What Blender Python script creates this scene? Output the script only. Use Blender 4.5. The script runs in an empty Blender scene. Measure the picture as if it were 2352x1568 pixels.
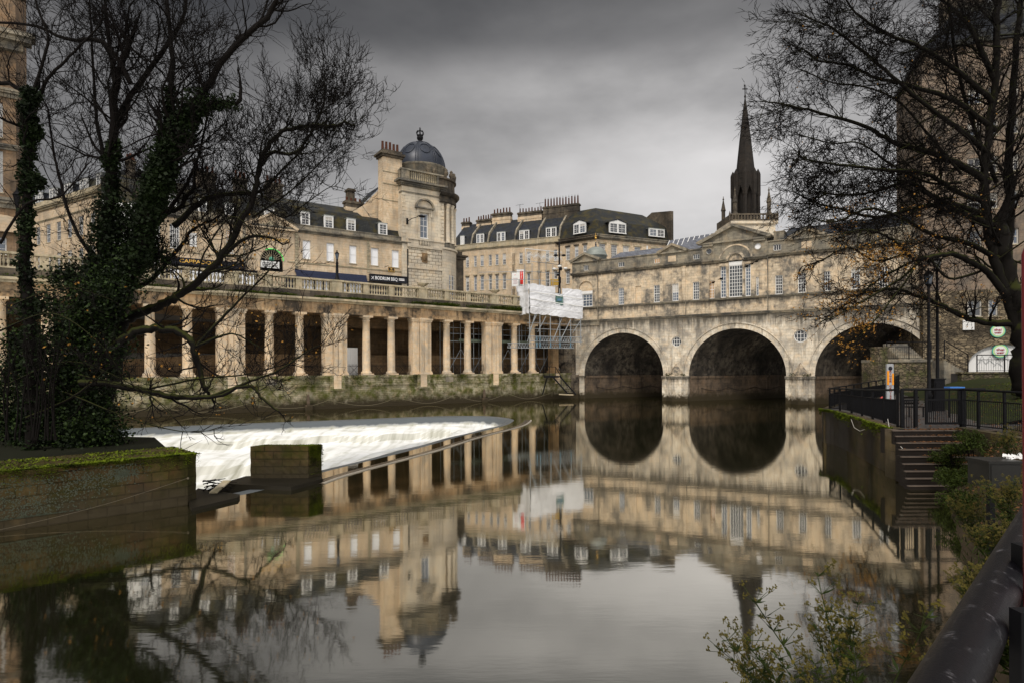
import bpy, math, random
from mathutils import Vector
from mathutils.geometry import tessellate_polygon
random.seed(7)
R=random.random
def U(a,b): return a+(b-a)*random.random()
scene=bpy.context.scene
COL=scene.collection
# ---------------------------------------------------------------- camera geometry (survey of the place)
F=1425.; CX=1176.; CY=846.; CH=4.; ROLL=.0043
def ray(x,y):
    dx=x-CX; dy=CY-y
    return (dx+dy*ROLL, F, dy-dx*ROLL)
def atY(x,y,Y):
    r=ray(x,y); return (r[0]*Y/F, Y, CH+r[2]*Y/F)
def onz(x,y,z):
    r=ray(x,y); k=(z-CH)/r[2]; return (r[0]*k, F*k, z)
class Frame:
    """vertical survey plane: origin, horizontal direction t; local x along t, local y into the building, z up"""
    def __init__(s,ox,oy,tx,ty):
        l=math.hypot(tx,ty); s.o=(ox,oy); s.t=(tx/l,ty/l); s.n=(-ty/l,tx/l); s.rz=math.atan2(ty,tx)
    def sz(s,x,y,d=0.):
        r=ray(x,y); nx,ny=s.n
        k=(s.o[0]*nx+s.o[1]*ny+d)/(r[0]*nx+r[1]*ny)
        X=r[0]*k; Y=r[1]*k
        return ((X-s.o[0])*s.t[0]+(Y-s.o[1])*s.t[1], CH+r[2]*k)
    def w(s,a,d,z): return (s.o[0]+s.t[0]*a+s.n[0]*d, s.o[1]+s.t[1]*a+s.n[1]*d, z)
BR=Frame(9.34,83.2,.830,-.558)
CO=Frame(6.43,82.6,.788,.616)
MK=Frame(-24.7,76,.824,.566)
WORLD=Frame(0,0,1,0)
# ---------------------------------------------------------------- objects
ROOT={}
def root(name,label,cat,fr=WORLD,s=0,d=0,z=0,group=None,kind=None):
    o=bpy.data.objects.new(name,None); COL.objects.link(o)
    o.location=fr.w(s,d,z); o.rotation_euler=(0,0,fr.rz); o.empty_display_size=.3
    ROOT[o.name]=(s,d,z)
    tag(o,label,cat,group,kind)
    return o
def tag(o,label=None,cat=None,group=None,kind=None):
    if label: o['label']=label
    if cat: o['category']=cat
    if group: o['group']=group
    if kind: o['kind']=kind
    return o
def off(o):
    while o.parent: o=o.parent
    return ROOT[o.name]
class MB:
    def __init__(s): s.v=[]; s.f=[]; s.sm=[]
    def add(s,vs,fs,smooth=False):
        b=len(s.v); s.v.extend(vs)
        for f in fs: s.f.append(tuple(i+b for i in f)); s.sm.append(smooth)
    def box(s,x0,x1,y0,y1,z0,z1):
        if x0>x1:x0,x1=x1,x0
        if y0>y1:y0,y1=y1,y0
        if z0>z1:z0,z1=z1,z0
        s.add([(x0,y0,z0),(x1,y0,z0),(x1,y1,z0),(x0,y1,z0),(x0,y0,z1),(x1,y0,z1),(x1,y1,z1),(x0,y1,z1)],
              [(0,3,2,1),(4,5,6,7),(0,1,5,4),(1,2,6,5),(2,3,7,6),(3,0,4,7)]); return s
    def face(s,*p): s.add(list(p),[tuple(range(len(p)))]); return s
    def prism(s,poly,y0,y1):
        """poly in (x,z) anticlockwise seen from the front, extruded y0..y1"""
        n=len(poly)
        tr=tessellate_polygon([[Vector((a,b,0)) for a,b in poly]])
        vs=[(a,y0,b) for a,b in poly]+[(a,y1,b) for a,b in poly]
        fs=[]
        for t in tr: fs.append(t); fs.append((t[2]+n,t[1]+n,t[0]+n))
        for i in range(n):
            j=(i+1)%n; fs.append((i,j,j+n,i+n))
        s.add(vs,fs); return s
    def slab(s,poly,z0,z1):
        """poly in (x,y), z0..z1"""
        n=len(poly)
        tr=tessellate_polygon([[Vector((a,b,0)) for a,b in poly]])
        vs=[(a,b,z0) for a,b in poly]+[(a,b,z1) for a,b in poly]
        fs=[]
        for t in tr: fs.append((t[2],t[1],t[0])); fs.append((t[0]+n,t[1]+n,t[2]+n))
        for i in range(n):
            j=(i+1)%n; fs.append((i,j,j+n,i+n))
        s.add(vs,fs); return s
    def wall(s,outline,holes=(),y=0.,reveal=.25):
        polys=[[Vector((a,b,0)) for a,b in outline]]+[[Vector((a,b,0)) for a,b in h] for h in holes]
        flat=[p for q in polys for p in q]
        tr=tessellate_polygon(polys)
        s.add([(p.x,y,p.y) for p in flat],[tuple(t) for t in tr])
        for h in holes:
            n=len(h); vs=[(a,y,b) for a,b in h]+[(a,y+reveal,b) for a,b in h]
            s.add(vs,[(i,(i+1)%n,(i+1)%n+n,i+n) for i in range(n)])
        return s
    def lathe(s,cx,cy,prof,n=12,a0=0.,a1=2*math.pi,smooth=True):
        full=abs(a1-a0-2*math.pi)<1e-6; m=n if full else n+1
        vs=[]
        for r,z in prof:
            for i in range(m):
                a=a0+(a1-a0)*i/n; vs.append((cx+r*math.cos(a),cy+r*math.sin(a),z))
        fs=[]
        for k in range(len(prof)-1):
            for i in range(n):
                j=(i+1)%m; fs.append((k*m+i,k*m+j,(k+1)*m+j,(k+1)*m+i))
        s.add(vs,fs,smooth); return s
    def tube(s,pts,rad,n=5,smooth=True,cap=False):
        if not hasattr(rad,'__len__'): rad=[rad]*len(pts)
        vs=[]; N=len(pts); px=None
        for i,p in enumerate(pts):
            a=pts[max(0,i-1)]; b=pts[min(N-1,i+1)]
            dx,dy,dz=b[0]-a[0],b[1]-a[1],b[2]-a[2]
            l=math.sqrt(dx*dx+dy*dy+dz*dz) or 1; dx/=l;dy/=l;dz/=l
            if px is None:
                px=(0,0,1) if abs(dz)<.8 else (1,0,0)
            ux=px[1]*dz-px[2]*dy; uy=px[2]*dx-px[0]*dz; uz=px[0]*dy-px[1]*dx
            l=math.sqrt(ux*ux+uy*uy+uz*uz) or 1; ux/=l;uy/=l;uz/=l
            wx=dy*uz-dz*uy; wy=dz*ux-dx*uz; wz=dx*uy-dy*ux
            px=(wx,wy,wz)
            r=rad[i]
            for k in range(n):
                c=math.cos(2*math.pi*k/n)*r; q=math.sin(2*math.pi*k/n)*r
                vs.append((p[0]+ux*c+wx*q,p[1]+uy*c+wy*q,p[2]+uz*c+wz*q))
        fs=[]
        for i in range(N-1):
            for k in range(n):
                j=(k+1)%n; fs.append((i*n+k,i*n+j,(i+1)*n+j,(i+1)*n+k))
        if cap: fs.append(tuple(range(n-1,-1,-1))); fs.append(tuple((N-1)*n+k for k in range(n)))
        s.add(vs,fs,smooth); return s
    def ball(s,c,r,n=10,m=6,sq=(1,1,1)):
        prof=[(r*math.sin(math.pi*i/m),-r*math.cos(math.pi*i/m)) for i in range(m+1)]
        b=MB(); b.lathe(0,0,prof,n)
        s.add([(c[0]+v[0]*sq[0],c[1]+v[1]*sq[1],c[2]+v[2]*sq[2]) for v in b.v],b.f,True); return s
    def build(s,name,mat,parent=None,shift=True):
        me=bpy.data.meshes.new(name)
        if parent is not None and shift:
            ox,oy,oz=off(parent)
            me.from_pydata([(a-ox,b-oy,c-oz) for a,b,c in s.v],[],s.f)
        else: me.from_pydata(s.v,[],s.f)
        me.polygons.foreach_set('use_smooth',s.sm)
        me.materials.append(mat); me.update()
        o=bpy.data.objects.new(name,me); COL.objects.link(o)
        if parent is not None: o.parent=parent
        return o
    def solo(s,name,mat,label=None,cat=None,group=None,kind=None,fr=WORLD):
        """one mesh thing in frame coordinates, origin at the middle of its base"""
        xs=[v[0] for v in s.v]; ys=[v[1] for v in s.v]; z=min(v[2] for v in s.v)
        cx=(min(xs)+max(xs))/2; cy=(min(ys)+max(ys))/2
        s.v=[(a-cx,b-cy,c-z) for a,b,c in s.v]
        o=s.build(name,mat); o.location=fr.w(cx,cy,z); o.rotation_euler=(0,0,fr.rz)
        return tag(o,label,cat,group,kind)
def text_mb(txt,size,depth=.01,fit=None):
    cu=bpy.data.curves.new('lettering','FONT'); cu.body=txt; cu.size=size; cu.extrude=depth; cu.align_x='CENTER'; cu.align_y='CENTER'
    cu.resolution_u=3; cu.offset=size*.012
    o=bpy.data.objects.new('lettering',cu); COL.objects.link(o)
    bpy.context.view_layer.update()
    me=o.evaluated_get(bpy.context.evaluated_depsgraph_get()).to_mesh()
    vs=[tuple(v.co) for v in me.vertices]; fs=[tuple(p.vertices) for p in me.polygons]
    o.to_mesh_clear(); bpy.data.objects.remove(o); bpy.data.curves.remove(cu)
    if fit and vs:
        w=max(v[0] for v in vs)-min(v[0] for v in vs); k=fit/w
        vs=[(v[0]*k,v[1],v[2]) for v in vs]
    return vs,fs
def put_text(mb,txt,size,s,z,y,fit=None,slope=0):
    vs,fs=text_mb(txt,size,.01,fit)
    mb.add([(s+v[0],y-v[2],z+v[1]) for v in vs],fs)
def arc(cx,cz,r,a0,a1,n):
    return [(cx+r*math.cos(math.radians(a0+(a1-a0)*i/n)),cz+r*math.sin(math.radians(a0+(a1-a0)*i/n))) for i in range(n+1)]
def rect(a,b,c,d): return [(a,c),(b,c),(b,d),(a,d)]
# ---------------------------------------------------------------- materials
def newmat(name):
    m=bpy.data.materials.new(name); m.use_nodes=True
    nt=m.node_tree; b=nt.nodes['Principled BSDF']
    return m,nt,b
def N(nt,t,**k):
    n=nt.nodes.new(t)
    for a,v in k.items():
        if a in n.inputs: n.inputs[a].default_value=v
        else: setattr(n,a,v)
    return n
def link(nt,a,b): nt.links.new(a,b)
def C4(c): return (c[0],c[1],c[2],1)
def mixc(nt,fac,a,b,mode='MIX'):
    n=nt.nodes.new('ShaderNodeMix'); n.data_type='RGBA'; n.blend_type=mode
    for sock,v in ((0,fac),(6,a),(7,b)):
        if isinstance(v,(int,float)): n.inputs[sock].default_value=v
        elif isinstance(v,tuple): n.inputs[sock].default_value=C4(v)
        else: link(nt,v,n.inputs[sock])
    return n.outputs[2]
def mth(nt,op,a,b=0.,c=0.):
    n=nt.nodes.new('ShaderNodeMath'); n.operation=op
    for i,v in enumerate((a,b,c)):
        if isinstance(v,(int,float)): n.inputs[i].default_value=v
        else: link(nt,v,n.inputs[i])
    return n.outputs[0]
def ramp(nt,fac,p0,p1,c0=(0,0,0),c1=(1,1,1)):
    n=nt.nodes.new('ShaderNodeValToRGB'); e=n.color_ramp.elements
    e[0].position=p0; e[1].position=p1; e[0].color=C4(c0); e[1].color=C4(c1)
    link(nt,fac,n.inputs[0]); return n.outputs[0]
def coords(nt,scale=(1,1,1),flat=False,rot=(0,0,0)):
    tc=nt.nodes.new('ShaderNodeTexCoord'); src=tc.outputs['Object']
    if flat:
        sp=N(nt,'ShaderNodeSeparateXYZ'); link(nt,src,sp.inputs[0])
        cb=N(nt,'ShaderNodeCombineXYZ'); link(nt,mth(nt,'ADD',sp.outputs[0],sp.outputs[1]),cb.inputs[0]); link(nt,sp.outputs[2],cb.inputs[1])
        src=cb.outputs[0]
    mp=N(nt,'ShaderNodeMapping'); mp.inputs['Scale'].default_value=scale; mp.inputs['Rotation'].default_value=rot
    link(nt,src,mp.inputs[0]); return mp.outputs[0]
def noise(nt,vec,scale,detail=4,rough=.6):
    n=N(nt,'ShaderNodeTexNoise'); n.inputs['Scale'].default_value=scale; n.inputs['Detail'].default_value=detail; n.inputs['Roughness'].default_value=rough
    link(nt,vec,n.inputs['Vector']); return n.outputs['Fac']
def bump(nt,b,h,strength=.3,dist=.05):
    n=N(nt,'ShaderNodeBump'); n.inputs['Strength'].default_value=strength; n.inputs['Distance'].default_value=dist
    link(nt,h,n.inputs['Height']); link(nt,n.outputs[0],b.inputs['Normal'])
def plain(name,c,rough=.6,metal=0.,var=.25,sc=3.,emit=0):
    m,nt,b=newmat(name)
    v=coords(nt); f=noise(nt,v,sc)
    col=mixc(nt,f,tuple(x*(1-var) for x in c),tuple(min(1,x*(1+var)) for x in c))
    link(nt,col,b.inputs['Base Color']); b.inputs['Roughness'].default_value=rough; b.inputs['Metallic'].default_value=metal
    if emit: b.inputs['Emission Color'].default_value=C4(c); b.inputs['Emission Strength'].default_value=emit
    return m
def stone(name,base=(.42,.33,.21),alt=(.30,.25,.18),grey=(.20,.185,.16),bw=.9,bh=.32,mortar=.012,soot=.5,streak=.35,moss=0.,mossc=(.10,.12,.025),damp=None,bumps=.35,stain_scale=.35,pale=(.52,.45,.33),runs=(),warm=None):
    warm=warm or tuple(x*y for x,y in zip(base,(1.12,.98,.82)))
    m,nt,b=newmat(name)
    fv=coords(nt,flat=True); v=coords(nt)
    br=N(nt,'ShaderNodeTexBrick'); br.inputs['Scale'].default_value=1; br.inputs['Brick Width'].default_value=bw; br.inputs['Row Height'].default_value=bh
    br.inputs['Mortar Size'].default_value=mortar; br.inputs['Bias'].default_value=0; br.inputs['Mortar Smooth'].default_value=.3
    br.inputs['Color1'].default_value=C4(base); br.inputs['Color2'].default_value=C4(alt)
    br.inputs['Mortar'].default_value=C4(tuple(x*.45 for x in alt))
    link(nt,fv,br.inputs['Vector'])
    big=noise(nt,v,stain_scale,6,.62); mid=noise(nt,v,stain_scale*5,5,.65)
    sv=coords(nt,(1.,1.,.14)); st=noise(nt,sv,1.5,5,.65); st2=noise(nt,sv,4.5,4,.6)
    col=mixc(nt,ramp(nt,mid,.42,.72),br.outputs['Color'],pale)
    # sooty weathered patches and rain streaks: marks of the stone itself
    wn=noise(nt,v,stain_scale*2.2+.31,4,.6); col=mixc(nt,mth(nt,'MULTIPLY',ramp(nt,wn,.5,.62),.45),col,warm)
    s1=mth(nt,'MULTIPLY',ramp(nt,mth(nt,'ADD',mth(nt,'MULTIPLY',big,.65),mth(nt,'MULTIPLY',mid,.35)),.46,.58),soot)
    col=mixc(nt,s1,col,grey)
    s2=mth(nt,'MULTIPLY',ramp(nt,st,.52,.74),streak)
    col=mixc(nt,s2,col,tuple(x*.42 for x in grey))
    s3=mth(nt,'MULTIPLY',ramp(nt,st2,.55,.8),streak*.7)
    col=mixc(nt,s3,col,tuple(x*.7 for x in grey))
    if runs:
        sp0=N(nt,'ShaderNodeSeparateXYZ'); link(nt,v,sp0.inputs[0])
        sr=noise(nt,coords(nt,(1.,1.,.05)),2.6,5,.7)
        for z0,ln in runs:   # water runs below ledges
            dd=mth(nt,'SUBTRACT',z0,sp0.outputs[2]); a_=ramp(nt,mth(nt,'DIVIDE',dd,ln),0.,1.,(1,1,1),(0,0,0)); b_=mth(nt,'GREATER_THAN',dd,0.)
            k_=ramp(nt,mth(nt,'ADD',mth(nt,'MULTIPLY',a_,.55),mth(nt,'MULTIPLY',sr,.75)),.62,.86)
            col=mixc(nt,mth(nt,'MULTIPLY',mth(nt,'MULTIPLY',k_,b_),.85),col,(.035,.032,.026))
    if moss:
        mv=noise(nt,v,1.1,6,.7); mm=mth(nt,'MULTIPLY',ramp(nt,mv,.38,.62),moss)
        mc=mixc(nt,noise(nt,v,6,3),mossc,tuple(x*.35 for x in mossc))
        col=mixc(nt,mm,col,mc)
    if damp:
        sp=N(nt,'ShaderNodeSeparateXYZ'); link(nt,v,sp.inputs[0])
        zz=mth(nt,'ADD',sp.outputs[2],mth(nt,'MULTIPLY',mth(nt,'SUBTRACT',mid,.5),1.6))
        w=ramp(nt,mth(nt,'DIVIDE',zz,10.),(damp[0])/10.,(damp[1])/10.,(1,1,1),(0,0,0))
        col=mixc(nt,w,col,(.035,.028,.016))
    link(nt,col,b.inputs['Base Color']); b.inputs['Roughness'].default_value=.88
    h=mth(nt,'ADD',mth(nt,'MULTIPLY',br.outputs['Fac'],-1.),mth(nt,'MULTIPLY',mid,.8))
    bump(nt,b,h,bumps,.04)
    return m
def rubble(name,c1=(.30,.24,.16),c2=(.13,.11,.08),sc=2.4,moss=0.,sq=(1,1,2.2)):
    m,nt,b=newmat(name)
    v=coords(nt,sq); w=noise(nt,coords(nt),3,3)
    vv=N(nt,'ShaderNodeVectorMath'); vv.operation='ADD'; link(nt,v,vv.inputs[0])
    sc3=N(nt,'ShaderNodeVectorMath'); sc3.operation='SCALE'; sc3.inputs[0].default_value=(1,1,1); link(nt,mth(nt,'MULTIPLY',w,.3),sc3.inputs['Scale']); link(nt,sc3.outputs[0],vv.inputs[1])
    vo=N(nt,'ShaderNodeTexVoronoi'); vo.inputs['Scale'].default_value=sc; link(nt,vv.outputs[0],vo.inputs['Vector'])
    ve=N(nt,'ShaderNodeTexVoronoi'); ve.feature='DISTANCE_TO_EDGE'; ve.inputs['Scale'].default_value=sc; link(nt,vv.outputs[0],ve.inputs['Vector'])
    sp=N(nt,'ShaderNodeSeparateColor'); link(nt,vo.outputs['Color'],sp.inputs[0])
    col=mixc(nt,sp.outputs[0],c1,c2)
    col=mixc(nt,ramp(nt,noise(nt,coords(nt),.5,5,.65),.4,.62),col,tuple(x*.6 for x in c2))
    if moss: col=mixc(nt,mth(nt,'MULTIPLY',ramp(nt,noise(nt,coords(nt),1.2,5,.7),.45,.62),moss),col,(.06,.075,.015))
    e=ramp(nt,ve.outputs['Distance'],.0,.09)
    col=mixc(nt,e,(.03,.025,.018),col)
    link(nt,col,b.inputs['Base Color']); b.inputs['Roughness'].default_value=.9
    bump(nt,b,e,.8,.06); return m
def slate(name,c=(.045,.055,.075),moss=.5,bw=.35,bh=.22,mc=(.10,.085,.015)):
    m,nt,b=newmat(name)
    fv=coords(nt,flat=True); v=coords(nt)
    br=N(nt,'ShaderNodeTexBrick'); br.inputs['Scale'].default_value=1; br.inputs['Brick Width'].default_value=bw; br.inputs['Row Height'].default_value=bh
    br.inputs['Mortar Size'].default_value=.012; br.inputs['Color1'].default_value=C4(c); br.inputs['Color2'].default_value=C4(tuple(x*.6 for x in c)); br.inputs['Mortar'].default_value=C4(tuple(x*.25 for x in c))
    link(nt,fv,br.inputs['Vector'])
    col=mixc(nt,mth(nt,'MULTIPLY',ramp(nt,noise(nt,v,.7,6,.7),.47,.66),moss),br.outputs['Color'],mc)
    link(nt,col,b.inputs['Base Color']); b.inputs['Roughness'].default_value=.6
    bump(nt,b,br.outputs['Fac'],-.4,.03); return m
def glassm(name,c=(.03,.035,.04),rough=.08,lit=0):
    m,nt,b=newmat(name); f=noise(nt,coords(nt),.8,3)
    link(nt,mixc(nt,f,tuple(x*.5 for x in c),tuple(x*1.6 for x in c)),b.inputs['Base Color'])
    b.inputs['Roughness'].default_value=rough; b.inputs['Specular IOR Level'].default_value=.7
    if lit: b.inputs['Emission Color'].default_value=(1,.55,.2,1); b.inputs['Emission Strength'].default_value=lit
    return m
def barkm(name,c=(.02,.016,.012),moss=0.,mc=(.07,.08,.01)):
    m,nt,b=newmat(name); v=coords(nt,(1,1,.35)); n1=noise(nt,v,7,5,.7)
    col=mixc(nt,n1,tuple(x*.5 for x in c),tuple(x*1.7 for x in c))
    if moss:
        g=N(nt,'ShaderNodeNewGeometry'); sp=N(nt,'ShaderNodeSeparateXYZ'); link(nt,g.outputs['Normal'],sp.inputs[0])
        up=ramp(nt,mth(nt,'ADD',sp.outputs[2],mth(nt,'SUBTRACT',noise(nt,coords(nt),2.5,4),.5)),.1,.5)
        col=mixc(nt,mth(nt,'MULTIPLY',up,moss),col,mc)
    link(nt,col,b.inputs['Base Color']); b.inputs['Roughness'].default_value=.9
    bump(nt,b,n1,.6,.03); return m
def leafm(name,c1,c2,rough=.5,sc=1.3):
    m,nt,b=newmat(name); v=coords(nt)
    oi=noise(nt,v,sc,5,.75)
    link(nt,mixc(nt,ramp(nt,oi,.35,.65),c1,c2),b.inputs['Base Color']); b.inputs['Roughness'].default_value=rough
    return m
M=dict(
 bath=stone('bath_stone',(.62,.475,.31),(.50,.385,.255),(.24,.205,.16),soot=.5,streak=.4,pale=(.74,.62,.45),warm=(.62,.44,.27)),
 bridge=stone('bridge_stone',(.60,.52,.40),(.43,.38,.30),(.13,.122,.11),bw=.85,bh=.34,soot=.7,streak=.9,damp=(.45,1.0),pale=(.80,.74,.62),stain_scale=.42,runs=((10.1,2.6),(3.0,1.5)),warm=(.56,.43,.28)),
 bridge_up=stone('bridge_upper_stone',(.57,.475,.345),(.40,.34,.255),(.115,.108,.095),bw=.8,bh=.32,soot=.95,streak=.6,pale=(.66,.52,.35),stain_scale=.45,runs=((11.95,1.3),(16.4,.7))),
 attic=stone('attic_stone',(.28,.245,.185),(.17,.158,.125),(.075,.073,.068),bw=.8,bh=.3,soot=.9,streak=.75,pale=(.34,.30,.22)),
 tower=stone('gallery_stone',(.60,.52,.39),(.50,.44,.335),(.26,.235,.20),bw=1.1,bh=.42,soot=.5,streak=.4,pale=(.68,.60,.47),mortar=.018),
 sooty=stone('sooty_stone',(.10,.083,.064),(.065,.056,.046),(.022,.021,.02),soot=.8,streak=.6,pale=(.22,.18,.12)),
 colm=stone('column_stone',(.60,.46,.30),(.50,.375,.24),(.25,.235,.20),bw=3,bh=1.15,mortar=.006,soot=.55,streak=.5,pale=(.68,.57,.42),bumps=.12,stain_scale=.6),
 entab=stone('entablature_stone',(.50,.34,.19),(.30,.22,.14),(.055,.048,.04),bw=1.2,bh=.5,soot=.95,streak=.95,pale=(.62,.45,.26),mortar=.005),
 balus=stone('balustrade_stone',(.50,.43,.31),(.40,.345,.25),(.15,.138,.105),bw=1.4,bh=.6,soot=.6,streak=.55,pale=(.52,.43,.28),moss=.25,mortar=.004),
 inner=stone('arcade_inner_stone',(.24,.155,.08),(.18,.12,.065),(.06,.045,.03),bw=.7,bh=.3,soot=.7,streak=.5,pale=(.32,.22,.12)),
 rwall=stone('river_wall_stone',(.42,.36,.24),(.22,.19,.12),(.055,.052,.032),bw=.55,bh=.2,mortar=.016,soot=.6,streak=.5,moss=.95,mossc=(.085,.10,.010),damp=(.5,1.5),bumps=.8,pale=(.66,.60,.46)),
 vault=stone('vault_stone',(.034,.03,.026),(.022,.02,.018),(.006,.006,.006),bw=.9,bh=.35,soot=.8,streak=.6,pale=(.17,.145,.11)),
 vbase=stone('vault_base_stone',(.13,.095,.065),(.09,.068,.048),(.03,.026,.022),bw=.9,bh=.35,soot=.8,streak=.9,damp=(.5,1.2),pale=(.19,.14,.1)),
 lockw=stone('lock_wall_stone',(.075,.042,.018),(.032,.02,.010),(.005,.005,.003),bw=.62,bh=.27,mortar=.016,soot=.75,streak=.6,moss=.75,mossc=(.036,.042,.005),damp=(.2,.9),bumps=1.2,pale=(.12,.085,.04)),
 rub=rubble('rubble_stone',(.34,.27,.17),(.085,.07,.05),2.2), rubm=rubble('mossy_rubble_stone',(.26,.2,.13),(.10,.085,.06),2.2,.6),
 slate=slate('slate_roof',(.03,.035,.045),moss=.35,mc=(.05,.042,.012)), slatem=slate('mossy_slate_roof',(.028,.03,.03),.65,mc=(.075,.058,.012)), slated=slate('dark_slate',(.028,.032,.04),.3), slatel=slate('pale_slate',(.16,.17,.20),.1),
 lead=plain('lead_roof',(.22,.24,.22),.5,.2,.35,1.), domeb=plain('blue_lead_dome',(.013,.018,.03),.42,.2,.75,.9),
 white=plain('white_paint',(.66,.66,.64),.5,var=.08), glass=glassm('window_glass'), glassb=glassm('blue_window_glass',(.07,.09,.12),.15),
 hotel=stone('hotel_stone',(.24,.16,.095),(.19,.13,.08),(.06,.05,.04),soot=.8,streak=.7,pale=(.28,.2,.13)),  # honey stone darkened overall: dimness of the left edge put into the colour
 glassd=glassm('dark_window_glass',(.012,.012,.013),.1), linen=plain('linen_blind',(.42,.40,.36),.8), oldrope=plain('weathered_rope',(.16,.14,.09),.9),
 glasslit=glassm('lit_window_glass',(.10,.06,.03),.15,.25), blind=plain('white_blind',(.78,.79,.80),.7,var=.05),
 weed=leafm('weed_leaf',(.022,.035,.005),(.085,.12,.012),.8,2.), pot=plain('terracotta',(.075,.03,.018),.8,var=.4), dark=plain('dark_interior',(.006,.006,.006),.9),
 black=plain('black_iron',(.006,.006,.007),.55,var=.4), fence=plain('black_railing_paint',(.006,.006,.007),.6,var=.8,sc=9),
 steel=plain('galvanised_steel',(.26,.28,.29),.5,.15,.3), bsteel=plain('blue_painted_steel',(.10,.17,.22),.5,.2),
 moss=leafm('moss',(.012,.018,.003),(.13,.17,.008),.9,2.2), ivyg=leafm('green_ivy_leaf',(.006,.012,.003),(.035,.06,.012),.6,.9), ivy=leafm('ivy_leaf',(.002,.004,.0015),(.012,.022,.005),.6,1.1),
 bark=barkm('dark_bark',(.004,.003,.0024)), barkm=barkm('mossy_bark',(.006,.005,.004),.6,(.035,.04,.006)), green=leafm('herb_leaf',(.008,.014,.002),(.035,.05,.006),.7,4),
 yleaf=leafm('autumn_leaf',(.17,.075,.018),(.34,.18,.03),.6,5), gold=plain('gold_lettering',(.65,.38,.07),.4,.3,.1),
 navy=plain('navy_awning',(.035,.042,.075),.7), bsign=plain('black_sign',(.018,.019,.024),.5), wletter=plain('white_lettering',(.85,.85,.85),.5,var=.02),
)
# ---------------------------------------------------------------- windows
WR=random.Random(99)
def sash(r,s0,s1,z0,z1,y=0.,nx=3,nz=4,rec=.16,fw=.07,bw=.035,pane='glass',sill=True,name='window',frame='white',mid=True,head=None):
    f=MB(); a,b=y+rec,y+rec+.06
    f.box(s0,s0+fw,a,b,z0,z1); f.box(s1-fw,s1,a,b,z0,z1)
    f.box(s0+fw,s1-fw,a,b,z0,z0+fw); f.box(s0+fw,s1-fw,a,b,z1-fw,z1)
    for i in range(1,nx):
        x=s0+fw+(s1-s0-2*fw)*i/nx; f.box(x-bw/2,x+bw/2,a+.01,b-.01,z0+fw,z1-fw)
    for i in range(1,nz):
        z=z0+fw+(z1-z0-2*fw)*i/nz; w=bw*1.6 if (mid and nz%2==0 and i==nz//2) else bw/2*1.4
        f.box(s0+fw,s1-fw,a+.012,b-.012,z-w/2,z+w/2)
    w=f.build(name,M[frame],r)
    if pane=='glass':
        q_=WR.random(); pane='glass' if q_<.5 else ('glassb' if q_<.72 else ('glassd' if q_<.97 else 'glasslit'))
        if WR.random()<.3 and z1-z0>1.2:
            c_=MB(); h_=(z1-z0)*WR.uniform(.15,.5); c_.face((s0+fw,b-.025,z1-fw-h_),(s1-fw,b-.025,z1-fw-h_),(s1-fw,b-.025,z1-fw),(s0+fw,b-.025,z1-fw)); c_.build('window_blind',M['linen'],w)
    p=MB(); p.face((s0+fw,b-.02,z0+fw),(s1-fw,b-.02,z0+fw),(s1-fw,b-.02,z1-fw),(s0+fw,b-.02,z1-fw)); p.build('pane',M[pane],w)
    if sill:
        q=MB(); q.box(s0-.06,s1+.06,y-.07,y+rec,z0-.09,z0-.003); q.build('sill',M['white' if sill=='w' else 'balus'],w)
    return w
def oculus(r,s,z,rad,y=0.,pane='glass',bars=True,ring='bridge_up'):
    f=MB(); n=24
    for i in range(n):
        a0=2*math.pi*i/n; a1=2*math.pi*(i+1)/n
        for ra,rb,yy in ((rad*.86,rad,y+.12),):
            f.face((s+ra*math.cos(a0),yy,z+ra*math.sin(a0)),(s+rb*math.cos(a0),yy,z+rb*math.sin(a0)),(s+rb*math.cos(a1),yy,z+rb*math.sin(a1)),(s+ra*math.cos(a1),yy,z+ra*math.sin(a1)))
    if bars:
        for k in (-.5,0,.5):
            h=math.sqrt(1-k*k)*rad*.9
            f.box(s+k*rad-.025,s+k*rad+.025,y+.1,y+.13,z-h,z+h)
        for k in (-.33,.33):
            h=math.sqrt(1-k*k)*rad*.9
            f.box(s-h,s+h,y+.105,y+.125,z+k*rad-.02,z+k*rad+.02)
    w=f.build('round_window',M['white'],r)
    p=MB(); p.add([(s+rad*.95*math.cos(2*math.pi*i/n),y+.15,z+rad*.95*math.sin(2*math.pi*i/n)) for i in range(n)],[tuple(range(n))]); p.build('pane',M[pane],w)
    g=MB(); n=28
    for i in range(n):
        a0=2*math.pi*i/n; a1=2*math.pi*(i+1)/n; ra,rb=rad*1.01,rad*1.32
        c=lambda q,a,yy:(s+q*math.cos(a),yy,z+q*math.sin(a))
        g.face(c(ra,a0,y-.06),c(rb,a0,y-.06),c(rb,a1,y-.06),c(ra,a1,y-.06)); g.face(c(rb,a0,y-.06),c(rb,a0,y+.01),c(rb,a1,y+.01),c(rb,a1,y-.06)); g.face(c(ra,a1,y-.06),c(ra,a1,y+.01),c(ra,a0,y+.01),c(ra,a0,y-.06))
    g.build('surround',M[ring],w)
def circ(s,z,r,n=24): return [(s+r*math.cos(2*math.pi*i/n),z+r*math.sin(2*math.pi*i/n)) for i in range(n)]
def cornice(mb,s0,s1,y,z,h=.35,p=.35,ends=True):
    """stepped string moulding with its top at z+h"""
    e=p if ends else 0
    mb.box(s0-e*.4,s1+e*.4,y-p*.4,y,z,z+h*.45); mb.box(s0-e*.8,s1+e*.8,y-p*.8,y,z+h*.45,z+h*.72); mb.box(s0-e,s1+e,y-p,y,z+h*.72,z+h)
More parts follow.
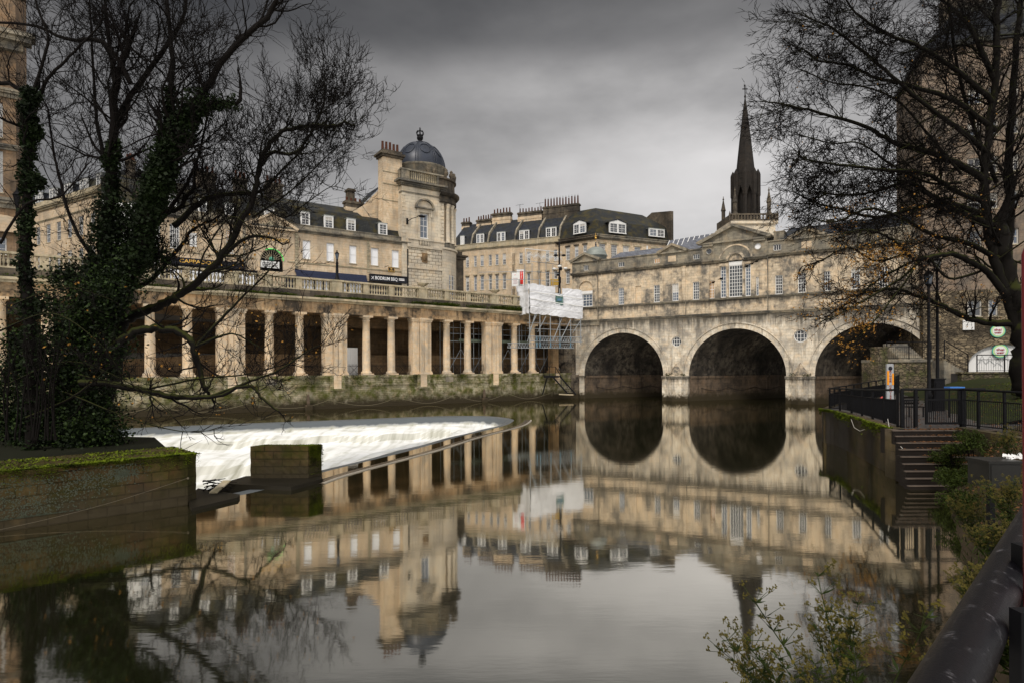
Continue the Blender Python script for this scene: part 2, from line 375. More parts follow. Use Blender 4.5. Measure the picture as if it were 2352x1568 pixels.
def pediment(r,s0,s1,z,apex,y,mat,tm,p=.35,th=.22,name='pediment'):
    m=MB(); c=(s0+s1)/2
    m.prism([(s0,z),(s1,z),(c,apex)],y,y+.6)
    o=m.build(name,M[tm],r)
    k=MB()
    L=math.hypot(c-s0,apex-z); nx,nz=-(apex-z)/L,(c-s0)/L
    k.prism([(s0-p,z-.02),(s0-p*.2,z-.12),(c,apex),(c,apex+th*1.25),(s0-p,z+th*.55)],y-p,y+.8)
    k.prism([(s1+p,z-.02),(s1+p,z+th*.55),(c,apex+th*1.25),(c,apex),(s1+p*.2,z-.12)],y-p-.002,y+.8-.002)
    k.box(s0-p*.7,s1+p*.7,y-p*.6,y,z-.2,z-.02)
    k.build('raking_cornice',M[mat],o)
    return o
# ================================================================= BRIDGE
br=root('stone_bridge','old honey and grey stone arched bridge lined with shops across the river','bridge',BR)
SP=3.05; RAD=5.47; AC=[5.89,20.03,33.85]; EL=41.5; SL=-3.4
BAND=10.1; SILL=12.12; STR=16.4; ATT=18.1
lower=MB()
out=[(SL,-3),(AC[0]-RAD,-3)]
for i,c in enumerate(AC):
    out+= [(c-RAD,SP)]+arc(c,SP,RAD,180,0,28)[1:-1]+[(c+RAD,SP),(c+RAD,-3)]
    nx=AC[i+1]-RAD if i<2 else EL
    out.append((nx,-3))
out+=[(EL,BAND),(SL,BAND)]
oc=[(13.0,7.2,.62),(26.95,7.42,.70)]
lower.wall(out,[circ(a,b,c) for a,b,c in oc],0,.3)
lower.build('spandrel_wall',M['bridge'],br)
for a,b,c in oc: oculus(br,a,b,c,.1)
# vaults, piers, archivolts
SK=.56   # barrels given a skewed shape to keep daylight from showing through
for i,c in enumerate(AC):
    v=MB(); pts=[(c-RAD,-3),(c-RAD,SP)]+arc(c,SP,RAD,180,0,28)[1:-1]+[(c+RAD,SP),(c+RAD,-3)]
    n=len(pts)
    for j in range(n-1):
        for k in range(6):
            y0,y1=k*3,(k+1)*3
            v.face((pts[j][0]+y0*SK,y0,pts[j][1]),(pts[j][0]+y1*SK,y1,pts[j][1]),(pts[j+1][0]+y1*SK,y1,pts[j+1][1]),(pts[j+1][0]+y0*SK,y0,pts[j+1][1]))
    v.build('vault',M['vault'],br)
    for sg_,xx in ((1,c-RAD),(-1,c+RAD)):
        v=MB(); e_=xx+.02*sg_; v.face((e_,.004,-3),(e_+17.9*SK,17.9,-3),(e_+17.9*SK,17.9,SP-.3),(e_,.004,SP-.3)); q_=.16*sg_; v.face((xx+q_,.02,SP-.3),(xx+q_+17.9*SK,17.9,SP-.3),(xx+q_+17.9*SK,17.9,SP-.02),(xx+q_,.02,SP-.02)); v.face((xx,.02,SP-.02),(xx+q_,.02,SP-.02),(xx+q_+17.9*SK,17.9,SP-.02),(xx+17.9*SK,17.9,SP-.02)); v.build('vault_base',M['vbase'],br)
    a=MB()
    P=arc(c,SP,RAD,180,0,40); Q=arc(c,SP,RAD+.62,180,0,40); Q2=arc(c,SP,RAD+.72,180,0,40)
    for j in range(40):
        a.face((P[j][0],-.08,P[j][1]),(P[j+1][0],-.08,P[j+1][1]),(Q[j+1][0],-.08,Q[j+1][1]),(Q[j][0],-.08,Q[j][1]))
        a.face((P[j][0],-.08,P[j][1]),(P[j][0],.02,P[j][1]),(P[j+1][0],.02,P[j+1][1]),(P[j+1][0],-.08,P[j+1][1]))
        a.face((Q[j][0],-.22,Q[j][1]),(Q[j+1][0],-.22,Q[j+1][1]),(Q2[j+1][0],-.20,Q2[j+1][1]),(Q2[j][0],-.20,Q2[j][1]))
        a.face((Q[j][0],-.08,Q[j][1]),(Q[j+1][0],-.08,Q[j+1][1]),(Q[j+1][0],-.22,Q[j+1][1]),(Q[j][0],-.22,Q[j][1]))
        a.face((Q2[j][0],-.20,Q2[j][1]),(Q2[j+1][0],-.20,Q2[j+1][1]),(Q2[j+1][0],.0,Q2[j+1][1]),(Q2[j][0],.0,Q2[j][1]))
    a.build('archivolt',M['bridge'],br)
for a,b in ((AC[0]+RAD,AC[1]-RAD),(AC[1]+RAD,AC[2]-RAD)):
    p=MB(); c=(a+b)/2; w=(b-a)/2
    p.box(a+.02,b-.02,.0,.02,-3,SP-.02)
    # pointed cutwater
    y0=-.45
    p.slab([(a-.02,.02),(a-.02,y0),(a+.5,y0),(c,-1.55),(b-.5,y0),(b+.02,y0),(b+.02,.02)],-3,SP-.3)
    p.slab([(a-.1,.02),(a-.1,y0-.08),(a+.45,y0-.08),(c,-1.7),(b-.45,y0-.08),(b+.1,y0-.08),(b+.1,.02)],SP-.3,SP-.02)
    q=p.build('pier',M['bridge'],br)
    k=MB(); k.face((a+.45,-.02,SP),(c,-1.5,SP),(c,-.02,SP+1.5)); k.face((c,-1.5,SP),(b-.45,-.02,SP),(c,-.02,SP+1.5))
    k.build('pier_cap',M['bridge_up'],q)
    g=MB()
    for _ in range(260):
        x=U(a+.3,b-.3); yy=-1.3+abs(x-c)*.7+U(0,.6); z=SP+U(-.1,.25); s=U(.06,.16); an=U(0,6.3)
        g.face((x,yy,z),(x+s*math.cos(an),yy+s*math.sin(an),z+s*U(.2,1)),(x+s*math.cos(an+1),yy+s*math.sin(an+1),z+s*U(0,1)))
    g.build('fern_tuft',M['green'],q)
# upper walls
SEC=[(-1.39,2.55,'pavilion'),(2.55,16.2,'range'),(16.2,23.55,'centre'),(23.55,37.9,'range')]
wins=[]; 
def pw(x0,y0,x1,y1): 
    a=BR.sz(x0,(y0+y1)/2)[0]; b=BR.sz(x1,(y0+y1)/2)[0]; return a,b
sash_s=[pw(1420.4,662,1432.8,698),pw(1501.5,655,1515.5,693),pw(1544,652,1558.6,691),pw(1591.4,648,1605.8,688),pw(1628.,645,1640.6,686),pw(1736.8,636,1750,678),pw(1780.8,634,1797.2,677.5),pw(1833,630,1850.7,673),pw(1888,626,1907,673)]
sash_s+=[(31.9,32.7),(34.4,35.2)]
blind_s=pw(1459.7,659,1472.6,695)
holes=[rect(a,b,SILL+.03,14.28) for a,b in sash_s]
holes.append(rect(blind_s[0],blind_s[1],SILL+.03,14.35))
# venetian window
VC=20.08; vr=.78
vh=[(VC-vr,SILL+.03),(VC+vr,SILL+.03),(VC+vr,16.3)]+arc(VC,16.3,vr,0,180,14)[1:-1]+[(VC-vr,16.3)]
vl=[rect(18.35,19.0,SILL+.03,15.85),rect(21.15,21.75,SILL+.03,15.85)]
holes+=[vh]+vl
# pavilion arch niche
pa0,pa1=BR.sz(1329.5,690)[0],BR.sz(1361,690)[0]; pc=(pa0+pa1)/2; pr=(pa1-pa0)/2
zt=BR.sz(1345,645.9)[1]
ph=[(pa0,SILL+.03),(pa1,SILL+.03),(pa1,zt-pr)]+arc(pc,zt-pr,pr,0,180,12)[1:-1]+[(pa0,zt-pr)]
holes.append(ph)
u=MB(); 
u.wall([(-1.39,BAND),(EL,BAND),(EL,STR),(-1.39,STR)],holes,0,.22)
u.box(-1.39,-1.38,0,18,BAND,ATT); u.build('upper_wall',M['bridge_up'],br)
# attic: own pieces, centre wall rises into the gable
at=MB()
slits=[(1419.9,1434,603.7,614.2),(1501.9,1515.5,596.6,607.5),(1592,1606.3,587,597.8)]
sl=[(BR.sz(a,c)[0],BR.sz(b,c)[0],17.0,17.62) for a,b,c,d in slits]
rs=[(24.2,25.0,17.05,17.75)]
at.wall([(2.55,STR),(16.2,STR),(16.2,ATT),(2.55,ATT)],[rect(*q) for q in sl],0,.22)
at.wall([(23.55,STR),(EL,STR),(EL,ATT),(23.55,ATT)],[rect(*q) for q in rs],0,.22)
at.wall([(-1.39,STR),(2.55,STR),(2.55,ATT+.15),(-1.39,ATT+.15)],[rect(.35,1.1,17.0,17.7)],0,.22)
at.box(-1.39,EL,.3,.31,BAND,ATT)
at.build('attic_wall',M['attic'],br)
for a,b,c,d in sl+rs+[(.35,1.1,17.0,17.7)]:
    sash(br,a,b,c,d,0,3,1,.12,.06,.04,pane='glasslit' if 9<a<12 else 'glass',sill=False,name='attic_window')
ct=MB()
cc=[(17.05,17.75,.33),(22.55,17.75,.36)]
g0,g1=16.2,23.55
ct.wall([(g0,STR),(g1,STR),(g1,18.75),((g0+g1)/2,20.3),(g0,18.75)],[circ(a,b,c,18) for a,b,c in cc]+[[(VC-vr-.001,STR),(VC+vr,STR)]+arc(VC,16.3,vr,8,172,12)],-.12,.3)
ct.build('gable_wall',M['attic'],br)
for a,b,c in cc: oculus(br,a,b,c,-.12,ring='attic',bars=False,pane='glass' if a<20 else 'blind')
# relief arch round the venetian window
ra=MB(); P=arc(VC,16.35,1.75,180,0,28); Q=arc(VC,16.35,1.93,180,0,28)
for j in range(28):
    ra.face((P[j][0],-.17,P[j][1]),(P[j+1][0],-.17,P[j+1][1]),(Q[j+1][0],-.17,Q[j+1][1]),(Q[j][0],-.17,Q[j][1]))
    ra.face((Q[j][0],-.17,Q[j][1]),(Q[j+1][0],-.17,Q[j+1][1]),(Q[j+1][0],-.1,Q[j+1][1]),(Q[j][0],-.1,Q[j][1]))
    ra.face((P[j][0],-.12,P[j][1]),(P[j+1][0],-.12,P[j+1][1]),(P[j+1][0],-.17,P[j+1][1]),(P[j][0],-.17,P[j][1]))
P=arc(VC,16.35,.84,180,0,20); Q=arc(VC,16.35,1.1,180,0,20)
for j in range(20):
    ra.face((P[j][0],-.2,P[j][1]),(P[j+1][0],-.2,P[j+1][1]),(Q[j+1][0],-.2,Q[j+1][1]),(Q[j][0],-.2,Q[j][1]))
    ra.face((Q[j][0],-.2,Q[j][1]),(Q[j+1][0],-.2,Q[j+1][1]),(Q[j+1][0],-.1,Q[j+1][1]),(Q[j][0],-.1,Q[j][1]))
ra.build('relief_arch',M['bridge_up'],br)
tp=MB(); tp.prism([(VC+x,z) for x,z in arc(0,16.35,1.74,0,180,24)]+[],-.127,-.121)
# venetian glazing
vw=MB(); a,b=.10,.17
def bars(m,s0,s1,z0,z1,nx,nz,fw=.08,bw=.045):
    m.box(s0,s0+fw,a,b,z0,z1); m.box(s1-fw,s1,a,b,z0,z1); m.box(s0+fw,s1-fw,a,b,z0,z0+fw*1.4); m.box(s0+fw,s1-fw,a,b,z1-fw,z1)
    for i in range(1,nx): x=s0+fw+(s1-s0-2*fw)*i/nx; m.box(x-bw/2,x+bw/2,a+.01,b-.01,z0+fw,z1-fw)
    for i in range(1,nz): z=z0+fw+(z1-z0-2*fw)*i/nz; m.box(s0+fw,s1-fw,a+.015,b-.015,z-bw/2,z+bw/2)
bars(vw,VC-vr,VC+vr,SILL+.03,15.85,5,9); vw.box(VC-vr,VC+vr,a-.04,b,15.85,16.28)
for j in range(20):
    t0=math.pi*j/20; t1=math.pi*(j+1)/20
    for r0,r1 in ((vr*.88,vr),(vr*.42,vr*.48)):
        f=lambda r,t:(VC+r*math.cos(t),a,16.28+r*math.sin(t)); vw.face(f(r0,t0),f(r1,t0),f(r1,t1),f(r0,t1))
for k in range(1,7):
    t=math.pi*k/7; c,s_=math.cos(t),math.sin(t); w=.022
    p=lambda r,q:(VC+r*c-q*s_,a+.01,16.28+r*s_+q*c); vw.face(p(vr*.48,-w),p(vr*.9,-w),p(vr*.9,w),p(vr*.48,w))
w=vw.build('venetian_window',M['white'],br)
p=MB(); p.add([(x,.16,z) for x,z in vh],[tuple(range(len(vh)))]); p.build('pane',M['glass'],w)
q=MB(); q.box(VC-vr-.1,VC+vr+.1,-.1,.1,SILL-.1,SILL+.027); q.build('sill',M['white'],w)
for h in vl:
    vw=MB(); bars(vw,h[0][0],h[1][0],h[0][1],h[2][1],2,9); w=vw.build('side_light',M['white'],br)
    p=MB(); p.face(*[(x,.16,z) for x,z in h]); p.build('pane',M['glassb'],w)
cl=MB()
for x in (19.17,20.98): cl.lathe(x,-.16,[(.16,SILL+.05),(.16,SILL+.2),(.12,SILL+.22),(.105,15.6),(.16,15.66),(.17,15.85)],10)
cl.box(18.25,19.28,-.3,-.0,15.86,16.12); cl.box(20.87,21.85,-.3,-.0,15.86,16.12)
cl.build('window_column',M['bridge_up'],br)
for i,(s0,s1) in enumerate(sash_s):
    sash(br,s0,s1,SILL+.03,14.28,0,3,6,.12,.07,.04,sill='w',pane='glasslit' if i in(4,) else 'glass')
m=MB(); m.face((blind_s[0],.15,SILL),(blind_s[1],.15,SILL),(blind_s[1],.15,14.35),(blind_s[0],.15,14.35)); m.build('blocked_window',M['bath'],br)
# pavilion niche window
m=MB(); m.add([(x,.2,z) for x,z in ph],[tuple(range(len(ph)))]); m.build('niche_back',M['bath'],br)
sash(br,pa0+.08,pa1-.02,SILL+.05,13.85,-.02,4,4,.14,.1,.05,sill='w'); 
m=MB(); m.box(pa0+.05,pa1,.02,.19,13.86,14.25); m.build('window_head',M['white'],br)
# strings and cornices
s=MB()
for a0,a1,y in ((-1.5,2.6,-.1),(2.6,g0,0),(g0,g1,-.14),(g1,EL,0)):
    cornice(s,a0,a1,y,BAND,.28,.22,False); cornice(s,a0,a1,y,SILL-.2,.2,.14,False)
    if (a0,a1)!=(g0,g1): cornice(s,a0,a1,y,STR,.32,.4,False)
cornice(s,g0,19.1,-.14,STR-.12,.3,.36,False); cornice(s,21.05,g1,-.14,STR-.12,.3,.36,False)
s.box(-1.5,2.6,-.1,0,BAND-.5,BAND); 
s.box(2.55,g0,-.12,.3,ATT,ATT+.12); s.box(g1,EL,-.12,.3,ATT,ATT+.12)
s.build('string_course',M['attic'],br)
for a0,a1 in ((11.0,11.45),(13.75,14.2),(26.0,26.35),(28.9,29.3)):
    pl=MB(); pl.box(a0,a1,-.1,0,SILL+.01,STR-.02); pl.box(a0-.06,a1+.06,-.14,-.1,STR-.3,STR-.1); pl.build('pilaster',M['bridge_up'],br)
for a0 in (2.45,g0-.05,g1-.05): pl=MB(); pl.box(a0,a0+.1,-.16,0,SILL-1.6,STR); pl.build('pilaster',M['bridge_up'],br)
for a0 in (g0,g1-.9): pl=MB(); pl.box(a0,a0+.9,-.12,0,BAND+.3,STR-.13); pl.build('pilaster',M['bridge_up'],br)
pb=MB(); 
for a0,a1 in ((12.0,13.0),(27.1,28.1)): 
    pb.box(a0,a1,-.03,0,17.0,17.7); pb.box(a0+.1,a1-.1,-.05,-.03,17.1,17.6)
pb.build('attic_panel',M['bath'],br)
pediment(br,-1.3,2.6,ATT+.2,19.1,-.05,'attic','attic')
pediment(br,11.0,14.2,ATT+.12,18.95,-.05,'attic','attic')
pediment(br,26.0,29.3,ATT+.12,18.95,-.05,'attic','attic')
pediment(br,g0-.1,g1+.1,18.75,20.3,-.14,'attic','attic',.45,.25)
pk=MB(); pk.box(g0+.15,g0+1.4,-.35,-.12,18.28,18.5); pk.box(g1-1.4,g1-.15,-.35,-.12,18.28,18.5); pk.build('gable_bracket',M['attic'],br)
# roofs
rf=MB()
rf.prism([(2.6,ATT+.1),(16.3,ATT+.1),(16.3,ATT+.12),(2.6,ATT+.12)],.3,.31)
rf.face((3.6,.5,ATT+.1),(16.2,.5,ATT+.1),(16.2,2.8,19.4),(4.4,2.8,19.4)); rf.face((4.4,2.8,19.4),(16.2,2.8,19.4),(16.2,8,18.2),(4.4,8,18.2)); rf.face((3.6,.5,ATT+.1),(4.4,2.8,19.4),(4.4,8,18.2))
rf.build('slate_roof',M['slatel'],br)
rf=MB(); rf.face((24.6,.5,ATT+.1),(EL-1,.5,ATT+.1),(EL-1,4.2,20.2),(25.2,4.2,20.2)); rf.face((25.2,4.2,20.2),(EL-1,4.2,20.2),(EL-1,9,18.),(24.6,9,18)); rf.face((24.6,.5,ATT+.1),(25.2,4.2,20.2),(24.6,9,18))
rf.build('slate_roof',M['slate'],br)
rf=MB()
a,b=g0-.5,g1+.5; c=(a+b)/2
for x0,z0,x1,z1 in ((a,18.85,c,20.55),(c,20.55,b,18.85)): rf.face((x0,.4,z0),(x1,.4,z1),(x1,9,z1),(x0,9,z0))
rf.build('gable_roof',M['slate'],br)
# glazed roof behind
gr=MB(); gr.face((7.5,9.,19.3),(18.6,9.,19.3),(18.2,12,22.6),(8.,12,22.15)); gr.face((8.,12,22.15),(18.2,12,22.6),(18.2,15,19),(8.,15,19)); gr.face((7.5,9,19.3),(8,12,22.15),(7.5,15,19)); gr.face((7.5,9,17),(18.6,9,17),(18.6,9,19.3),(7.5,9,19.3)); gz=gr.build('glazed_roof',M['slatel'],br)
gb=MB()
for k in range(15):
    x=7.9+k*.72; zz_=22.17+.43*(x-8)/10.2; gb.face((x,8.95,19.32),(x+.1,8.95,19.32),(x+.1,11.98,zz_),(x,11.98,zz_))
gb.build('glazing_bar',M['white'],gz)
# small stacks beside the gable
st=MB(); st.box(24.0,25.1,1.2,2.2,18.1,19.35); st.box(23.95,25.15,1.15,2.25,19.35,19.45); st.build('chimney',M['attic'],br)
st=MB(); st.box(28.9,29.7,5.0,5.9,18.4,20.9); st.build('chimney',M['sooty'],br)
# corner dome
dm=MB(); dc=(BR.sz(1368.5,586,5)[0],5.0); rz=BR.sz(1368,587,5)[1]; rr=1.52
dm.lathe(dc[0],dc[1],[(rr,ATT-.3),(rr,rz-.25),(rr*1.06,rz-.2),(rr*1.06,rz)]+[(rr*math.cos(t),rz+rr*.78*math.sin(t)) for t in [i*math.pi/2/9 for i in range(10)]],28)
o=dm.build('corner_dome',M['lead'],br)
fn=MB(); z=rz+rr*.78; fn.lathe(dc[0],dc[1],[(.2,z-.05),(.16,z+.1),(.08,z+.2),(.14,z+.35),(.05,z+.5),(.1,z+.62),(.02,z+.75)],8); fo=fn.build('finial',M['domeb'],o)
fn=MB(); fn.lathe(dc[0],dc[1],[(.03,z+.75),(.03,z+1.1),(.14,z+1.15),(.16,z+1.3),(.03,z+1.4),(.02,z+2.)],6); fn.box(dc[0]-.22,dc[0]+.22,dc[1]-.02,dc[1]+.02,z+1.5,z+1.56); fn.build('gilt_finial',M['gold'],fo)
# drain stain pipe marks, downpipes
dp=MB()
for x,z0,z1 in ((2.5,BAND-.3,ATT),(23.62,BAND+.3,ATT),(14.25,BAND+.2,SILL)):
    dp.lathe(x,-.19,[(.045,z0),(.045,z1)],6)
dp.build('downpipe',M['attic'],br)
# chains along the arch walls
ch=MB()
for c in AC:
    for wall,sgn in ((c-RAD+.05,1),):
        for k in range(4):
            y0=1.5+k*4; pts=[(wall+.1+SK*(y0+4*t),y0+4*t,1.55-1.1*math.sin(math.pi*t)*.35) for t in [i/8 for i in range(9)]]
            ch.tube(pts,.03,4)
ch.build('wall_chain',M['black'],br)
# pigeons on the gable
pg=MB()
def pigeon(mb,x,y,z,a=0):
    mb.ball((x,y,z+.12),.12,8,6,(1.5,1,.9)); mb.ball((x+.17,y,z+.24),.055,6,5); mb.tube([(x+.12,y,z+.15),(x+.17,y,z+.24)],[.06,.04],5); mb.tube([(x-.13,y,z+.1),(x-.3,y,z+.05)],[.06,.03],5); mb.tube([(x,y-.02,z-.01),(x,y-.02,z+.06)],.01,3); mb.tube([(x,y+.02,z-.01),(x,y+.02,z+.06)],.01,3)
for i,(s_,side) in enumerate(((17.0,0),(17.5,0),(18.4,0),(21.3,0),(21.9,0),(22.4,0),(22.9,0))):
    zz=20.3-abs(s_-c)*(20.3-18.75)/3.77+.34
    pm=MB(); pigeon(pm,s_,0,zz); 
    pm.solo('pigeon',M['dark'],'dark pigeon perched on the sloping gable edge of the bridge','pigeon','pigeons on the bridge gable',fr=BR)
# ================================================================= COLONNADE
co=root('riverside_colonnade','long pale stone colonnade with balustrade above the mossy river wall','colonnade',CO)
Z0,ZE,ZC,ZB,ZT=3.4,9.65,11.12,11.95,13.1
LE=-72.
rw=MB(); 
rw.wall([(LE,-3),(2.2,-3),(2.2,Z0-.25),(LE,Z0-.25)],[],0); rw.box(LE,2.2,-.14,.0,2.35,2.5)
rw.box(LE,2.2,-.12,.6,Z0-.25,Z0); 
for k in range(8):
    P=-.9-10.03*k
    rw.box(P-.75,P+.75,-.45,.0,1.9 if k else 2.2,Z0-.02)
rw.build('river_wall',M['rwall'],co)
for k in range(8):
    P=-.9-10.03*k; pb=MB(); pb.box(P-.45,P+.35,-.47,-.451,2.05,Z0-.04); pb.build('repaired_stone',M['bath'],co)
    for q in ((3.52,) if k in(2,4) else ()): pb=MB(); pb.box(P+q-.5,P+q+.5,-.15,-.141,2.52,Z0-.3); pb.build('repaired_stone',M['attic'],co)
fl=MB(); fl.box(LE,2.2,.6,4.7,Z0-.3,Z0-.012); fl.build('arcade_floor',M['inner'],co)
ri=MB(); hs=[]
for k in range(8):
    P=-.9-10.03*k
    for q,w in ((2.1,.62),(4.95,.62),(7.7,.62)):
        x=P+q+2.2
        hs.append([(x-w,Z0+2.2),(x+w,Z0+2.2),(x+w,Z0+4.6)]+arc(x,Z0+4.6,w,0,180,10)[1:-1]+[(x-w,Z0+4.6)])
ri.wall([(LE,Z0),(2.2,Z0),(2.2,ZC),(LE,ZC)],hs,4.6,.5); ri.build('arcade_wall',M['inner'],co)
cs=MB()
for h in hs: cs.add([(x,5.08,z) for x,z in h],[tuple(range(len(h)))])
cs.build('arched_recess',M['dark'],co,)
ce=MB(); ce.box(LE,2.2,.95,4.7,ZE+.01,ZE+.3); ce.build('arcade_ceiling',M['inner'],co)
def column(s):
    c=MB(); r=.43
    c.box(s-.6,s+.6,-.15,1.05,Z0-.001,Z0+.16)
    c.lathe(s,.45,[(.58,Z0+.16),(.6,Z0+.24),(.55,Z0+.33),(.47,Z0+.36),(r,Z0+.5),(r*.99,Z0+2),(r*.93,Z0+4),(r*.86,ZE-.62),(r*.95,ZE-.6),(r*.95,ZE-.53),(r*.86,ZE-.5),(r*.88,ZE-.36),(r*1.2,ZE-.22)],20)
    c.box(s-.56,s+.56,-.11,1.01,ZE-.22,ZE-.005)
    c.build('column',M['colm'],co)
def pier(s):
    c=MB(); 
    for a,b,y0,y1 in ((s-1.18,s-.36,-.0,.98),(s-.3,s+.1,-.26,.98),(s+.15,s+.55,-.28,.98),(s+.61,s+1.18,-.0,.98),(s-1.1,s+1.1,.12,.9)):
        c.box(a,b,y0,y1,Z0+.0,ZE-.45)
    c.box(s-1.3,s+1.3,-.12,1.1,Z0-.002,Z0+.22); c.box(s-.42,s+.67,-.4,-.12,Z0-.002,Z0+.22)
    c.box(s-1.25,s+1.25,-.07,1.05,Z0+.22,Z0+.34); c.box(s-.36,s+.61,-.34,-.07,Z0+.22,Z0+.34)
    for z0,z1,e in ((ZE-.45,ZE-.38,.02),(ZE-.38,ZE-.2,.09),(ZE-.2,ZE-.004,.16)):
        c.box(s-1.18-e,s+1.18+e,-e,.98,z0,z1); c.box(s-.3-e,s+.55+e,-.28-e,-e,z0,z1)
    c.build('pier',M['colm'],co)
cols=[]
for k in range(8):
    P=-.9-10.03*k
    if k==0:
        c=MB(); c.box(-1.3,-.3,-.0,.98,Z0,ZE-.3); c.box(-1.45,-.15,-.1,1.1,Z0,Z0+.3); c.box(-1.4,-.2,-.08,1.,ZE-.3,ZE-.004); c.build('pier',M['inner'],co)  # end pier in the darker inner stone: its shade is put into the colour
        for q in (3.5,6.42): cols.append(P+q-10.03)
        continue
    if k<7:
        for q in (3.5,6.42): 
            if P+q-10.03<0: cols.append(P+q-10.03)
    pier(P)
for s_ in cols: column(s_)
en=MB()
for k in range(8):
    P=-.9-10.03*k; en.box(P-1.2,P+1.2,-.22,-.05,ZE,ZC-.4)
en.box(LE,2.2,-.05,.95,ZE,ZC-.4)
en.box(LE,2.2,-.09,-.05,ZE+.34,ZE+.42)
for i in range(140):
    x=1.5-.62*i
    if x<LE: break
    d=-.22 if any(abs(x-(-.9-10.03*k))<1.05 for k in range(8)) else -.05
    if i%5 in (0,4): continue
    for q in (-.13,0,.13): en.box(x+q-.045,x+q+.045,d-.05,d,ZE+.44,ZC-.45)
    en.box(x-.2,x+.2,d-.06,d,ZE+.24,ZE+.32)
en.build('entablature',M['entab'],co)
cn=MB(); cn.box(LE,2.2,-.35,.95,ZC-.4,ZC-.2); cn.box(LE,2.2,-.6,.95,ZC-.2,ZC)
for k in range(8):
    P=-.9-10.03*k; cn.box(P-1.3,P+1.3,-.78,-.6,ZC-.2,ZC-.002); cn.box(P-1.25,P+1.25,-.5,-.35,ZC-.4,ZC-.2)
cn.build('cornice',M['balus'],co)
pp=MB(); pp.box(LE,2.2,-.05,.9,ZC,ZB-.12)
for k in range(8):
    P=-.9-10.03*k; pp.box(P-1.2,P+1.2,-.22,-.05,ZC,ZB-.12)
pp.build('parapet_wall',M['rub'] if 0 else M['sooty'],co)
# balustrade: pedestals, balusters by bay
peds=[]
for k in range(8):
    P=-.85-10.03*k; peds+= [(P-.66,P+.66,1),(P+3.25-.3,P+3.25+.3,0) if k else None,(P+6.2-.3,P+6.2+.3,0) if k else None]
peds=sorted([p for p in peds if p and p[0]>LE])
bs=MB(); bs.box(LE,.6,-.08,.42,ZB-.12,ZB); bs.build('balustrade_base',M['balus'],co)
cp=MB(); cp.box(LE,.6,-.12,.46,ZT-.17,ZT)
for a,b,w in peds:
    if w: cp.box(a-.06,b+.06,-.26,-.12,ZT-.17,ZT-.002)
cp.build('coping',M['balus'],co)
for a,b,w in peds:
    m=MB(); m.box(a,b,-.04,.38,ZB,ZT-.17)
    if w: m.box(a+.12,b-.12,-.2,-.04,ZB-.12,ZT-.172)
    m.build('pedestal',M['balus'],co)
prof=[(.10,ZB),(.10,ZB+.08),(.06,ZB+.11),(.065,ZB+.2),(.125,ZB+.36),(.13,ZB+.45),(.07,ZB+.66),(.05,ZB+.78),(.085,ZB+.84),(.1,ZB+.9),(.1,ZT-.17)]
for i in range(len(peds)-1):
    a=peds[i][1]; b=peds[i+1][0]
    n=max(2,int(round((b-a)/.31)))
    m=MB()
    for k in range(n):
        x=a+(b-a)*(k+.5)/n; m.lathe(x,.17,prof,8)
    m.build('baluster_row',M['balus'],co)
# iron railings between the columns
allx=sorted(cols+[-.9-10.03*k for k in range(8)])
for i in range(len(allx)-1):
    a,b=allx[i],allx[i+1]
    a+= 1.2 if any(abs(allx[i]-(-.9-10.03*k))<.01 for k in range(8)) else .45
    b-= 1.2 if any(abs(allx[i+1]-(-.9-10.03*k))<.01 for k in range(8)) else .45
    m=MB(); n=int((b-a)/.15)
    m.box(a,b,.5,.53,Z0+.95,Z0+.99); m.box(a,b,.5,.53,Z0+.12,Z0+.16)
    for k in range(n+1):
        x=a+(b-a)*k/n; m.box(x-.012,x+.012,.505,.525,Z0,Z0+1.16)
    c=(a+b)/2
    for sg in (-1,1): m.tube([(c-.4*sg,.49,Z0+.15),(c+.4*sg,.49,Z0+.95)],.018,4)
    m.build('iron_railing',M['black'],co)
# green growth on the ledge
def tufts(mb,fn,n,s0,s1,up=1.):
    for _ in range(n):
        x,y,z=fn(); s=U(s0,s1); an=U(0,6.3); t=U(.2,1)*up
        mb.face((x,y,z),(x+s*math.cos(an),y+s*math.sin(an),z+s*t),(x+s*.6*math.cos(an+.9),y+s*.6*math.sin(an+.9),z+s*t*.5))
g=MB()
def fn():
    while True:
        x=random.triangular(LE+10,2,-4); 
        if math.sin(x*1.7)+math.sin(x*.63+1)+U(-1,1.6)>0.1: break
    t=max(0,min(1,(x+26)/22)); h=U(0,.25+.75*t*R())
    return (x,-.3+U(-.25,.15)+.1*h,ZC+h*.75)
tufts(g,fn,16000,.06,.2)
g.solo('ledge_weeds',M['weed'],'green weeds and moss growing along the ledge below the balustrade','weeds',kind='stuff',fr=CO)
g=MB()
def fn2():
    x=random.choice([-34,-33.4,-21.7,-11,-16,-8,-26,-29,-30.5])+random.gauss(0,.35); return (x,-.2,Z0-U(0,1)*U(0,1.6))
tufts(g,fn2,2600,.05,.14)
g.solo('wall_ferns',M['ivy'],'small dark ferns rooted in the joints of the river wall','ferns',kind='stuff',fr=CO)
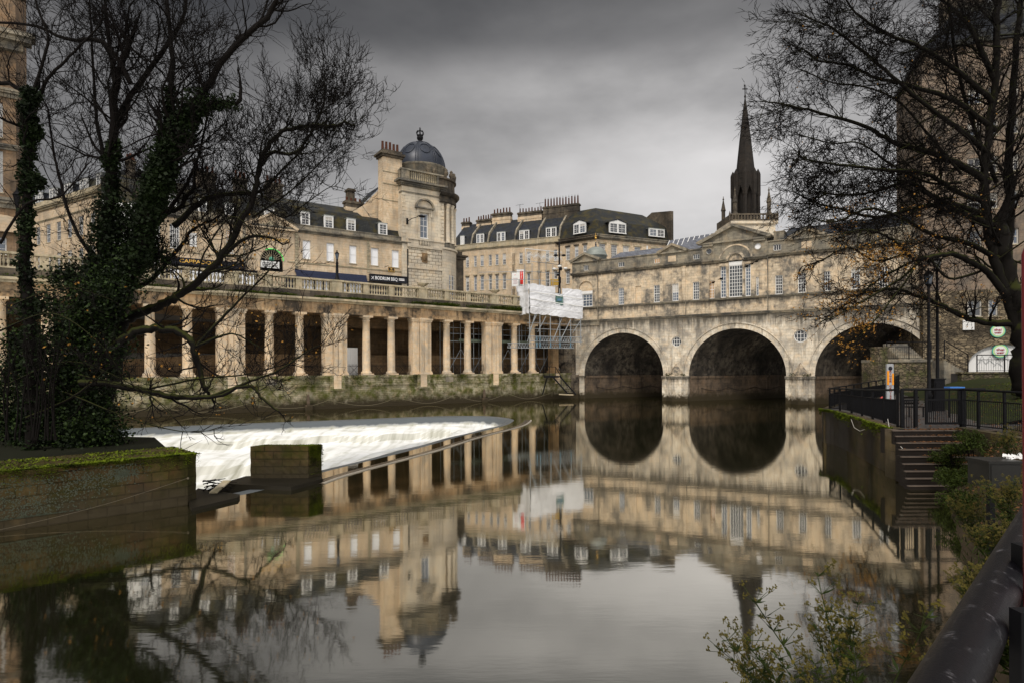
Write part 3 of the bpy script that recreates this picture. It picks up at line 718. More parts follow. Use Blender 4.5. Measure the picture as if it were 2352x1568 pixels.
# mooring ropes
for k in range(7):
    a=-1.5-7.6*k; b=a-7.6
    m=MB(); m.tube([(a+(b-a)*t,-.2-.05*math.sin(9*t),.95-.75*math.sin(math.pi*t)+.05*math.sin(7*t+k)) for t in [i/14 for i in range(15)]],.018,4)
    m.solo('mooring_rope',M['oldrope'],'sagging pale safety rope looped along the foot of the mossy river wall','rope','ropes looped along the river wall',fr=CO)
for i,k in enumerate((-34.0,-12.6)):
    m=MB(); m.box(k-.11,k+.11,-.36,-.14,-.4,1.35); m.lathe(k,-.25,[(.1,1.35),(.13,1.43),(.08,1.55)],8); m.box(k-.3,k+.3,-.62,-.16,-.4,.5)
    m.solo('timber_fender',M['vbase'],['dark timber post on the river wall left of the white cabinet','dark timber post on the river wall below the fourth pier near the scaffold'][i],'post',fr=CO)
# cabinet, planters, lamp
m=MB(); a,b=CO.sz(746+56,830,1.6)[0]-.75,CO.sz(802.5,830,1.6)[0]+1.4
a=CO.sz(797,830,1.8)[0]-.6; b=CO.sz(821.5,830,1.8)[0]
m.box(a,b,1.8,2.5,Z0,Z0+2.9); m.box(a+.95,a+.99,1.77,1.8,Z0+.1,Z0+2.8); m.box(a+.7,a+.8,1.76,1.8,Z0+1.2,Z0+1.6)
m.solo('storage_cabinet',M['white'],'tall white metal cabinet standing between columns of the colonnade','cabinet',fr=CO)
for i,c in enumerate((-20.75,-10.65,-.9)):
    r_=root('stone_planter',['stone urn planter on the balustrade pedestal below the domed building','stone urn planter on the balustrade pedestal just left of the sheeted scaffold','stone urn planter at the corner end of the balustrade, behind the sheeting'][i],'planter',CO,c,.17,ZT,'planters on the balustrade')
    m=MB(); m.lathe(c,.17,[(.25,ZT),(.25,ZT+.05),(.16,ZT+.12),(.5,ZT+.3),(.62,ZT+.42),(.64,ZT+.5),(.56,ZT+.5),(.5,ZT+.4)],18); m.build('bowl',M['balus'],r_)
    g=MB(); tufts(g,lambda:(c+random.gauss(0,.28),.17+random.gauss(0,.25),ZT+.42),260,.06,.18,1.2); g.build('plant',M['green'],r_)
def lantern_post(s,d,z0,h,fr,label,fluted=True,group=None):
    r_=root('street_lamp',label,'street lamp',fr,s,d,z0,group)
    m=MB(); m.lathe(s,d,[(.3,z0),(.3,z0+.12),(.2,z0+.2),(.19,z0+.32),(.15,z0+.4),(.13,z0+h*.55),(.16,z0+h*.57),(.09,z0+h*.64),(.1,z0+h*.69)],10); m.build('post',M['black'],r_)
    zl=z0+h*.69
    l=MB(); l.lathe(s,d,[(.09,zl),(.2,zl+h*.2)],6,smooth=False); lo=l.build('lantern',M['glassb'],r_)
    c=MB(); c.lathe(s,d,[(.25,zl+h*.2),(.22,zl+h*.225),(.08,zl+h*.27),(.05,zl+h*.29),(.07,zl+h*.3),(.01,zl+h*.33)],6); c.lathe(s,d,[(.12,zl-.03),(.12,zl+.02)],6)
    for k in range(6):
        a=math.pi*k/3; c.tube([(s+.09*math.cos(a),d+.09*math.sin(a),zl),(s+.21*math.cos(a),d+.21*math.sin(a),zl+h*.2)],.012,4)
    c.build('lantern_cap',M['black'],lo)
lantern_post(-30.8,.15,ZT,3.05,CO,'black fluted street lamp on a balustrade pedestal in front of the market front')
# ================================================================= GROUND, WATER, WEIR
def ghost(name,mb,mat,kind='structure',label=None):
    o=mb.build(name,mat); return tag(o,label,None,None,kind)
riverbed=plain('riverbed_mud',(.05,.045,.03),.95)
g=MB(); g.face((-1500,-400,-3.2),(1500,-400,-3.2),(1500,2500,-3.2),(-1500,2500,-3.2)); ghost('ground',g,riverbed)
asph=plain('paving',(.10,.095,.085),.8,sc=1.5)
st=MB()
P=[CO.w(LE-30,4.7,0),CO.w(1.5,4.7,0),CO.w(3.0,2.2,0),BR.w(-1.2,.4,0),BR.w(-1.2,17,0),(20,160,0),(40,420,0),(-400,420,0),(-400,-40,0)]
st.slab([(p[0],p[1]) for p in P],-3.1,12.05)
ghost('street',st,asph)
# street pavement strip behind the balustrade
P=[CO.w(LE-30,.42,0),CO.w(3,.42,0),CO.w(3,4.8,0),CO.w(LE-30,4.8,0)]
st=MB(); st.slab([(p[0],p[1]) for p in P],11.3,11.96); ghost('pavement',st,asph)
# weir arms (plan)
def smooth(pts,n):
    out=[]
    P=[pts[0]]+list(pts)+[pts[-1]]
    for i in range(1,len(P)-2):
        for k in range(n):
            t=k/n; a,b,c,d=P[i-1],P[i],P[i+1],P[i+2]
            out.append(tuple(.5*((2*b[j])+(-a[j]+c[j])*t+(2*a[j]-5*b[j]+4*c[j]-d[j])*t*t+(-a[j]+3*b[j]-3*c[j]+d[j])*t**3) for j in range(len(b))))
    out.append(tuple(pts[-1])); return out
far=[(-62,17),(-40,33.0),(-26.1,43.2),(-12.6,49.8),(-7.5,52.2),(-4.2,53.0),(-1.9,52.4),(-.5,50.6)]
near=[(.0,46.6),(-.75,43.0),(-3.2,36.5),(-5.0,30.6),(-7.4,24.2),(-8.2,21.0),(-9.4,19.2),(-14,17),(-30,9),(-50,0)]
apex=[(.15,48.6)]
farc=smooth(far+apex,8); nearc=smooth([(.15,48.6)]+near,8)
ring=farc+nearc[1:]
# upper river: one sheet with the weir basin cut out
W=MB()
outline=[(-260,-60),(220,-60),(220,330),(-260,330)]
hole=ring
polys=[[Vector((a,b,0)) for a,b in outline],[Vector((a,b,0)) for a,b in hole]]
flat=[p for q in polys for p in q]
W.add([(p.x,p.y,0) for p in flat],[tuple(t) for t in tessellate_polygon(polys)])
m,nt,b=newmat('river_surface')
nt.nodes.remove(b); o_=[n for n in nt.nodes if n.type=='OUTPUT_MATERIAL'][0]
gl=N(nt,'ShaderNodeBsdfGlossy'); gl.inputs['Roughness'].default_value=.042
df=N(nt,'ShaderNodeBsdfDiffuse'); df.inputs['Color'].default_value=(.03,.032,.012,1)
v=coords(nt); nn=noise(nt,coords(nt,(.12,.5,1),rot=(0,0,.25)),1.,3,.5)
gl.inputs['Color'].default_value=(.80,.77,.70,1)
lw=N(nt,'ShaderNodeLayerWeight'); lw.inputs['Blend'].default_value=.5
fc=R0=None
n=N(nt,'ShaderNodeValToRGB'); e=n.color_ramp.elements; e[0].position=.3; e[0].color=(.8,.8,.8,1); e[1].position=1.; e[1].color=(.93,.93,.93,1); link(nt,lw.outputs['Facing'],n.inputs[0])
ms=N(nt,'ShaderNodeMixShader'); link(nt,n.outputs[0],ms.inputs[0]); link(nt,df.outputs[0],ms.inputs[1]); link(nt,gl.outputs[0],ms.inputs[2]); link(nt,ms.outputs[0],o_.inputs[0])
w1=noise(nt,coords(nt,(.55,1.9,1),rot=(0,0,.1)),1.3,4,.55); w2=noise(nt,coords(nt,(.5,2.2,1),rot=(0,0,-.25)),5.,3,.5)
bp=N(nt,'ShaderNodeBump'); bp.inputs['Strength'].default_value=.0055; bp.inputs['Distance'].default_value=.25
link(nt,mth(nt,'ADD',w1,mth(nt,'MULTIPLY',w2,.25)),bp.inputs['Height']); link(nt,bp.outputs[0],gl.inputs['Normal'])
water=ghost('river_water',W,m)
WATERM=m
# falling water: ruled between the two arms, stepped down from the rim
m,nt,b=newmat('weir_foam')
v=coords(nt,(1,1,1)); sp=N(nt,'ShaderNodeSeparateXYZ'); link(nt,v,sp.inputs[0])
stk=noise(nt,coords(nt,(1.7,.14,.2),rot=(0,0,.66)),1.2,3,.5)
st2=noise(nt,coords(nt,(.5,1.1,1),rot=(0,0,.66)),.7,4,.55)
zz=mth(nt,'ADD',sp.outputs[2],mth(nt,'MULTIPLY',mth(nt,'SUBTRACT',stk,.5),.35))
k=ramp(nt,mth(nt,'MULTIPLY_ADD',zz,-1.,0.),.36,.56)
wc=mixc(nt,ramp(nt,mth(nt,'ADD',mth(nt,'MULTIPLY',stk,.4),mth(nt,'MULTIPLY',st2,.6)),.3,.56),(.52,.52,.45),(.80,.81,.79))
gn=N(nt,'ShaderNodeNewGeometry'); gs=N(nt,'ShaderNodeSeparateXYZ'); link(nt,gn.outputs['True Normal'],gs.inputs[0])
fall=ramp(nt,mth(nt,'ADD',mth(nt,'ABSOLUTE',gs.outputs[2]),mth(nt,'MULTIPLY',mth(nt,'SUBTRACT',stk,.5),.25)),.82,.985,(1,1,1),(0,0,0))
wc=mixc(nt,mth(nt,'MULTIPLY',fall,.85),wc,mixc(nt,ramp(nt,stk,.3,.68),(.27,.265,.20),(.66,.65,.57)))
col=mixc(nt,k,(.10,.112,.118),wc)
link(nt,col,b.inputs['Base Color'])
link(nt,mth(nt,'MULTIPLY_ADD',k,.4,.42),b.inputs['Roughness']); b.inputs['Specular IOR Level'].default_value=.3
b.inputs['Subsurface Weight'].default_value=.0
bump(nt,b,stk,.06,.08)
FO=m
def prof(d):
    pts=[(0,0),(.5,-.04),(1.1,-.42),(1.5,-.62),(3.4,-.7),(3.9,-.85),(4.7,-1.35),(5.1,-1.45),(8.6,-1.52),(9.3,-1.75),(10.5,-2.5),(11.2,-2.6),(60,-2.65)]
    for i in range(len(pts)-1):
        if d<=pts[i+1][0]:
            t=(d-pts[i][0])/(pts[i+1][0]-pts[i][0]); t=t*t*(3-2*t) if i not in(0,) else t; return pts[i][1]+(pts[i+1][1]-pts[i][1])*t
    return -2.65
def dist(px,py):
    best=1e9
    for i in range(len(ring)-1):
        ax,ay=ring[i];bx,by=ring[i+1]; dx=bx-ax;dy=by-ay; t=((px-ax)*dx+(py-ay)*dy)/(dx*dx+dy*dy+1e-9); t=max(0,min(1,t))
        q=(px-ax-t*dx)**2+(py-ay-t*dy)**2
        if q<best: best=q
    return math.sqrt(best)
def resample(c,n):
    L=[0]
    for i in range(1,len(c)): L.append(L[-1]+math.dist(c[i],c[i-1]))
    out=[];j=0
    for k in range(n+1):
        t=L[-1]*(k/n)**1.5
        while j<len(c)-2 and L[j+1]<t: j+=1
        u=(t-L[j])/(L[j+1]-L[j]+1e-9); out.append((c[j][0]+(c[j+1][0]-c[j][0])*u,c[j][1]+(c[j+1][1]-c[j][1])*u))
    return out
nu,nv=150,90
A=resample(farc[::-1],nu); B=resample(nearc,nu)
fm=MB(); vs=[]
for i in range(nu+1):
    for j in range(nv+1):
        t=j/nv; t=.5-.5*math.cos(math.pi*t); t=t
        x=A[i][0]*(1-t)+B[i][0]*t; y=A[i][1]*(1-t)+B[i][1]*t
        d=dist(x,y); z=prof(max(0,d+.35*math.sin(x*.9+y*.3)*min(1,d/3)+.3*math.sin(x*.31)*min(1,d/3)))
        z+=(.05*math.sin(x*1.3+y*.7)+.03*math.sin(x*2.9-y*1.7))*min(1,d/2)
        vs.append((x,y,z-.001))
fs=[(i*(nv+1)+j,i*(nv+1)+j+1,(i+1)*(nv+1)+j+1,(i+1)*(nv+1)+j) for i in range(nu) for j in range(nv)]
fm.add(vs,fs,True); ghost('weir_water',fm,FO)
# stone rim of the near arm with its thin raised lip line
wr=root('curved_weir','dark curved stone weir crest with a thin wet edge, horseshoe shaped','weir')
m=MB()
cr=plain('wet_weir_stone',(.075,.06,.045),.25,sc=1.2,var=.5)
C=nearc[2:46]
def offs(c,d):
    out=[]
    for i in range(len(c)):
        a=c[max(0,i-1)]; b_=c[min(len(c)-1,i+1)]; dx=b_[0]-a[0]; dy=b_[1]-a[1]; l=math.hypot(dx,dy); out.append((c[i][0]-dy/l*d,c[i][1]+dx/l*d))
    return out
i0=offs(C,-.25); i1=offs(C,1.25); i2=offs(C,1.38)
for a in range(len(C)-1):
    p,q,r_,s_=i0[a],i0[a+1],i1[a+1],i1[a]
    m.face((p[0],p[1],-.03),(q[0],q[1],-.03),(r_[0],r_[1],.012),(s_[0],s_[1],.012))
    m.face((p[0],p[1],-.5),(q[0],q[1],-.5),(q[0],q[1],-.03),(p[0],p[1],-.03))
o=m.build('crest',cr,wr)
m=MB()
for a in range(len(C)-1):
    p,q,r_,s_=i1[a],i1[a+1],i2[a+1],i2[a]
    m.face((p[0],p[1],.03),(q[0],q[1],.03),(r_[0],r_[1],.03),(s_[0],s_[1],.03)); m.face((s_[0],s_[1],.03),(r_[0],r_[1],.03),(r_[0],r_[1],-.1),(s_[0],s_[1],-.1))
m.build('lip',plain('pale_lip',(.30,.27,.22),.4),wr)
C=farc[20:]+nearc[:3]; i0=offs(C,.06); i1=offs(C,.5)
# stone block pier with slab
def onp(x,y,z): p=onz(x,y,z); return (p[0],p[1])
sp_=root('stone_pier_block','square mossy stone block standing on a slab at the end of the weir','pier')
s0=MB(); s0.slab([onp(507,1109,.13),onp(668.7,1117,.13),onp(741,1098,.13),onp(737,1090,.13),onp(565,1092,.13)],-1.,.13)
ws=plain('wet_slab',(.014,.012,.008),.5,sc=1.5,var=.4)
s0.build('slab',ws,sp_)
A_=onp(575.5,1097,.13); B_=onp(708,1097,.13); Cb=onp(739,1091,.13); 
D_=(A_[0]+(Cb[0]-B_[0]),A_[1]+(Cb[1]-B_[1]))
import bmesh
def rough_block(poly,z0,z1,amp,seg=.14):
    """stone mass: dense box over a convex quad, edges knocked about"""
    bm=bmesh.new()
    n=len(poly); lo=[bm.verts.new((a,b,z0)) for a,b in poly]; hi=[bm.verts.new((a,b,z1)) for a,b in poly]
    bm.faces.new(lo[::-1]); bm.faces.new(hi)
    for i in range(n): bm.faces.new((lo[i],lo[(i+1)%n],hi[(i+1)%n],hi[i]))
    for _ in range(8):
        L=[e for e in bm.edges if e.calc_length()>seg*2]
        if not L: break
        bmesh.ops.subdivide_edges(bm,edges=L,cuts=1,use_grid_fill=True)
    bmesh.ops.triangulate(bm,faces=bm.faces)
    for v in bm.verts:
        f=.5+.5*math.sin(v.co.z*20+3*math.sin(v.co.x*5)+v.co.y*4)
        v.co+=Vector((U(-1,1),U(-1,1),U(-.4,.4)))*amp*(.5+f)
    bm.normal_update()
    r=([tuple(v.co) for v in bm.verts],[tuple(v.index for v in f.verts) for f in bm.faces])
    bm.verts.index_update(); r=([tuple(v.co) for v in bm.verts],[tuple(v.index for v in f.verts) for f in bm.faces]); bm.free(); return r
bk=MB(); v_,f_=rough_block([A_,B_,Cb,D_],.13,1.27,.012,.12); bk.add(v_,f_); bo=bk.build('block',M['lockw'],sp_)
mo=MB()
def moss_patch(mb,n,fn,s0,s1,lift=.03):
    for _ in range(n):
        x,y,z,nx,ny,nz=fn(); s=U(s0,s1); a=U(0,6.3)
        q=(nx*lift*R()+U(-.5,.5)*s*.6,ny*lift*R()+U(-.5,.5)*s*.6,nz*lift*R()+U(-.3,.5)*s*.6)
        mb.face((x,y,z),(x+s*math.cos(a)+q[0],y+s*math.sin(a)+q[1],z+q[2]+s*.3),(x+s*math.cos(a+1.2)+nx*.04,y+s*math.sin(a+1.2)+ny*.04,z+U(-.2,.5)*s))
def fnr():
    t=R(); h=1.27-abs(random.gauss(0,.42)); h=max(.25,h)
    return (B_[0]+(Cb[0]-B_[0])*t+.02,B_[1]+(Cb[1]-B_[1])*t-.01,h,1,0,0)
moss_patch(mo,2600,fnr,.012,.045)
def fnt():
    t,u=R(),R(); 
    e=random.choice((0,1)); 
    if e: t=1-abs(random.gauss(0,.1))
    return (A_[0]+(B_[0]-A_[0])*t+(Cb[0]-B_[0])*u,A_[1]+(B_[1]-A_[1])*t+(Cb[1]-B_[1])*u,1.27,0,0,1)
moss_patch(mo,900,fnt,.01,.03)
mo.build('moss',M['moss'],bo)
# long lock wall at the left
lw_=root('lock_wall','long low moss topped stone wall at the left, stained brown and pale','wall')
p0=onp(459.6,1154.7,0.); d0=(-.60,-.80)
far_=(p0[0],p0[1]); 
q=onp(0,1221,0.); dx,dy=q[0]-p0[0],q[1]-p0[1]; l=math.hypot(dx,dy); dx/=l;dy/=l
nx,ny=-dy,dx
if ny<0: nx,ny=-nx,-ny
zt=1.48
def wp(s,d): return (p0[0]+dx*s+nx*d,p0[1]+dy*s+ny*d)
wm=MB(); v_,f_=rough_block([wp(.35,0),wp(12,0),wp(12,2.6),wp(.0,2.6),wp(0,.35)][::-1],-1.2,zt,.014,.16); wm.add(v_,f_); wo=wm.build('masonry',M['lockw'],lw_)
mo=MB()
def fnt():
    s=U(0,1)**1.0*11.8; d=random.choice((U(0,2.5),abs(random.gauss(0,.25)))); x,y=wp(s,d)
    if math.sin(x*3+y)+math.sin(y*5.1)+U(-1.4,1)<-.9: x,y=wp(s*.98,.02)
    return (x,y,zt+.005,0,0,1)
moss_patch(mo,16000,fnt,.02,.06)
def fnf():
    s=U(0,11.8); h=zt-abs(random.gauss(0,.16)); x,y=wp(s,-.01)
    if math.sin(s*1.9)+math.sin(s*5.3)+U(-1,1)<0: h=zt-abs(random.gauss(0,.04))
    return (x,y,h,-nx,-ny,0)
moss_patch(mo,7000,fnf,.015,.045)
mo.build('moss',M['moss'],wo)
lic=plain('grey_lichen',(.055,.064,.045),.9,sc=9,var=.35)
mo=MB()
def fnl():
    c=random.choice(((2.9,1.0,.42,.22),(2.0,1.15,.25,.12),(4.6,.75,.8,.2),(4.0,.35,.5,.2),(6.3,.9,.7,.2),(4.9,1.15,1.,.1)))
    s=random.gauss(c[0],c[2]); h=min(zt-.1,random.gauss(c[1],c[3])); x,y=wp(max(.5,s),-.022); return (x,y,max(.3,h),-nx,-ny,0)
for _ in range(3200):
    x,y,z,a_,b_,c_=fnl(); s=U(.008,.03); a=U(0,6.3)
    p=lambda t:(x+dx*s*math.cos(t),y+dy*s*math.cos(t),z+s*math.sin(t)); mo.face(p(a),p(a+2.1),p(a+4.2))
mo.build('lichen',lic,wo)
rg=MB(); a=wp(.35,-.06); e=wp(5.3,-.12)
rg.tube([(a[0]+(e[0]-a[0])*t,a[1]+(e[1]-a[1])*t,.78*(1-t)-.12*math.sin(math.pi*t)+.03) for t in [i/12 for i in range(13)]],.006,4); rg.ball((a[0],a[1],.8),.035,8,6)
tag(rg.solo('mooring_line',plain('old_rope',(.10,.085,.06),.9)),'thin old rope hanging slack across the face of the left wall','rope')
# low wet ledge slab at the wall end, with drift wood
sl=MB(); sl.slab([onp(455,1120,.1),onp(551,1134,.1),onp(547,1141,.1),onp(440,1166,.1),onp(430,1140,.1)],-.6,.1)
tag(sl.solo('landing_slab',ws),'wet stone slab jutting from the end of the mossy left wall','slab')
db=MB()
for i in range(26):
    a=onz(U(462,505),U(1108,1132),.1); an=random.gauss(.5,.5); L=U(.2,.6)
    db.tube([(a[0],a[1],.1+U(0,.12)),(a[0]+L*.5*math.cos(an),a[1]+L*.5*math.sin(an),.14+U(0,.1)),(a[0]+L*math.cos(an),a[1]+L*math.sin(an),.1+U(0,.1))],[.02,.018,.01],5)
tag(db.solo('driftwood',M['bark']),'heap of dark driftwood caught between the left wall and the slab','driftwood')
bd=MB(); a=onz(480,1133,.1); e=onz(523,1117,.12); 
bd.add([(a[0],a[1],.11),(a[0]+.25,a[1],.11),(e[0]+.1,e[1],.3),(e[0]-.15,e[1],.3),(a[0],a[1],.15),(a[0]+.25,a[1],.15),(e[0]+.1,e[1],.34),(e[0]-.15,e[1],.34)],[(0,1,2,3),(7,6,5,4),(0,4,5,1),(1,5,6,2),(2,6,7,3),(3,7,4,0)])
tag(bd.solo('plank',M['balus']),'pale plank lying against the driftwood between wall and slab','plank')
# island ground behind the wall, under the ivy tree
ig=MB(); ig.slab([wp(1.6,2.4),wp(13,2.4),wp(22,4),(-32,24),(-24,28),(-15.0,26),(-12.2,22)],-1.6,1.2); ghost('island_ground',ig,plain('island_soil',(.010,.011,.005),.95))
# dark wooded bank seen through the arches
# ================================================================= TOWN
def pots(mb,cx,cy,z,n,L,along='x',h=.75,r=.13,taper=.8):
    for k in range(n):
        t=(k+.5)/n-.5; x=cx+(L*t if along=='x' else 0); y=cy+(L*t if along=='y' else 0)
        hh=h*U(.85,1.08); mb.lathe(x,y,[(r*1.05,z),(r,z+.1),(r*taper,z+hh-.08),(r*1.05*taper,z+hh-.06),(r*taper*1.05,z+hh),(r*.5,z+hh-.02)],8)
def chimney(r,x0,x1,y0,y1,z0,z1,n,mat='bath',h=.75,pr=.13,along=None,bands=(),taper=.8,cowl=False):
    m=MB(); m.box(x0,x1,y0,y1,z0,z1-.85)
    cap=MB(); cap.box(x0+.01,x1-.01,y0+.01,y1-.01,z1-.85,z1-.35); cap.box(x0-.12,x1+.12,y0-.12,y1+.12,z1-.35,z1-.12); cap.box(x0-.04,x1+.04,y0-.04,y1+.04,z1-.12,z1)
    for b in bands: m.box(x0-.06,x1+.06,y0-.06,y1+.06,b,b+.18)
    c=m.build('chimney',M[mat],r); cap.build('chimney_cap',M['sooty'],c)
    p=MB(); al=along or ('x' if x1-x0>y1-y0 else 'y')
    pots(p,(x0+x1)/2,(y0+y1)/2,z1,n,(x1-x0 if al=='x' else y1-y0),al,h,pr,taper); p.build('chimney_pots',M['pot'],c)
    if cowl:
        q=MB(); L=(x1-x0 if al=='x' else y1-y0)
        for k in range(n):
            t=(k+.5)/n-.5; q.lathe((x0+x1)/2+(L*t if al=='x' else 0),(y0+y1)/2+(L*t if al=='y' else 0),[(pr*.8,z1+h),(.0,z1+h+.42)],6)
        q.build('chimney_cowls',M['steel'],c)
    return c
def dormer(r,s0,s1,z0,z1,y,depth=1.3,nx=2,nz=4,ped=False,slopeback=True,pane='glass',roofm='slated',wide=False):
    m=MB(); m.box(s0,s1,y+.03,y+depth,z0,z1-.02); d=m.build('dormer',M['slated'],r)
    f=MB(); f.box(s0-.03,s0+.07,y-.05,y+.28,z0,z1+.02); f.box(s1-.07,s1+.03,y-.05,y+.28,z0,z1+.02); f.box(s0+.07,s1-.07,y-.05,y+.28,z1-.14,z1+.02); f.box(s0-.08,s1+.08,y-.09,y+.05,z0-.1,z0); f.build('dormer_frame',M['white'],d)
    if wide:
        c=(s0+s1)/2; f=MB(); f.box(c-.1,c+.1,y-.05,y+.05,z0,z1-.14); f.build('mullion',M['white'],d)
        for a,b in ((s0+.07,c-.1),(c+.1,s1-.07)): sash(d,a,b,z0,z1-.14,y-.2,2,nz,.17,.06,.04,sill=False,pane=pane,mid=True)
    else: sash(d,s0+.07,s1-.07,z0,z1-.14,y-.2,nx,nz,.17,.05,.04,sill=False,pane=pane)
    if ped:
        k=MB(); c=(s0+s1)/2; k.prism([(s0-.2,z1+.02),(s1+.2,z1+.02),(c,z1+.55)],y-.03,y+.1); k.build('dormer_pediment',M['white'],d)
        k=MB(); k.prism([(s0-.35,z1-.02),(c,z1+.56),(s1+.35,z1-.02),(s1+.35,z1+.1),(c,z1+.72),(s0-.35,z1+.1)],y-.12,y+depth); k.build('dormer_roof',M[roofm],d)
    else:
        k=MB(); k.box(s0-.1,s1+.1,y-.1,y+depth+.2,z1+.022,z1+.09); k.build('dormer_roof',M['lead'],d)
def mansard(mb,s0,s1,y0,z0,y1,z1,y2,z2,yb):
    mb.face((s0,y0,z0),(s1,y0,z0),(s1,y1,z1),(s0,y1,z1)); mb.face((s0,y1,z1),(s1,y1,z1),(s1,y2,z2),(s0,y2,z2)); mb.face((s0,y2,z2),(s1,y2,z2),(s1,yb,z0),(s0,yb,z0))
    mb.face((s0,y0,z0),(s0,y1,z1),(s0,y2,z2),(s0,yb,z0)); mb.face((s1,y0,z0),(s1,yb,z0),(s1,y2,z2),(s1,y1,z1))
G=12.05
def S(x,y,d=0): return MK.sz(x,y,d)
# ---- market terrace
mk=root('market_building','long honey stone terrace with pedimented market front and mossy mansard roof','building',MK,-4.5,0,G)
L0=S(367,560)[0]; L1=S(933.5,560)[0]; RX=S(841,560)[0]
COR=20.55; PAR=21.5
bl=[(695,713.5),(750,767.4),(802.5,819),(851.8,869.3),(900,916.4)]
bw=[(S(a,575)[0],S(b,575)[0]) for a,b in bl]
dk=[(S(389.8,545)[0],S(412.6,545)[0]),(S(520.5,555)[0],S(536,555)[0])]
FC=S(624,600)[0]; FR=1.3
fh=[(FC-FR,15.6),(FC+FR,15.6),(FC+FR,16.9)]+arc(FC,16.9,FR,0,180,16)[1:-1]+[(FC-FR,16.9)]
w=MB()
w.wall([(L0,G),(L1,G),(L1,COR),(L0,COR)],[rect(a,b,17.42,19.7) for a,b in bw]+[rect(a,b,17.3,19.9) for a,b in dk]+[fh],0,.2)
w.box(L1-.01,L1,.0,9,G,COR); w.box(S(457,560)[0],S(481,560)[0],-.05,-.001,19.55,19.7); w.build('facade',M['bath'],mk)
for i,(a,b) in enumerate(bw): sash(mk,a,b,17.42,19.7,0,1,2,.12,.08,.04,pane='blind',sill=True)
for a,b in dk: sash(mk,a,b,17.3,19.9,0,4,5,.1,.09,.045,sill='w')
c=MB(); cornice(c,L0,L1,0,COR,.4,.45); c.box(L0,L1,-.05,.4,COR+.4,PAR); c.box(L0,L1,-.12,.45,PAR,PAR+.08)
for a,b in ((FC-3.2,FC-2.9),(FC+2.7,FC+3.0)): c.box(a,b,-.1,-.001,G+4,COR)
c.build('parapet',M['attic'],mk)
for z in (16.85,): 
    for u0,u1 in ((L0,FC-1.8),(FC+1.8,L1)): c=MB(); c.box(u0,u1,-.08,-.002,z,z+.16); c.build('string_course',M['balus'],mk)
for x,y_ in ((RX+.1,0),(L1-.5,0),(FC+2.7,-.1)):
    qn=MB()
    for k in range(12):
        e=.28 if k%2 else .42; qn.box(x,x+e,y_-.07,y_-.001,G+4.4+k*.34,G+4.4+k*.34+.29)
    qn.build('quoin',M['balus'],mk)
pediment(mk,FC-2.75,FC+2.75,COR+.2,22.25,-.22,'bath','bath',.3,.22)
ca=MB(); ca.lathe(FC,-.26,[(0,COR+.5)],3) if 0 else None
ca.ball((FC,-.24,21.15),.32,12,8,(1,.35,1.1)); ca.tube([(FC-.3,-.27,21.3),(FC-.6,-.27,21.0),(FC-1.0,-.27,21.12),(FC-1.15,-.27,20.95)],[.12,.1,.1,.05],6); ca.tube([(FC+.3,-.27,21.3),(FC+.6,-.27,21.0),(FC+1.0,-.27,21.12),(FC+1.15,-.27,20.95)],[.12,.1,.1,.05],6)
ca.build('carved_cartouche',M['balus'],mk)
t=MB(); put_text(t,'BATH  MARKETS',.52,FC+.35,19.35,-.03,fit=3.3); t.build('gilt_letters',M['gold'],mk)
# fanlight with wheel bars and green rim
fl=MB()
for k in range(1,12):
    a=math.pi*k/12; p=lambda r,q:(FC+r*math.cos(a)-q*math.sin(a),.1,16.9+r*math.sin(a)+q*math.cos(a)); fl.face(p(.3,-.025),p(FR*.95,-.025),p(FR*.95,.025),p(.3,.025))
for r0,r1 in ((.62,.66),(1.18,1.28)):
    for j in range(24):
        t0,t1=math.pi*j/24,math.pi*(j+1)/24; f=lambda r,t:(FC+r*math.cos(t),.09,16.9+r*math.sin(t)); fl.face(f(r0,t0),f(r1,t0),f(r1,t1),f(r0,t1))
fo=fl.build('fanlight',M['balus'],mk)
p=MB(); p.add([(x,.18,z) for x,z in fh],[tuple(range(len(fh)))]); p.build('pane',M['dark'],fo)
gr=plain('green_neon_rim',(.06,.55,.10),.4,var=.1,emit=.6)
q=MB(); q.tube([(FC+FR*1.02*math.cos(math.radians(a)),-.06,16.9+FR*1.02*math.sin(math.radians(a))) for a in range(0,125,6)],.05,5); q.build('green_rim',gr,fo)
q=MB(); q.lathe(FC,.02,[(.0,16.8),(.25,16.85),(.3,17.0),(.2,17.25),(0,17.3)],8); q.build('green_clock',plain('verdigris',(.08,.3,.2),.5),fo)
sg=MB(); sg.box(FC-1.25,FC+.85,-.12,-.02,15.95,16.75); so_=sg.solo('market_sign',M['white'],'white notice board below the fan window of the market front','sign',fr=MK)
t=MB(); put_text(t,'MARKET HALL\nNOW OPEN',.2,FC-.2,16.35,-.14) ; 
t.v=[(a,b,c_) for a,b,c_ in t.v]
for k in range(3): pass
tt=MB(); 
for k in range(3): tt.box(FC-1.05,FC+.65,-.13,-.122,16.08+.2*k,16.14+.2*k)
ob=so_.name; ROOT[ob]=((min(FC-1.25,9e9)+FC+.85)/2,-.07,15.95); tt.build('printed_lines',M['bsign'],so_)
db=MB(); db.box(FC-1.3,FC+1.3,.02,.2,G,15.6); db.build('doorway',M['dark'],mk)
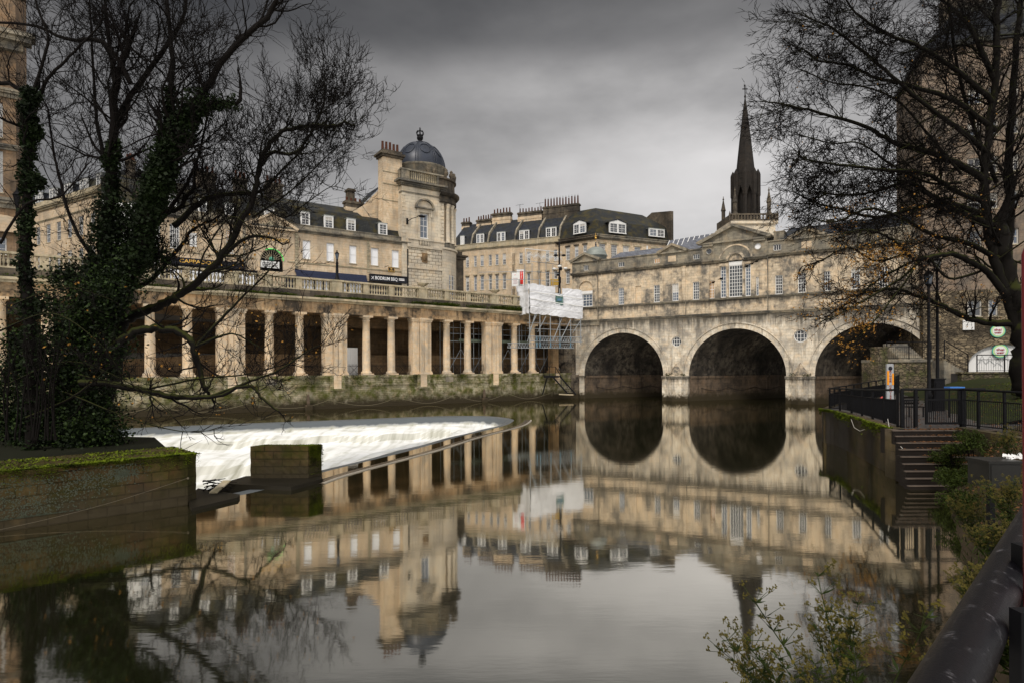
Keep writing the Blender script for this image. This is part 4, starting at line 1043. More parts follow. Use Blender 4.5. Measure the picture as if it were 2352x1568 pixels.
# shop fronts
aw=MB(); a,b=S(677,625)[0],S(839.6,625)[0]
aw.box(a,b,-.35,.0,15.75,16.0)
for k in range(6): aw.box(a+.01*k,b-.01*k,-.42-.1*k,-.32-.1*k,15.62-.15*k,15.74-.15*k)
aw.box(a+.3,b-.3,-.03,-.001,13.,14.6)
aw.solo('shop_awning',M['navy'],'long slatted navy blue awning above the shops right of the market door','awning',fr=MK)
sf=MB(); 
for k in range(8):
    x=a+.4+k*(b-a-.6)/8; sf.box(x,x+(b-a)/8-.3,-.06,-.02,G+.6,G+2.9)
sf.build('shop_window',M['blind'],mk); sf=MB(); sf.box(L0+.3,FC-1.6,-.05,-.019,G,15.5); sf.box(FC+1.6,L1-.3,-.05,-.019,G,15.3); sf.build('shopfront',M['bsign'],mk); sf=MB(); sf.box(L0+1,FC-2,-.06,-.02,G+.6,G+2.9); sf.build('shop_window',M['blind'],mk)
sn=root('shop_sign','black shop sign with white letters BODRUM BBQ beside the domed building','sign',MK,11,-.2,15.5)
a,b=S(847.8,642)[0],S(932,642)[0]
m=MB(); m.box(a,b,-.42,-.0,15.35,16.15); m.box(a-.05,b+.05,-.5,0,16.152,16.25); m.build('board',M['bsign'],sn)
t=MB(); put_text(t,'BODRUM BBQ',.60,a+2.2,15.75,-.46,fit=3.1); t.box(a+3.95,a+4.75,-.45,-.43,15.84,15.93); t.box(a+3.95,a+4.75,-.45,-.43,15.66,15.77); t.build('lettering',M['wletter'],sn)
t=MB(); 
for sg_ in(-1,1): t.tube([(a+.15,-.45,15.75-.2*sg_),(a+.5,-.45,15.75+.2*sg_)],.03,4)
t.build('crossed_skewers',M['wletter'],sn)
sn=root('shop_sign','black shop sign with gold letters CAPPADOCIA left of the market pediment','sign',MK,-14,-.2,15.5)
a=S(372,625)[0]; b=FC-3.0
m=MB(); m.box(a,b,-.35,0,15.5,16.25); m.build('board',M['bsign'],sn)
t=MB(); put_text(t,'CAPPADOCIA',.55,(a*.55+b*.45),15.87,-.38,fit=4.3); t.build('lettering',M['gold'],sn)
# projecting signs
hs_=root('hanging_sign','small black and gold hanging sign above the BODRUM BBQ board','sign',MK,9.7,-.6,16.4)
x=S(1.*(1422*.23437+551.3),600)[0]; x=S(885,610)[0]
m=MB(); m.tube([(x-.1,0,17.35),(x-.1,-1.2,17.35)],.04,5); m.box(x+.0,x+.9,-.95,-.9,16.55,17.25); m.build('board',M['bsign'],hs_)
m=MB(); m.box(x+.04,x+.86,-.97,-.95,16.6,16.64); m.box(x+.04,x+.86,-.97,-.95,17.16,17.2); m.box(x+.04,x+.08,-.97,-.95,16.64,17.16); m.box(x+.82,x+.86,-.97,-.95,16.64,17.16); m.box(x+.2,x+.7,-.97,-.95,16.74,16.8); m.ball((x+.45,-.95,17.0),.1,8,6,(1.6,.3,.8)); m.build('gilt_border',M['gold'],hs_)
hs_=root('hanging_sign','pale square hanging sign with dark sketch left of the market pediment','sign',MK,-12,-.6,16.4)
x0,x1=S(434,555)[0],S(450,555)[0]
m=MB(); m.box(x0,x1,-.62,-.57,17.5,19.0); m.build('board',M['white'],hs_); m=MB(); m.tube([(x0,0,19.6),(x0,-.65,19.15),(x0,-.6,19.0)],.05,5); m.tube([(x0+.2,-.63,18.5),(x1-.2,-.63,18.1),(x0+.3,-.63,17.8),(x1-.3,-.63,18.7)],.035,4); m.build('bracket',M['black'],hs_)
# roof
RD=24.0
r_=MB(); mansard(r_,S(236,560)[0],RX,.5,PAR-.1,1.5,RD,5,25.75,10); r_.build('mansard_roof',M['slatem'],mk)
r_=MB(); mansard(r_,RX+.02,L1-.2,.5,PAR-.1,1.5,23.7,4.6,25.1,9); r_.build('mansard_roof',M['slatem'],mk)
dz=lambda x0,y0,x1,y1:(S(x0,(y0+y1)/2,.5)[0],S(x1,(y0+y1)/2,.5)[0])
for a,y0,b,y1 in ((453.6,459.8,475.5,487),(514.7,468,537.4,493.5),(606,479,629,496),(689.6,487.7,711,516.5),(743.5,496.4,765,523.6),(795.5,503.4,816,529.9),(868.9,513.5,888.8,538.8),(385,448,405,474)):
    s0,s1=dz(a,y0,b,y1); z1=S((a+b)/2,y0,.5)[1]; z0=S((a+b)/2,y1,.5)[1]; dormer(mk,s0+.1,s1,max(z0,PAR-.05),z1,.5)
for x0,x1,y,z1,n in ((610,647,5,0,4),(447,494,5,0,4),(537,566,5,0,3),(290,310,5,0,3)):
    s0,s1=MK.sz(x0,430,y)[0],MK.sz(x1,430,y)[0]; chimney(mk,s0,s1,y-.6,y+.7,24.5,27.4,n,'sooty',.9,.16,'x')
s0,s1=MK.sz(797,430,6)[0],MK.sz(812,430,6)[0]; chimney(mk,s0,s1,5.5,6.6,24,28.6,1,'sooty',.12,.1)
s0,s1=MK.sz(792,470,4)[0],MK.sz(832,470,4)[0]; chimney(mk,s0,s1,3.6,4.6,22.5,26.4,4,'bath',.55,.17,'x')
rl=MB()
for k in range(9):
    x=2.5+k*1.15; rl.tube([(x,7,25.2),(x,7,26.6+k*.32)],.03,4)
for h in (0,.55): rl.tube([(1.5,7,25.5+h),(12.5,7,28.9+h)],.03,4)
rl.build('roof_scaffold_rail',M['steel'],mk)
# white painted house left of it
wh=root('white_house','white painted terrace house with dark shopfront, left of the honey stone terrace','building',MK,S(300,560)[0],0,G)
a,b=S(236,560)[0],L0-.02
w=MB(); hw=[(S(320,545)[0],S(342,545)[0]),(S(268,540)[0],S(290,540)[0])]
w.wall([(a,G),(b,G),(b,COR+.5),(a,COR+.5)],[rect(p_,q_,17.6,20.0) for p_,q_ in hw],-.05,.2); w.box(a,a+.01,0,9,G,COR); w.build('facade',M['white'],wh)
for p_,q_ in hw: sash(wh,p_,q_,17.6,20.0,-.05,4,5,.1,.09,.045,sill='w')
w=MB(); w.box(a,b,-.35,.3,COR+.5,COR+.9); w.build('cornice',M['white'],wh)
w=MB(); w.box(a,b,-.6,-.05,16.3,16.95); w.box(a+.3,b-.3,-.12,-.06,G,15.3); w.build('shopfront',M['bsign'],wh)
w=MB(); w.box(a,b-1.2,-.7,-.1,15.6,16.28); w.build('fascia',M['white'],wh)
# ---- art gallery with dome
ga=root('domed_gallery','tall domed stone corner building with rounded colonnaded corner','building',MK,15.5,0,G)
T0,T1=S(935,560)[0],S(1017.5,560)[0]; TU=S(921,430)[0]
CZ=28.5; BZ=21.5
w=MB(); wx0,wx1=14.75,16.0; c_=(wx0+wx1)/2
w.wall([(TU,G),(T1,G),(T1,CZ),(TU,CZ)],[rect(wx0,wx1,21.75,25.1)],-.25,.3)
w.face((TU,-.25,G),(TU,9,G),(TU,9,CZ),(TU,-.25,CZ)); w.build('facade',M['tower'],ga)
sash(ga,wx0,wx1,21.75,25.1,-.25,2,4,.18,.12,.05,pane='glassb',sill='w')
q=MB()
for x,sg_ in ((TU,1),(T1,-1)):
    k=0; z=BZ+.1
    while z<27.4:
        e=.5 if k%2 else .34
        q.box(x,x+sg_*e,-.33,-.252,z,z+.42); z+=.5; k+=1
q.build('quoin',M['tower'],ga)
# rusticated base
q=MB(); z=G; k=0
while z<20.3:
    n=6; wd=(T1-T0)/n; o_=wd/2 if k%2 else 0
    for i in range(-1,n+1):
        x0=max(T0,T0+i*wd+o_); x1=min(T1,T0+(i+1)*wd+o_)
        if x1-x0>.15 and not (abs((x0+x1)/2-c_)<.45 and 17.9<z<20.2): q.box(x0+.025,x1-.025,-.38,-.252,z+.025,z+.42)
    z+=.45; k+=1
    if 17.3<z<17.75: z=17.76
q.build('rusticated_base',M['tower'],ga)
q=MB(); q.box(T0-.1,T1,-.5,-.25,17.45,17.75); q.build('string_course',M['tower'],ga); q=MB(); q.box(T0-.1,T1,-.55,-.25,20.3,20.6); q.box(T0-.1,T1,-.42,-.25,20.6,21.35); q.box(T0-.1,T1,-.55,-.25,21.35,21.55)
q.build('string_course',M['tower'],ga); q=MB(); q.box(wx0-.25,wx1+.25,-.5,-.43,20.75,21.3); q.build('balcony_panel',M['attic'],ga)
bq=MB()
for k in range(7): bq.lathe(wx0-.1+k*(wx1-wx0+.2)/6,-.55,[(.07,20.72),(.05,20.8),(.09,20.95),(.05,21.15),(.07,21.3)],6)
bq.build('balcony_baluster_row',M['tower'],ga)
sh=MB(); sh.box(c_-.42,c_+.42,-.4,-.26,18.4,19.7); sh.ball((c_,-.42,19.05),.3,10,8,(1,.4,1.5)); sh.build('carved_shield',M['inner'],ga)
# window surround with segmental hood
f=MB(); f.box(wx0-.35,wx0-.02,-.38,-.25,21.6,25.2); f.box(wx1+.02,wx1+.35,-.38,-.25,21.6,25.2); f.box(wx0-.45,wx1+.45,-.42,-.25,25.2,25.75)
for x in (wx0-.5,wx1+.3): f.box(x,x+.2,-.5,-.25,24.6,25.75)
f.build('window_surround',M['tower'],ga)
h=MB(); P=arc(c_,25.2,1.55,155,25,16)[::1]; Q=arc(c_,25.2,1.3,155,25,16)
zz=25.85
P=[(c_+1.15*math.cos(math.pi*i/16),zz+.95*math.sin(math.pi*i/16)) for i in range(17)]; 
h.prism(P,-.4,-.2); h.build('hood',M['tower'],ga)
h=MB(); Q=[(c_+1.4*math.cos(math.pi*i/16),zz+1.18*math.sin(math.pi*i/16)) for i in range(17)]
for i in range(16):
    a_,b_=P[i],P[i+1]; d_,e_=Q[i],Q[i+1]
    h.face((a_[0],-.72,a_[1]),(d_[0],-.72,d_[1]),(e_[0],-.72,e_[1]),(b_[0],-.72,b_[1])); h.face((d_[0],-.72,d_[1]),(d_[0],-.2,d_[1]),(e_[0],-.2,e_[1]),(e_[0],-.72,e_[1])); h.face((a_[0],-.72,a_[1]),(b_[0],-.72,b_[1]),(b_[0],-.3,b_[1]),(a_[0],-.3,a_[1]))
h.box(c_-1.4,c_+1.4,-.72,-.2,zz-.18,zz-.002); h.build('hood_moulding',M['attic'],ga)
# main cornice, balustraded parapet
q=MB()
for z0,z1,p_ in ((27.55,27.75,.1),(CZ-.05,CZ+.2,.25),(CZ+.2,CZ+.42,.45),(CZ+.42,CZ+.68,.8)): q.box(TU-p_,T1+p_*.3,-.25-p_,.5,z0,z1)
for k in range(26): q.box(TU-.3+k*.27,TU-.16+k*.27,-.62,-.25,CZ-.02,CZ+.17)
q.build('main_cornice',M['attic'],ga)
q=MB(); q.box(TU-.05,T1+.1,-.2,.3,CZ+.68,CZ+.98); q.box(TU-.1,T1+.1,-.28,.35,30.62,30.82); q.box(TU,TU+1.1,-.2,.3,CZ+.98,30.62); q.box(T1-.9,T1+.05,-.2,.3,CZ+.98,30.62); q.box(TU,TU+.3,0,6,CZ,30.8); q.build('parapet',M['attic'],ga)
bq=MB()
for k in range(14):
    x=TU+1.25+k*(T1-TU-2.3)/13; bq.lathe(x,.05,[(.1,CZ+.98),(.06,CZ+1.06),(.12,CZ+1.2),(.06,CZ+1.45),(.1,30.62)],6)
bq.build('baluster_row',M['balus'],ga)
for k,(xx,yy) in enumerate(((16.1,.05),(17.1,.05))):
    u_=MB(); u_.lathe(xx,yy,[(.16,30.8),(.1,30.95),(.26,31.2),(.28,31.4),(.15,31.6),(.05,31.72)],8); u_.build('stone_urn',M['sooty'],ga)
# rounded corner
KC=(T1-.3,3.1); KR=3.35
k_=MB(); k_.lathe(KC[0],KC[1],[(KR+.25,G),(KR+.25,20.4),(KR+.45,20.5),(KR+.45,20.75)],40,-1.6,1.2,False); k_.build('corner_base',M['tower'],ga)
k_=MB(); k_.lathe(KC[0],KC[1],[(KR-.35,20.7),(KR-.35,27.2)],40,-1.7,1.3,False); k_.build('corner_wall',M['bath'],ga)
k_=MB(); k_.lathe(KC[0],KC[1],[(KR+.1,20.75),(KR+.1,21.5)],40,-1.6,1.3,False); k_.build('corner_balcony',M['attic'],ga)
k_=MB(); 
for a in (-1.25,-.95,-.45,-.15,.3,.6): k_.lathe(KC[0]+(KR-.05)*math.cos(a),KC[1]+(KR-.05)*math.sin(a),[(.42,21.5),(.42,21.65),(.32,21.75),(.3,24),(.27,26.3),(.4,26.75),(.42,26.9)],14)
k_.build('corner_column',M['tower'],ga)
k_=MB(); k_.lathe(KC[0],KC[1],[(KR+.2,26.9),(KR+.2,27.1),(KR+.3,27.12),(KR+.3,27.5),(KR+.2,27.52),(KR+.2,27.9),(KR+.5,28.0),(KR+.75,28.3),(KR+.75,28.5),(KR+.1,28.52),(KR+.05,30.2),(KR+.3,30.3),(KR+.3,30.5),(KR-.2,30.5)],40,-1.7,1.4,False); k_.build('corner_entablature',M['sooty'],ga)
for i,a in enumerate((-1.35,-1.0,-.65,-.3,.05)):
    u_=MB(); x,y=KC[0]+KR*math.cos(a),KC[1]+KR*math.sin(a); u_.lathe(x,y,[(.2,30.5),(.12,30.7),(.33,31.0),(.36,31.25),(.2,31.5),(.26,31.6),(.05,31.85)],8); u_.build('stone_urn',M['sooty'],ga)
f=MB(); a=-1.0; 
dw=MB()
for a in (-1.1,-.3,.45):
    ca_,sa_=math.cos(a),math.sin(a); r1=KR-.33
    p=lambda t,z:(KC[0]+(r1)*math.cos(a+t),KC[1]+(r1)*math.sin(a+t),z); dw.face(p(-.12,21.6),p(.12,21.6),p(.12,24.8),p(-.12,24.8))
dw.build('corner_window',M['glass'],ga)
for a in (-1.15,):
    ww=MB(); r1=KR+.27; p=lambda t,z:(KC[0]+r1*math.cos(a+t),KC[1]+r1*math.sin(a+t),z); ww.face(p(-.13,G),p(.13,G),p(.13,17),p(-.13,17)); ww.build('ground_window',M['glassb'],ga)
    ww=MB(); r1=KR+.29
    for t in (-.13,0,.12): ww.face(p(t,G),p(t+.015,G),p(t+.015,17),p(t,17))
    for k in range(9): ww.face(p(-.13,G+k*.6),p(.13,G+k*.6),p(.13,G+k*.6+.06),p(-.13,G+k*.6+.06))
    ww.build('glazing_bars',M['white'],ga)
# porch with canopy at the far side of the corner
x,y=KC[0]+KR+1.6,KC[1]+1.4
pm=MB(); pm.box(x-1.9,x+.3,y-1.6,y+1.4,G,20.); pm.box(x-2.1,x+.55,y-1.85,y+1.6,20.,20.35); pm.box(x-2.2,x+.8,y-2.1,y+1.8,20.35,20.6); pm.box(x-1.9,x+.1,y-1.6,y+1.4,20.6,21.2); pm.build('corner_porch',M['sooty'],ga)
# dome
DX,DY=MK.sz(962,360,4)[0],4.2; 
dr=3.55; dz0=MK.sz(962,386,4)[1]-.2; dh=MK.sz(962,327,4)[1]-dz0
m=MB(); m.lathe(DX+.3,DY,[(dr+.15,CZ),(dr+.15,dz0-.3),(dr+.3,dz0-.2),(dr+.3,dz0)],32); m.build('drum',M['attic'],ga)
m=MB(); m.lathe(DX+.3,DY,[(dr*math.cos(t),dz0+dh*math.sin(t)) for t in [i*math.pi/2/16 for i in range(17)]],48); do=m.build('dome',M['domeb'],ga)
m=MB()
for k in range(8):
    a=math.pi/8+k*math.pi/4-.2
    for da in (-.045,.045):
        m.tube([(DX+.3+(dr+.02)*math.cos(t)*math.cos(a+da),DY+(dr+.02)*math.cos(t)*math.sin(a+da),dz0+(dh+.02)*math.sin(t)) for t in [i*1.5/14 for i in range(15)]],.07,5)
    # oval moulding on each panel
    a2=a+math.pi/8; pts=[]
    for j in range(25):
        q=2*math.pi*j/24; th=.62+.24*math.sin(q); az=a2+.23*math.cos(q)/max(.5,math.cos(th))*.9
        pts.append((DX+.3+(dr+.03)*math.cos(th)*math.cos(az),DY+(dr+.03)*math.cos(th)*math.sin(az),dz0+(dh+.03)*math.sin(th)))
    m.tube(pts,.07,5)
m.build('dome_rib',M['domeb'],do)
zt_=dz0+dh; X0=DX+.3
m=MB(); m.lathe(X0,DY,[(.95,zt_-.12),(.75,zt_+.05),(.3,zt_+.2),(.24,zt_+.35),(.42,zt_+.5),(.46,zt_+.75),(.4,zt_+.9),(.46,zt_+1.0),(.46,zt_+1.1),(.3,zt_+1.12)],12)
for k in range(6):
    a=math.pi*k/3; m.tube([(X0+.42*math.cos(a),DY+.42*math.sin(a),zt_+1.1),(X0+.56*math.cos(a),DY+.56*math.sin(a),zt_+1.4),(X0+.4*math.cos(a),DY+.4*math.sin(a),zt_+1.68),(X0,DY,zt_+1.72)],[.07,.08,.07,.05],5)
m.ball((X0,DY,zt_+1.85),.14,8,6); m.box(X0-.04,X0+.04,DY-.04,DY+.04,zt_+1.9,zt_+2.25); m.box(X0-.13,X0+.13,DY-.03,DY+.03,zt_+2.05,zt_+2.12)
m.build('crown_finial',M['black'],do)
# gallery rear gable and tall stack, sloping roofline
gm=MB(); s=lambda x,y,d:MK.sz(x,y,d)
A1=s(812,477,3.0); B1=s(835,455,3); C1=s(882,396,3.); D1=s(880,350,3.)
xe=TU+.3
gm.prism([(A1[0]-.5,20),(xe,20),(xe,29.6),(C1[0]+.2,29.3),(B1[0],25.9),(A1[0],24.9)],3.,3.4); gm.build('gable_wall',M['bath'],ga)
gm=MB(); gm.face((A1[0],3.2,24.95),(B1[0],3.2,26.1),(B1[0],9,26.1),(A1[0],9,24.95)); gm.face((B1[0],3.2,26.1),(C1[0]+.2,3.2,29.45),(C1[0]+.2,9,29.45),(B1[0],9,26.1)); gm.build('rear_roof',M['slated'],ga)
sx0,sx1=s(878,420,1.2)[0],s(922,420,1.2)[0]
m=MB(); m.box(sx0,sx1,1.0,2.6,20,s(900,363,1.)[1]); co1=m.build('chimney',M['bath'],ga)
zc=s(900,363,1.)[1]; m=MB(); m.box(sx0-.2,sx1+.15,.75,2.85,zc,zc+.3); m.box(sx0-.45,sx1+.3,.55,3.05,zc+.3,zc+.6); m.box(sx0,sx1,.9,2.7,zc+.6,zc+1.0); m.build('chimney_cap',M['sooty'],co1)
m=MB(); pots(m,(sx0+sx1)/2,1.8,zc+1.0,5,sx1-sx0-.1,'x',1.25,.2); m.build('chimney_pots',M['pot'],co1)
m=MB(); 
for z in (s(900,397,1.)[1],s(900,425,1.)[1],s(900,462,1.)[1]): m.box(sx0-.05,sx1+.0,.93,1.0,z,z+.1)
m.build('white_band',M['balus'],co1)
# wall light on the gallery
wl=root('street_light','dark street light on an arm fixed to the gallery wall','street light',MK,13.5,-.5,25)
x=s(935,510,-.3)[0]; m=MB(); m.box(x-.12,x+.12,-.42,-.3,23.3,24.1); m.tube([(x,-.35,23.7),(x+.4,-1.0,24.0),(x+.9,-1.6,24.15)],.05,5); m.build('arm',M['black'],wl); m=MB(); m.ball((x+1.35,-2.0,24.2),.35,10,6,(1.6,.8,.45)); m.build('lamp_head',M['black'],wl)
dp=MB(); dp.box(T0-.12,T0,-.4,-.26,G,20.); dp.build('downpipe',M['black'],ga)
# ---- corner house and row beyond (Bridge Street)
KX,KY=14.4,105.
CL=Frame(KX,KY,.797,-.605); CR=Frame(KX,KY,.914,.407)
ch=root('corner_house','tall corner house with slate mansard, pedimented dormers and dark end wall','building',CR,0,0,G)
CW=CL.sz(1283,560)[0]; CE=16.0; PZ=CR.sz(1369.4,538.9)[1]; CO_=CR.sz(1400,552)[1]
def addwall(r,fr,s0,s1,z0,z1,wins,mat,name='facade'):
    """wall whose mesh is given in frame fr but belongs to a thing standing in another frame"""
    m=MB(); m.wall([(s0,z0),(s1,z0),(s1,z1),(s0,z1)],[rect(*w) for w in wins],0,.2)
    return conv(m,fr,r).build(name,M[mat],r)
def conv(m,fr,r,host=None):
    h=HOST[r.name]; 
    if h is fr: return m
    vs=[]
    for a,b,c in m.v:
        X,Y,_=fr.w(a,b,c); dx,dy=X-h.o[0],Y-h.o[1]; vs.append((dx*h.t[0]+dy*h.t[1],dx*h.n[0]+dy*h.n[1],c))
    m.v=vs; return m
HOST={ch.name:CR}
_b=MB.build
CUR=[None]
def build2(s,name,mat,parent=None,shift=True):
    if CUR[0] is not None and parent is not None:
        o=parent
        while o.parent: o=o.parent
        if o.name in HOST: conv(s,CUR[0],o)
    return _b(s,name,mat,parent,shift)
MB.build=build2
# right face
top=[(1376.5,1390.5),(1403.9,1417.4),(1430.8,1444.4),(1457.3,1471.3),(1496,1509)]
wz=[]
for a,b in top: wz.append((CR.sz(a,565)[0],CR.sz(b,565)[0],CO_-3.0,CO_-.75))
w2=[(a,b,c_-3.6,d_-3.6) for a,b,c_,d_ in wz]
m=MB(); m.wall([(0,G),(CE,G),(CE,CO_),(0,CO_)],[rect(*q) for q in wz+w2],0,.2); m.face((CE,0,G),(CE,10,G),(CE,10,CO_),(CE,0,CO_)); m.build('facade',M['bath'],ch)
for q in wz+w2: sash(ch,*q,0,4,5,.1,.1,.05,sill=True); 
m=MB(); 
for q in wz: m.box(q[0]-.2,q[1]+.2,-.15,-.002,q[3]+.05,q[3]+.3)
m.build('window_hood',M['balus'],ch)
m=MB(); cornice(m,0,CE,0,CO_,.4,.5); m.box(0,CE,-.1,.4,CO_+.4,PZ-.02); m.box(0,CE+.1,-.2,.45,PZ-.02,PZ+.12); m.build('parapet',M['attic'],ch)
CUR[0]=CL
lw=[(CL.sz(a,575)[0],CL.sz(b,575)[0],CO_-3.0,CO_-.75) for a,b in ((1299.8,1308.5),(1320,1328.4),(1339.7,1348))]
lw2=[(q[0],q[1],q[2]-4.1,q[3]-4.1) for q in lw]
m=MB(); m.wall([(CW,G),(0,G),(0,CO_),(CW,CO_)],[rect(*q) for q in lw+lw2],0,.2); m.build('side_facade',M['bath'],ch)
for q in lw+lw2: sash(ch,*q,0,3,4,.1,.1,.05,sill=True)
m=MB()
for q in lw+lw2: m.box(q[0]-.15,q[1]+.15,-.3 if q in lw2 else -.1,-.002,q[3]+.05,q[3]+.3)
m.build('window_hood',M['sooty'],ch)
m=MB(); cornice(m,CW,.0,0,CO_,.4,.6); m.box(CW,0,-.1,.4,CO_+.4,PZ-.021); m.box(CW,0.1,-.2,.45,PZ-.021,PZ+.118); m.build('parapet',M['sooty'],ch)
CUR[0]=None
# hipped mansard: corner at K
zb_=CR.sz(1385,509,1.5)[1]; zr=CR.sz(1400,484,5.5)[1]
def P3(fr,a,d,z): 
    X,Y,_=fr.w(a,d,z); dx,dy=X-CR.o[0],Y-CR.o[1]; return (dx*CR.t[0]+dy*CR.t[1],dx*CR.n[0]+dy*CR.n[1],z)
def corner(d):  # intersection of the two offset facades
    n1_,n2_=CR.n,CL.n; det=n1_[0]*n2_[1]-n1_[1]*n2_[0]
    dx=(d*n2_[1]-d*n1_[1])/det; dy=(n1_[0]*d-n2_[0]*d)/det
    return (dx*CR.t[0]+dy*CR.t[1],dx*CR.n[0]+dy*CR.n[1])
k0=corner(.3); k1=corner(1.3); k2=corner(5.)
m=MB(); z0=PZ-.05
m.face((k0[0],k0[1],z0),(CE-.1,.3,z0),(CE-.1,1.3,zb_),(k1[0],k1[1],zb_)); m.face((k1[0],k1[1],zb_),(CE-.1,1.3,zb_),(CE-3.,5.,zr-.3),(k2[0],k2[1],zr))
l0=P3(CL,CW,.3,z0);l1=P3(CL,CW,1.3,zb_);l2=P3(CL,CW,5.,zr)
m.face(l0,(k0[0],k0[1],z0),(k1[0],k1[1],zb_),l1); m.face(l1,(k1[0],k1[1],zb_),(k2[0],k2[1],zr),l2); m.face((CE-.1,1.3,zb_),(CE-.1,9,zb_),(CE-3.,5,zr-.3))
m.face(l2,(k2[0],k2[1],zr),(CE-3,5,zr-.3),(CE-3,10,z0),P3(CL,CW,10,z0)); m.build('mansard_roof',M['slatem'],ch)
for a,b,y0,y1,p_ in ((1400,1437,509,535.4,True),(1491.3,1525.3,522.6,543.6,False)):
    dormer(ch,CR.sz(a,520,.2)[0],CR.sz(b,520,.2)[0],CR.sz((a+b)/2,y1,.2)[1],CR.sz((a+b)/2,y0+4,.2)[1],.15,2.2,2,4,ped=p_,wide=True)
CUR[0]=CL; dormer(ch,CL.sz(1318,520,.2)[0],CL.sz(1345,520,.2)[0],CL.sz(1332,536,.2)[1],CL.sz(1332,514,.2)[1],.15,2.0,2,4,ped=True,wide=True); CUR[0]=None
m=MB(); ge=CR.sz(1545.2,490)[1]; m.add([],[]) 
m.box(CE-.45,CE,-.05,10,CO_,CO_+.1)
y1_=6.
pts=[(CE-.5,-.1,PZ),(CE-.5,-.1,CR.sz(1545,486,0)[1]),(CE-.5,5.5,CR.sz(1545,486,0)[1]+1.0),(CE-.5,10,CR.sz(1545,486,0)[1]-.5),(CE-.5,10,PZ)]
n=len(pts); vs=pts+[(p[0]+.55,p[1],p[2]) for p in pts]; m.add(vs,[tuple(range(n)),tuple(range(2*n-1,n-1,-1))]+[(i,(i+1)%n,(i+1)%n+n,i+n) for i in range(n)])
zg=CR.sz(1545,486,0)[1]; lft=CR.sz(1440,492,6.)[0]
m.build('end_wall',M['sooty'],ch)
m=MB(); m.box(CR.sz(1424.5,565)[0] if 0 else CR.sz(1484.5,560)[0],CR.sz(1487,560)[0],-.14,-.002,CO_-3.4,CO_-.4); m.build('downpipe',M['white'],ch)
ax0,ax1=CL.sz(1245,495,4.5)[0],CL.sz(1330,495,4.5)[0]
# row
RW=Frame(8.9,109.5,.917,-.399)
bounds=[1052,1120,1182,1236,1287]
pz=[None]
wx=[[(1070,1077)],[(1088.5,1095),(1103.5,1111)],[(1122.6,1129.6),(1138,1145),(1154.5,1162)],[(1176,1183),(1193,1200.6),(1210.5,1218)],[(1234.7,1242.8),(1253.4,1261.7),(1272,1280)]]
xs=[1040,1082,1120,1182,1236,1285]
dn=[(1058,1066),(1095,1111),(1142,1160),(1193.5,1215),(1254.6,1277.6)]
labels=['honey stone row house nearest the domed building, mostly hidden','row house second right of the domed building, with two white dormers and slate roof','row house in the middle of the street row with white twin dormer','row house third left of the corner house, broad stack on its roof','row house joined to the left side of the tall corner house']
for i in range(5):
    s0,s1=RW.sz(xs[i],560)[0],RW.sz(xs[i+1],560)[0]
    r_=root('row_house',labels[i],'house',RW,(s0+s1)/2,0,G,'houses in the row behind the bridge end')
    cy_=[578,574,570,566,561][i]
    co2=RW.sz((xs[i]+xs[i+1])/2,cy_)[1]; cz=co2
    ws_=[(RW.sz(a,600)[0],RW.sz(b,600)[0]) for a,b in wx[i]]
    hs2=[(a,b,cz-3.1,cz-1.1) for a,b in ws_]+[(a,b,cz-7.6,cz-4.9) for a,b in ws_]+[(a,b,cz-11.2,cz-9.0) for a,b in ws_]
    m=MB(); m.wall([(s0,G),(s1,G),(s1,cz),(s0,cz)],[rect(*q) for q in hs2],0,.2); m.build('facade',M['bath'],r_)
    for q in hs2: sash(r_,*q,0,2,4,.1,.1,.05,sill=True)
    m=MB()
    for q in hs2: 
        if q[3]<cz-2: m.box(q[0]-.1,q[1]+.1,-.22,-.002,q[3]+.12,q[3]+.32)
    m.build('window_hood',M['balus'],r_)
    m=MB(); cornice(m,s0,s1,0,cz,.35,.3,False); m.box(s0,s1,-.05,.3,cz+.35,cz+1.15); m.box(s0,s1,-.12,.35,cz+1.15,cz+1.25); m.build('parapet',M['balus'],r_)
    zb2=cz+3.0; zr2=RW.sz((xs[i]+xs[i+1])/2,[505,512,500,478,468][i],5)[1]; zr2=min(zr2,cz+6.2)
    m=MB(); mansard(m,s0+.15,s1-.15,.4,cz+1.0,1.1,zb2,5,zr2,10); m.build('slate_roof',M['slate'],r_)
    m=MB(); m.prism([(0,0)],0,1) if 0 else None
    for sx in (s1-.12,):
        v=[(.2,cz+1.2),(1.0,zb2+.3),(5,zr2+.35),(10,cz+1)]
        vs=[(sx-.15,a,b) for a,b in v]+[(sx+.15,a,b) for a,b in v]; m.add(vs,[(0,1,2,3),(7,6,5,4),(0,4,5,1),(1,5,6,2),(2,6,7,3)])
    m.build('party_wall',M['attic'],r_)
    a,b=dn[i]; sa,sb=RW.sz(a,540,.4)[0],RW.sz(b,540,.4)[0]
    dormer(r_,sa,sb,cz+1.35,cz+3.0,.35,1.5,2,4,wide=True)
for i,(x0,x1,yt,yb,n,h,mt,pr) in enumerate(((1060,1078,510,530,3,.9,'bath',.16),(1094,1128,504,530,6,.9,'bath',.16),(1130,1172,489,545,6,.95,'bath',.17),(1189,1244,486,525,8,.8,'bath',.15),(1247,1329,471,520,12,1.45,'sooty',.17))):
    idx=[0,1,2,3,4][i]; r_=[o for o in bpy.data.objects if o.name.startswith('row_house')][idx]
    dd=4.2
    s0,s1=RW.sz(x0,yt,dd)[0],RW.sz(x1,yt,dd)[0]; zt3=RW.sz((x0+x1)/2,yt,dd)[1]
    chimney(r_,s0,s1,dd-.0,dd+1.0,22,zt3,n,mt,h,pr,'x',bands=(zt3-1.4,),taper=.75,cowl=(i==4))
aer=MB()
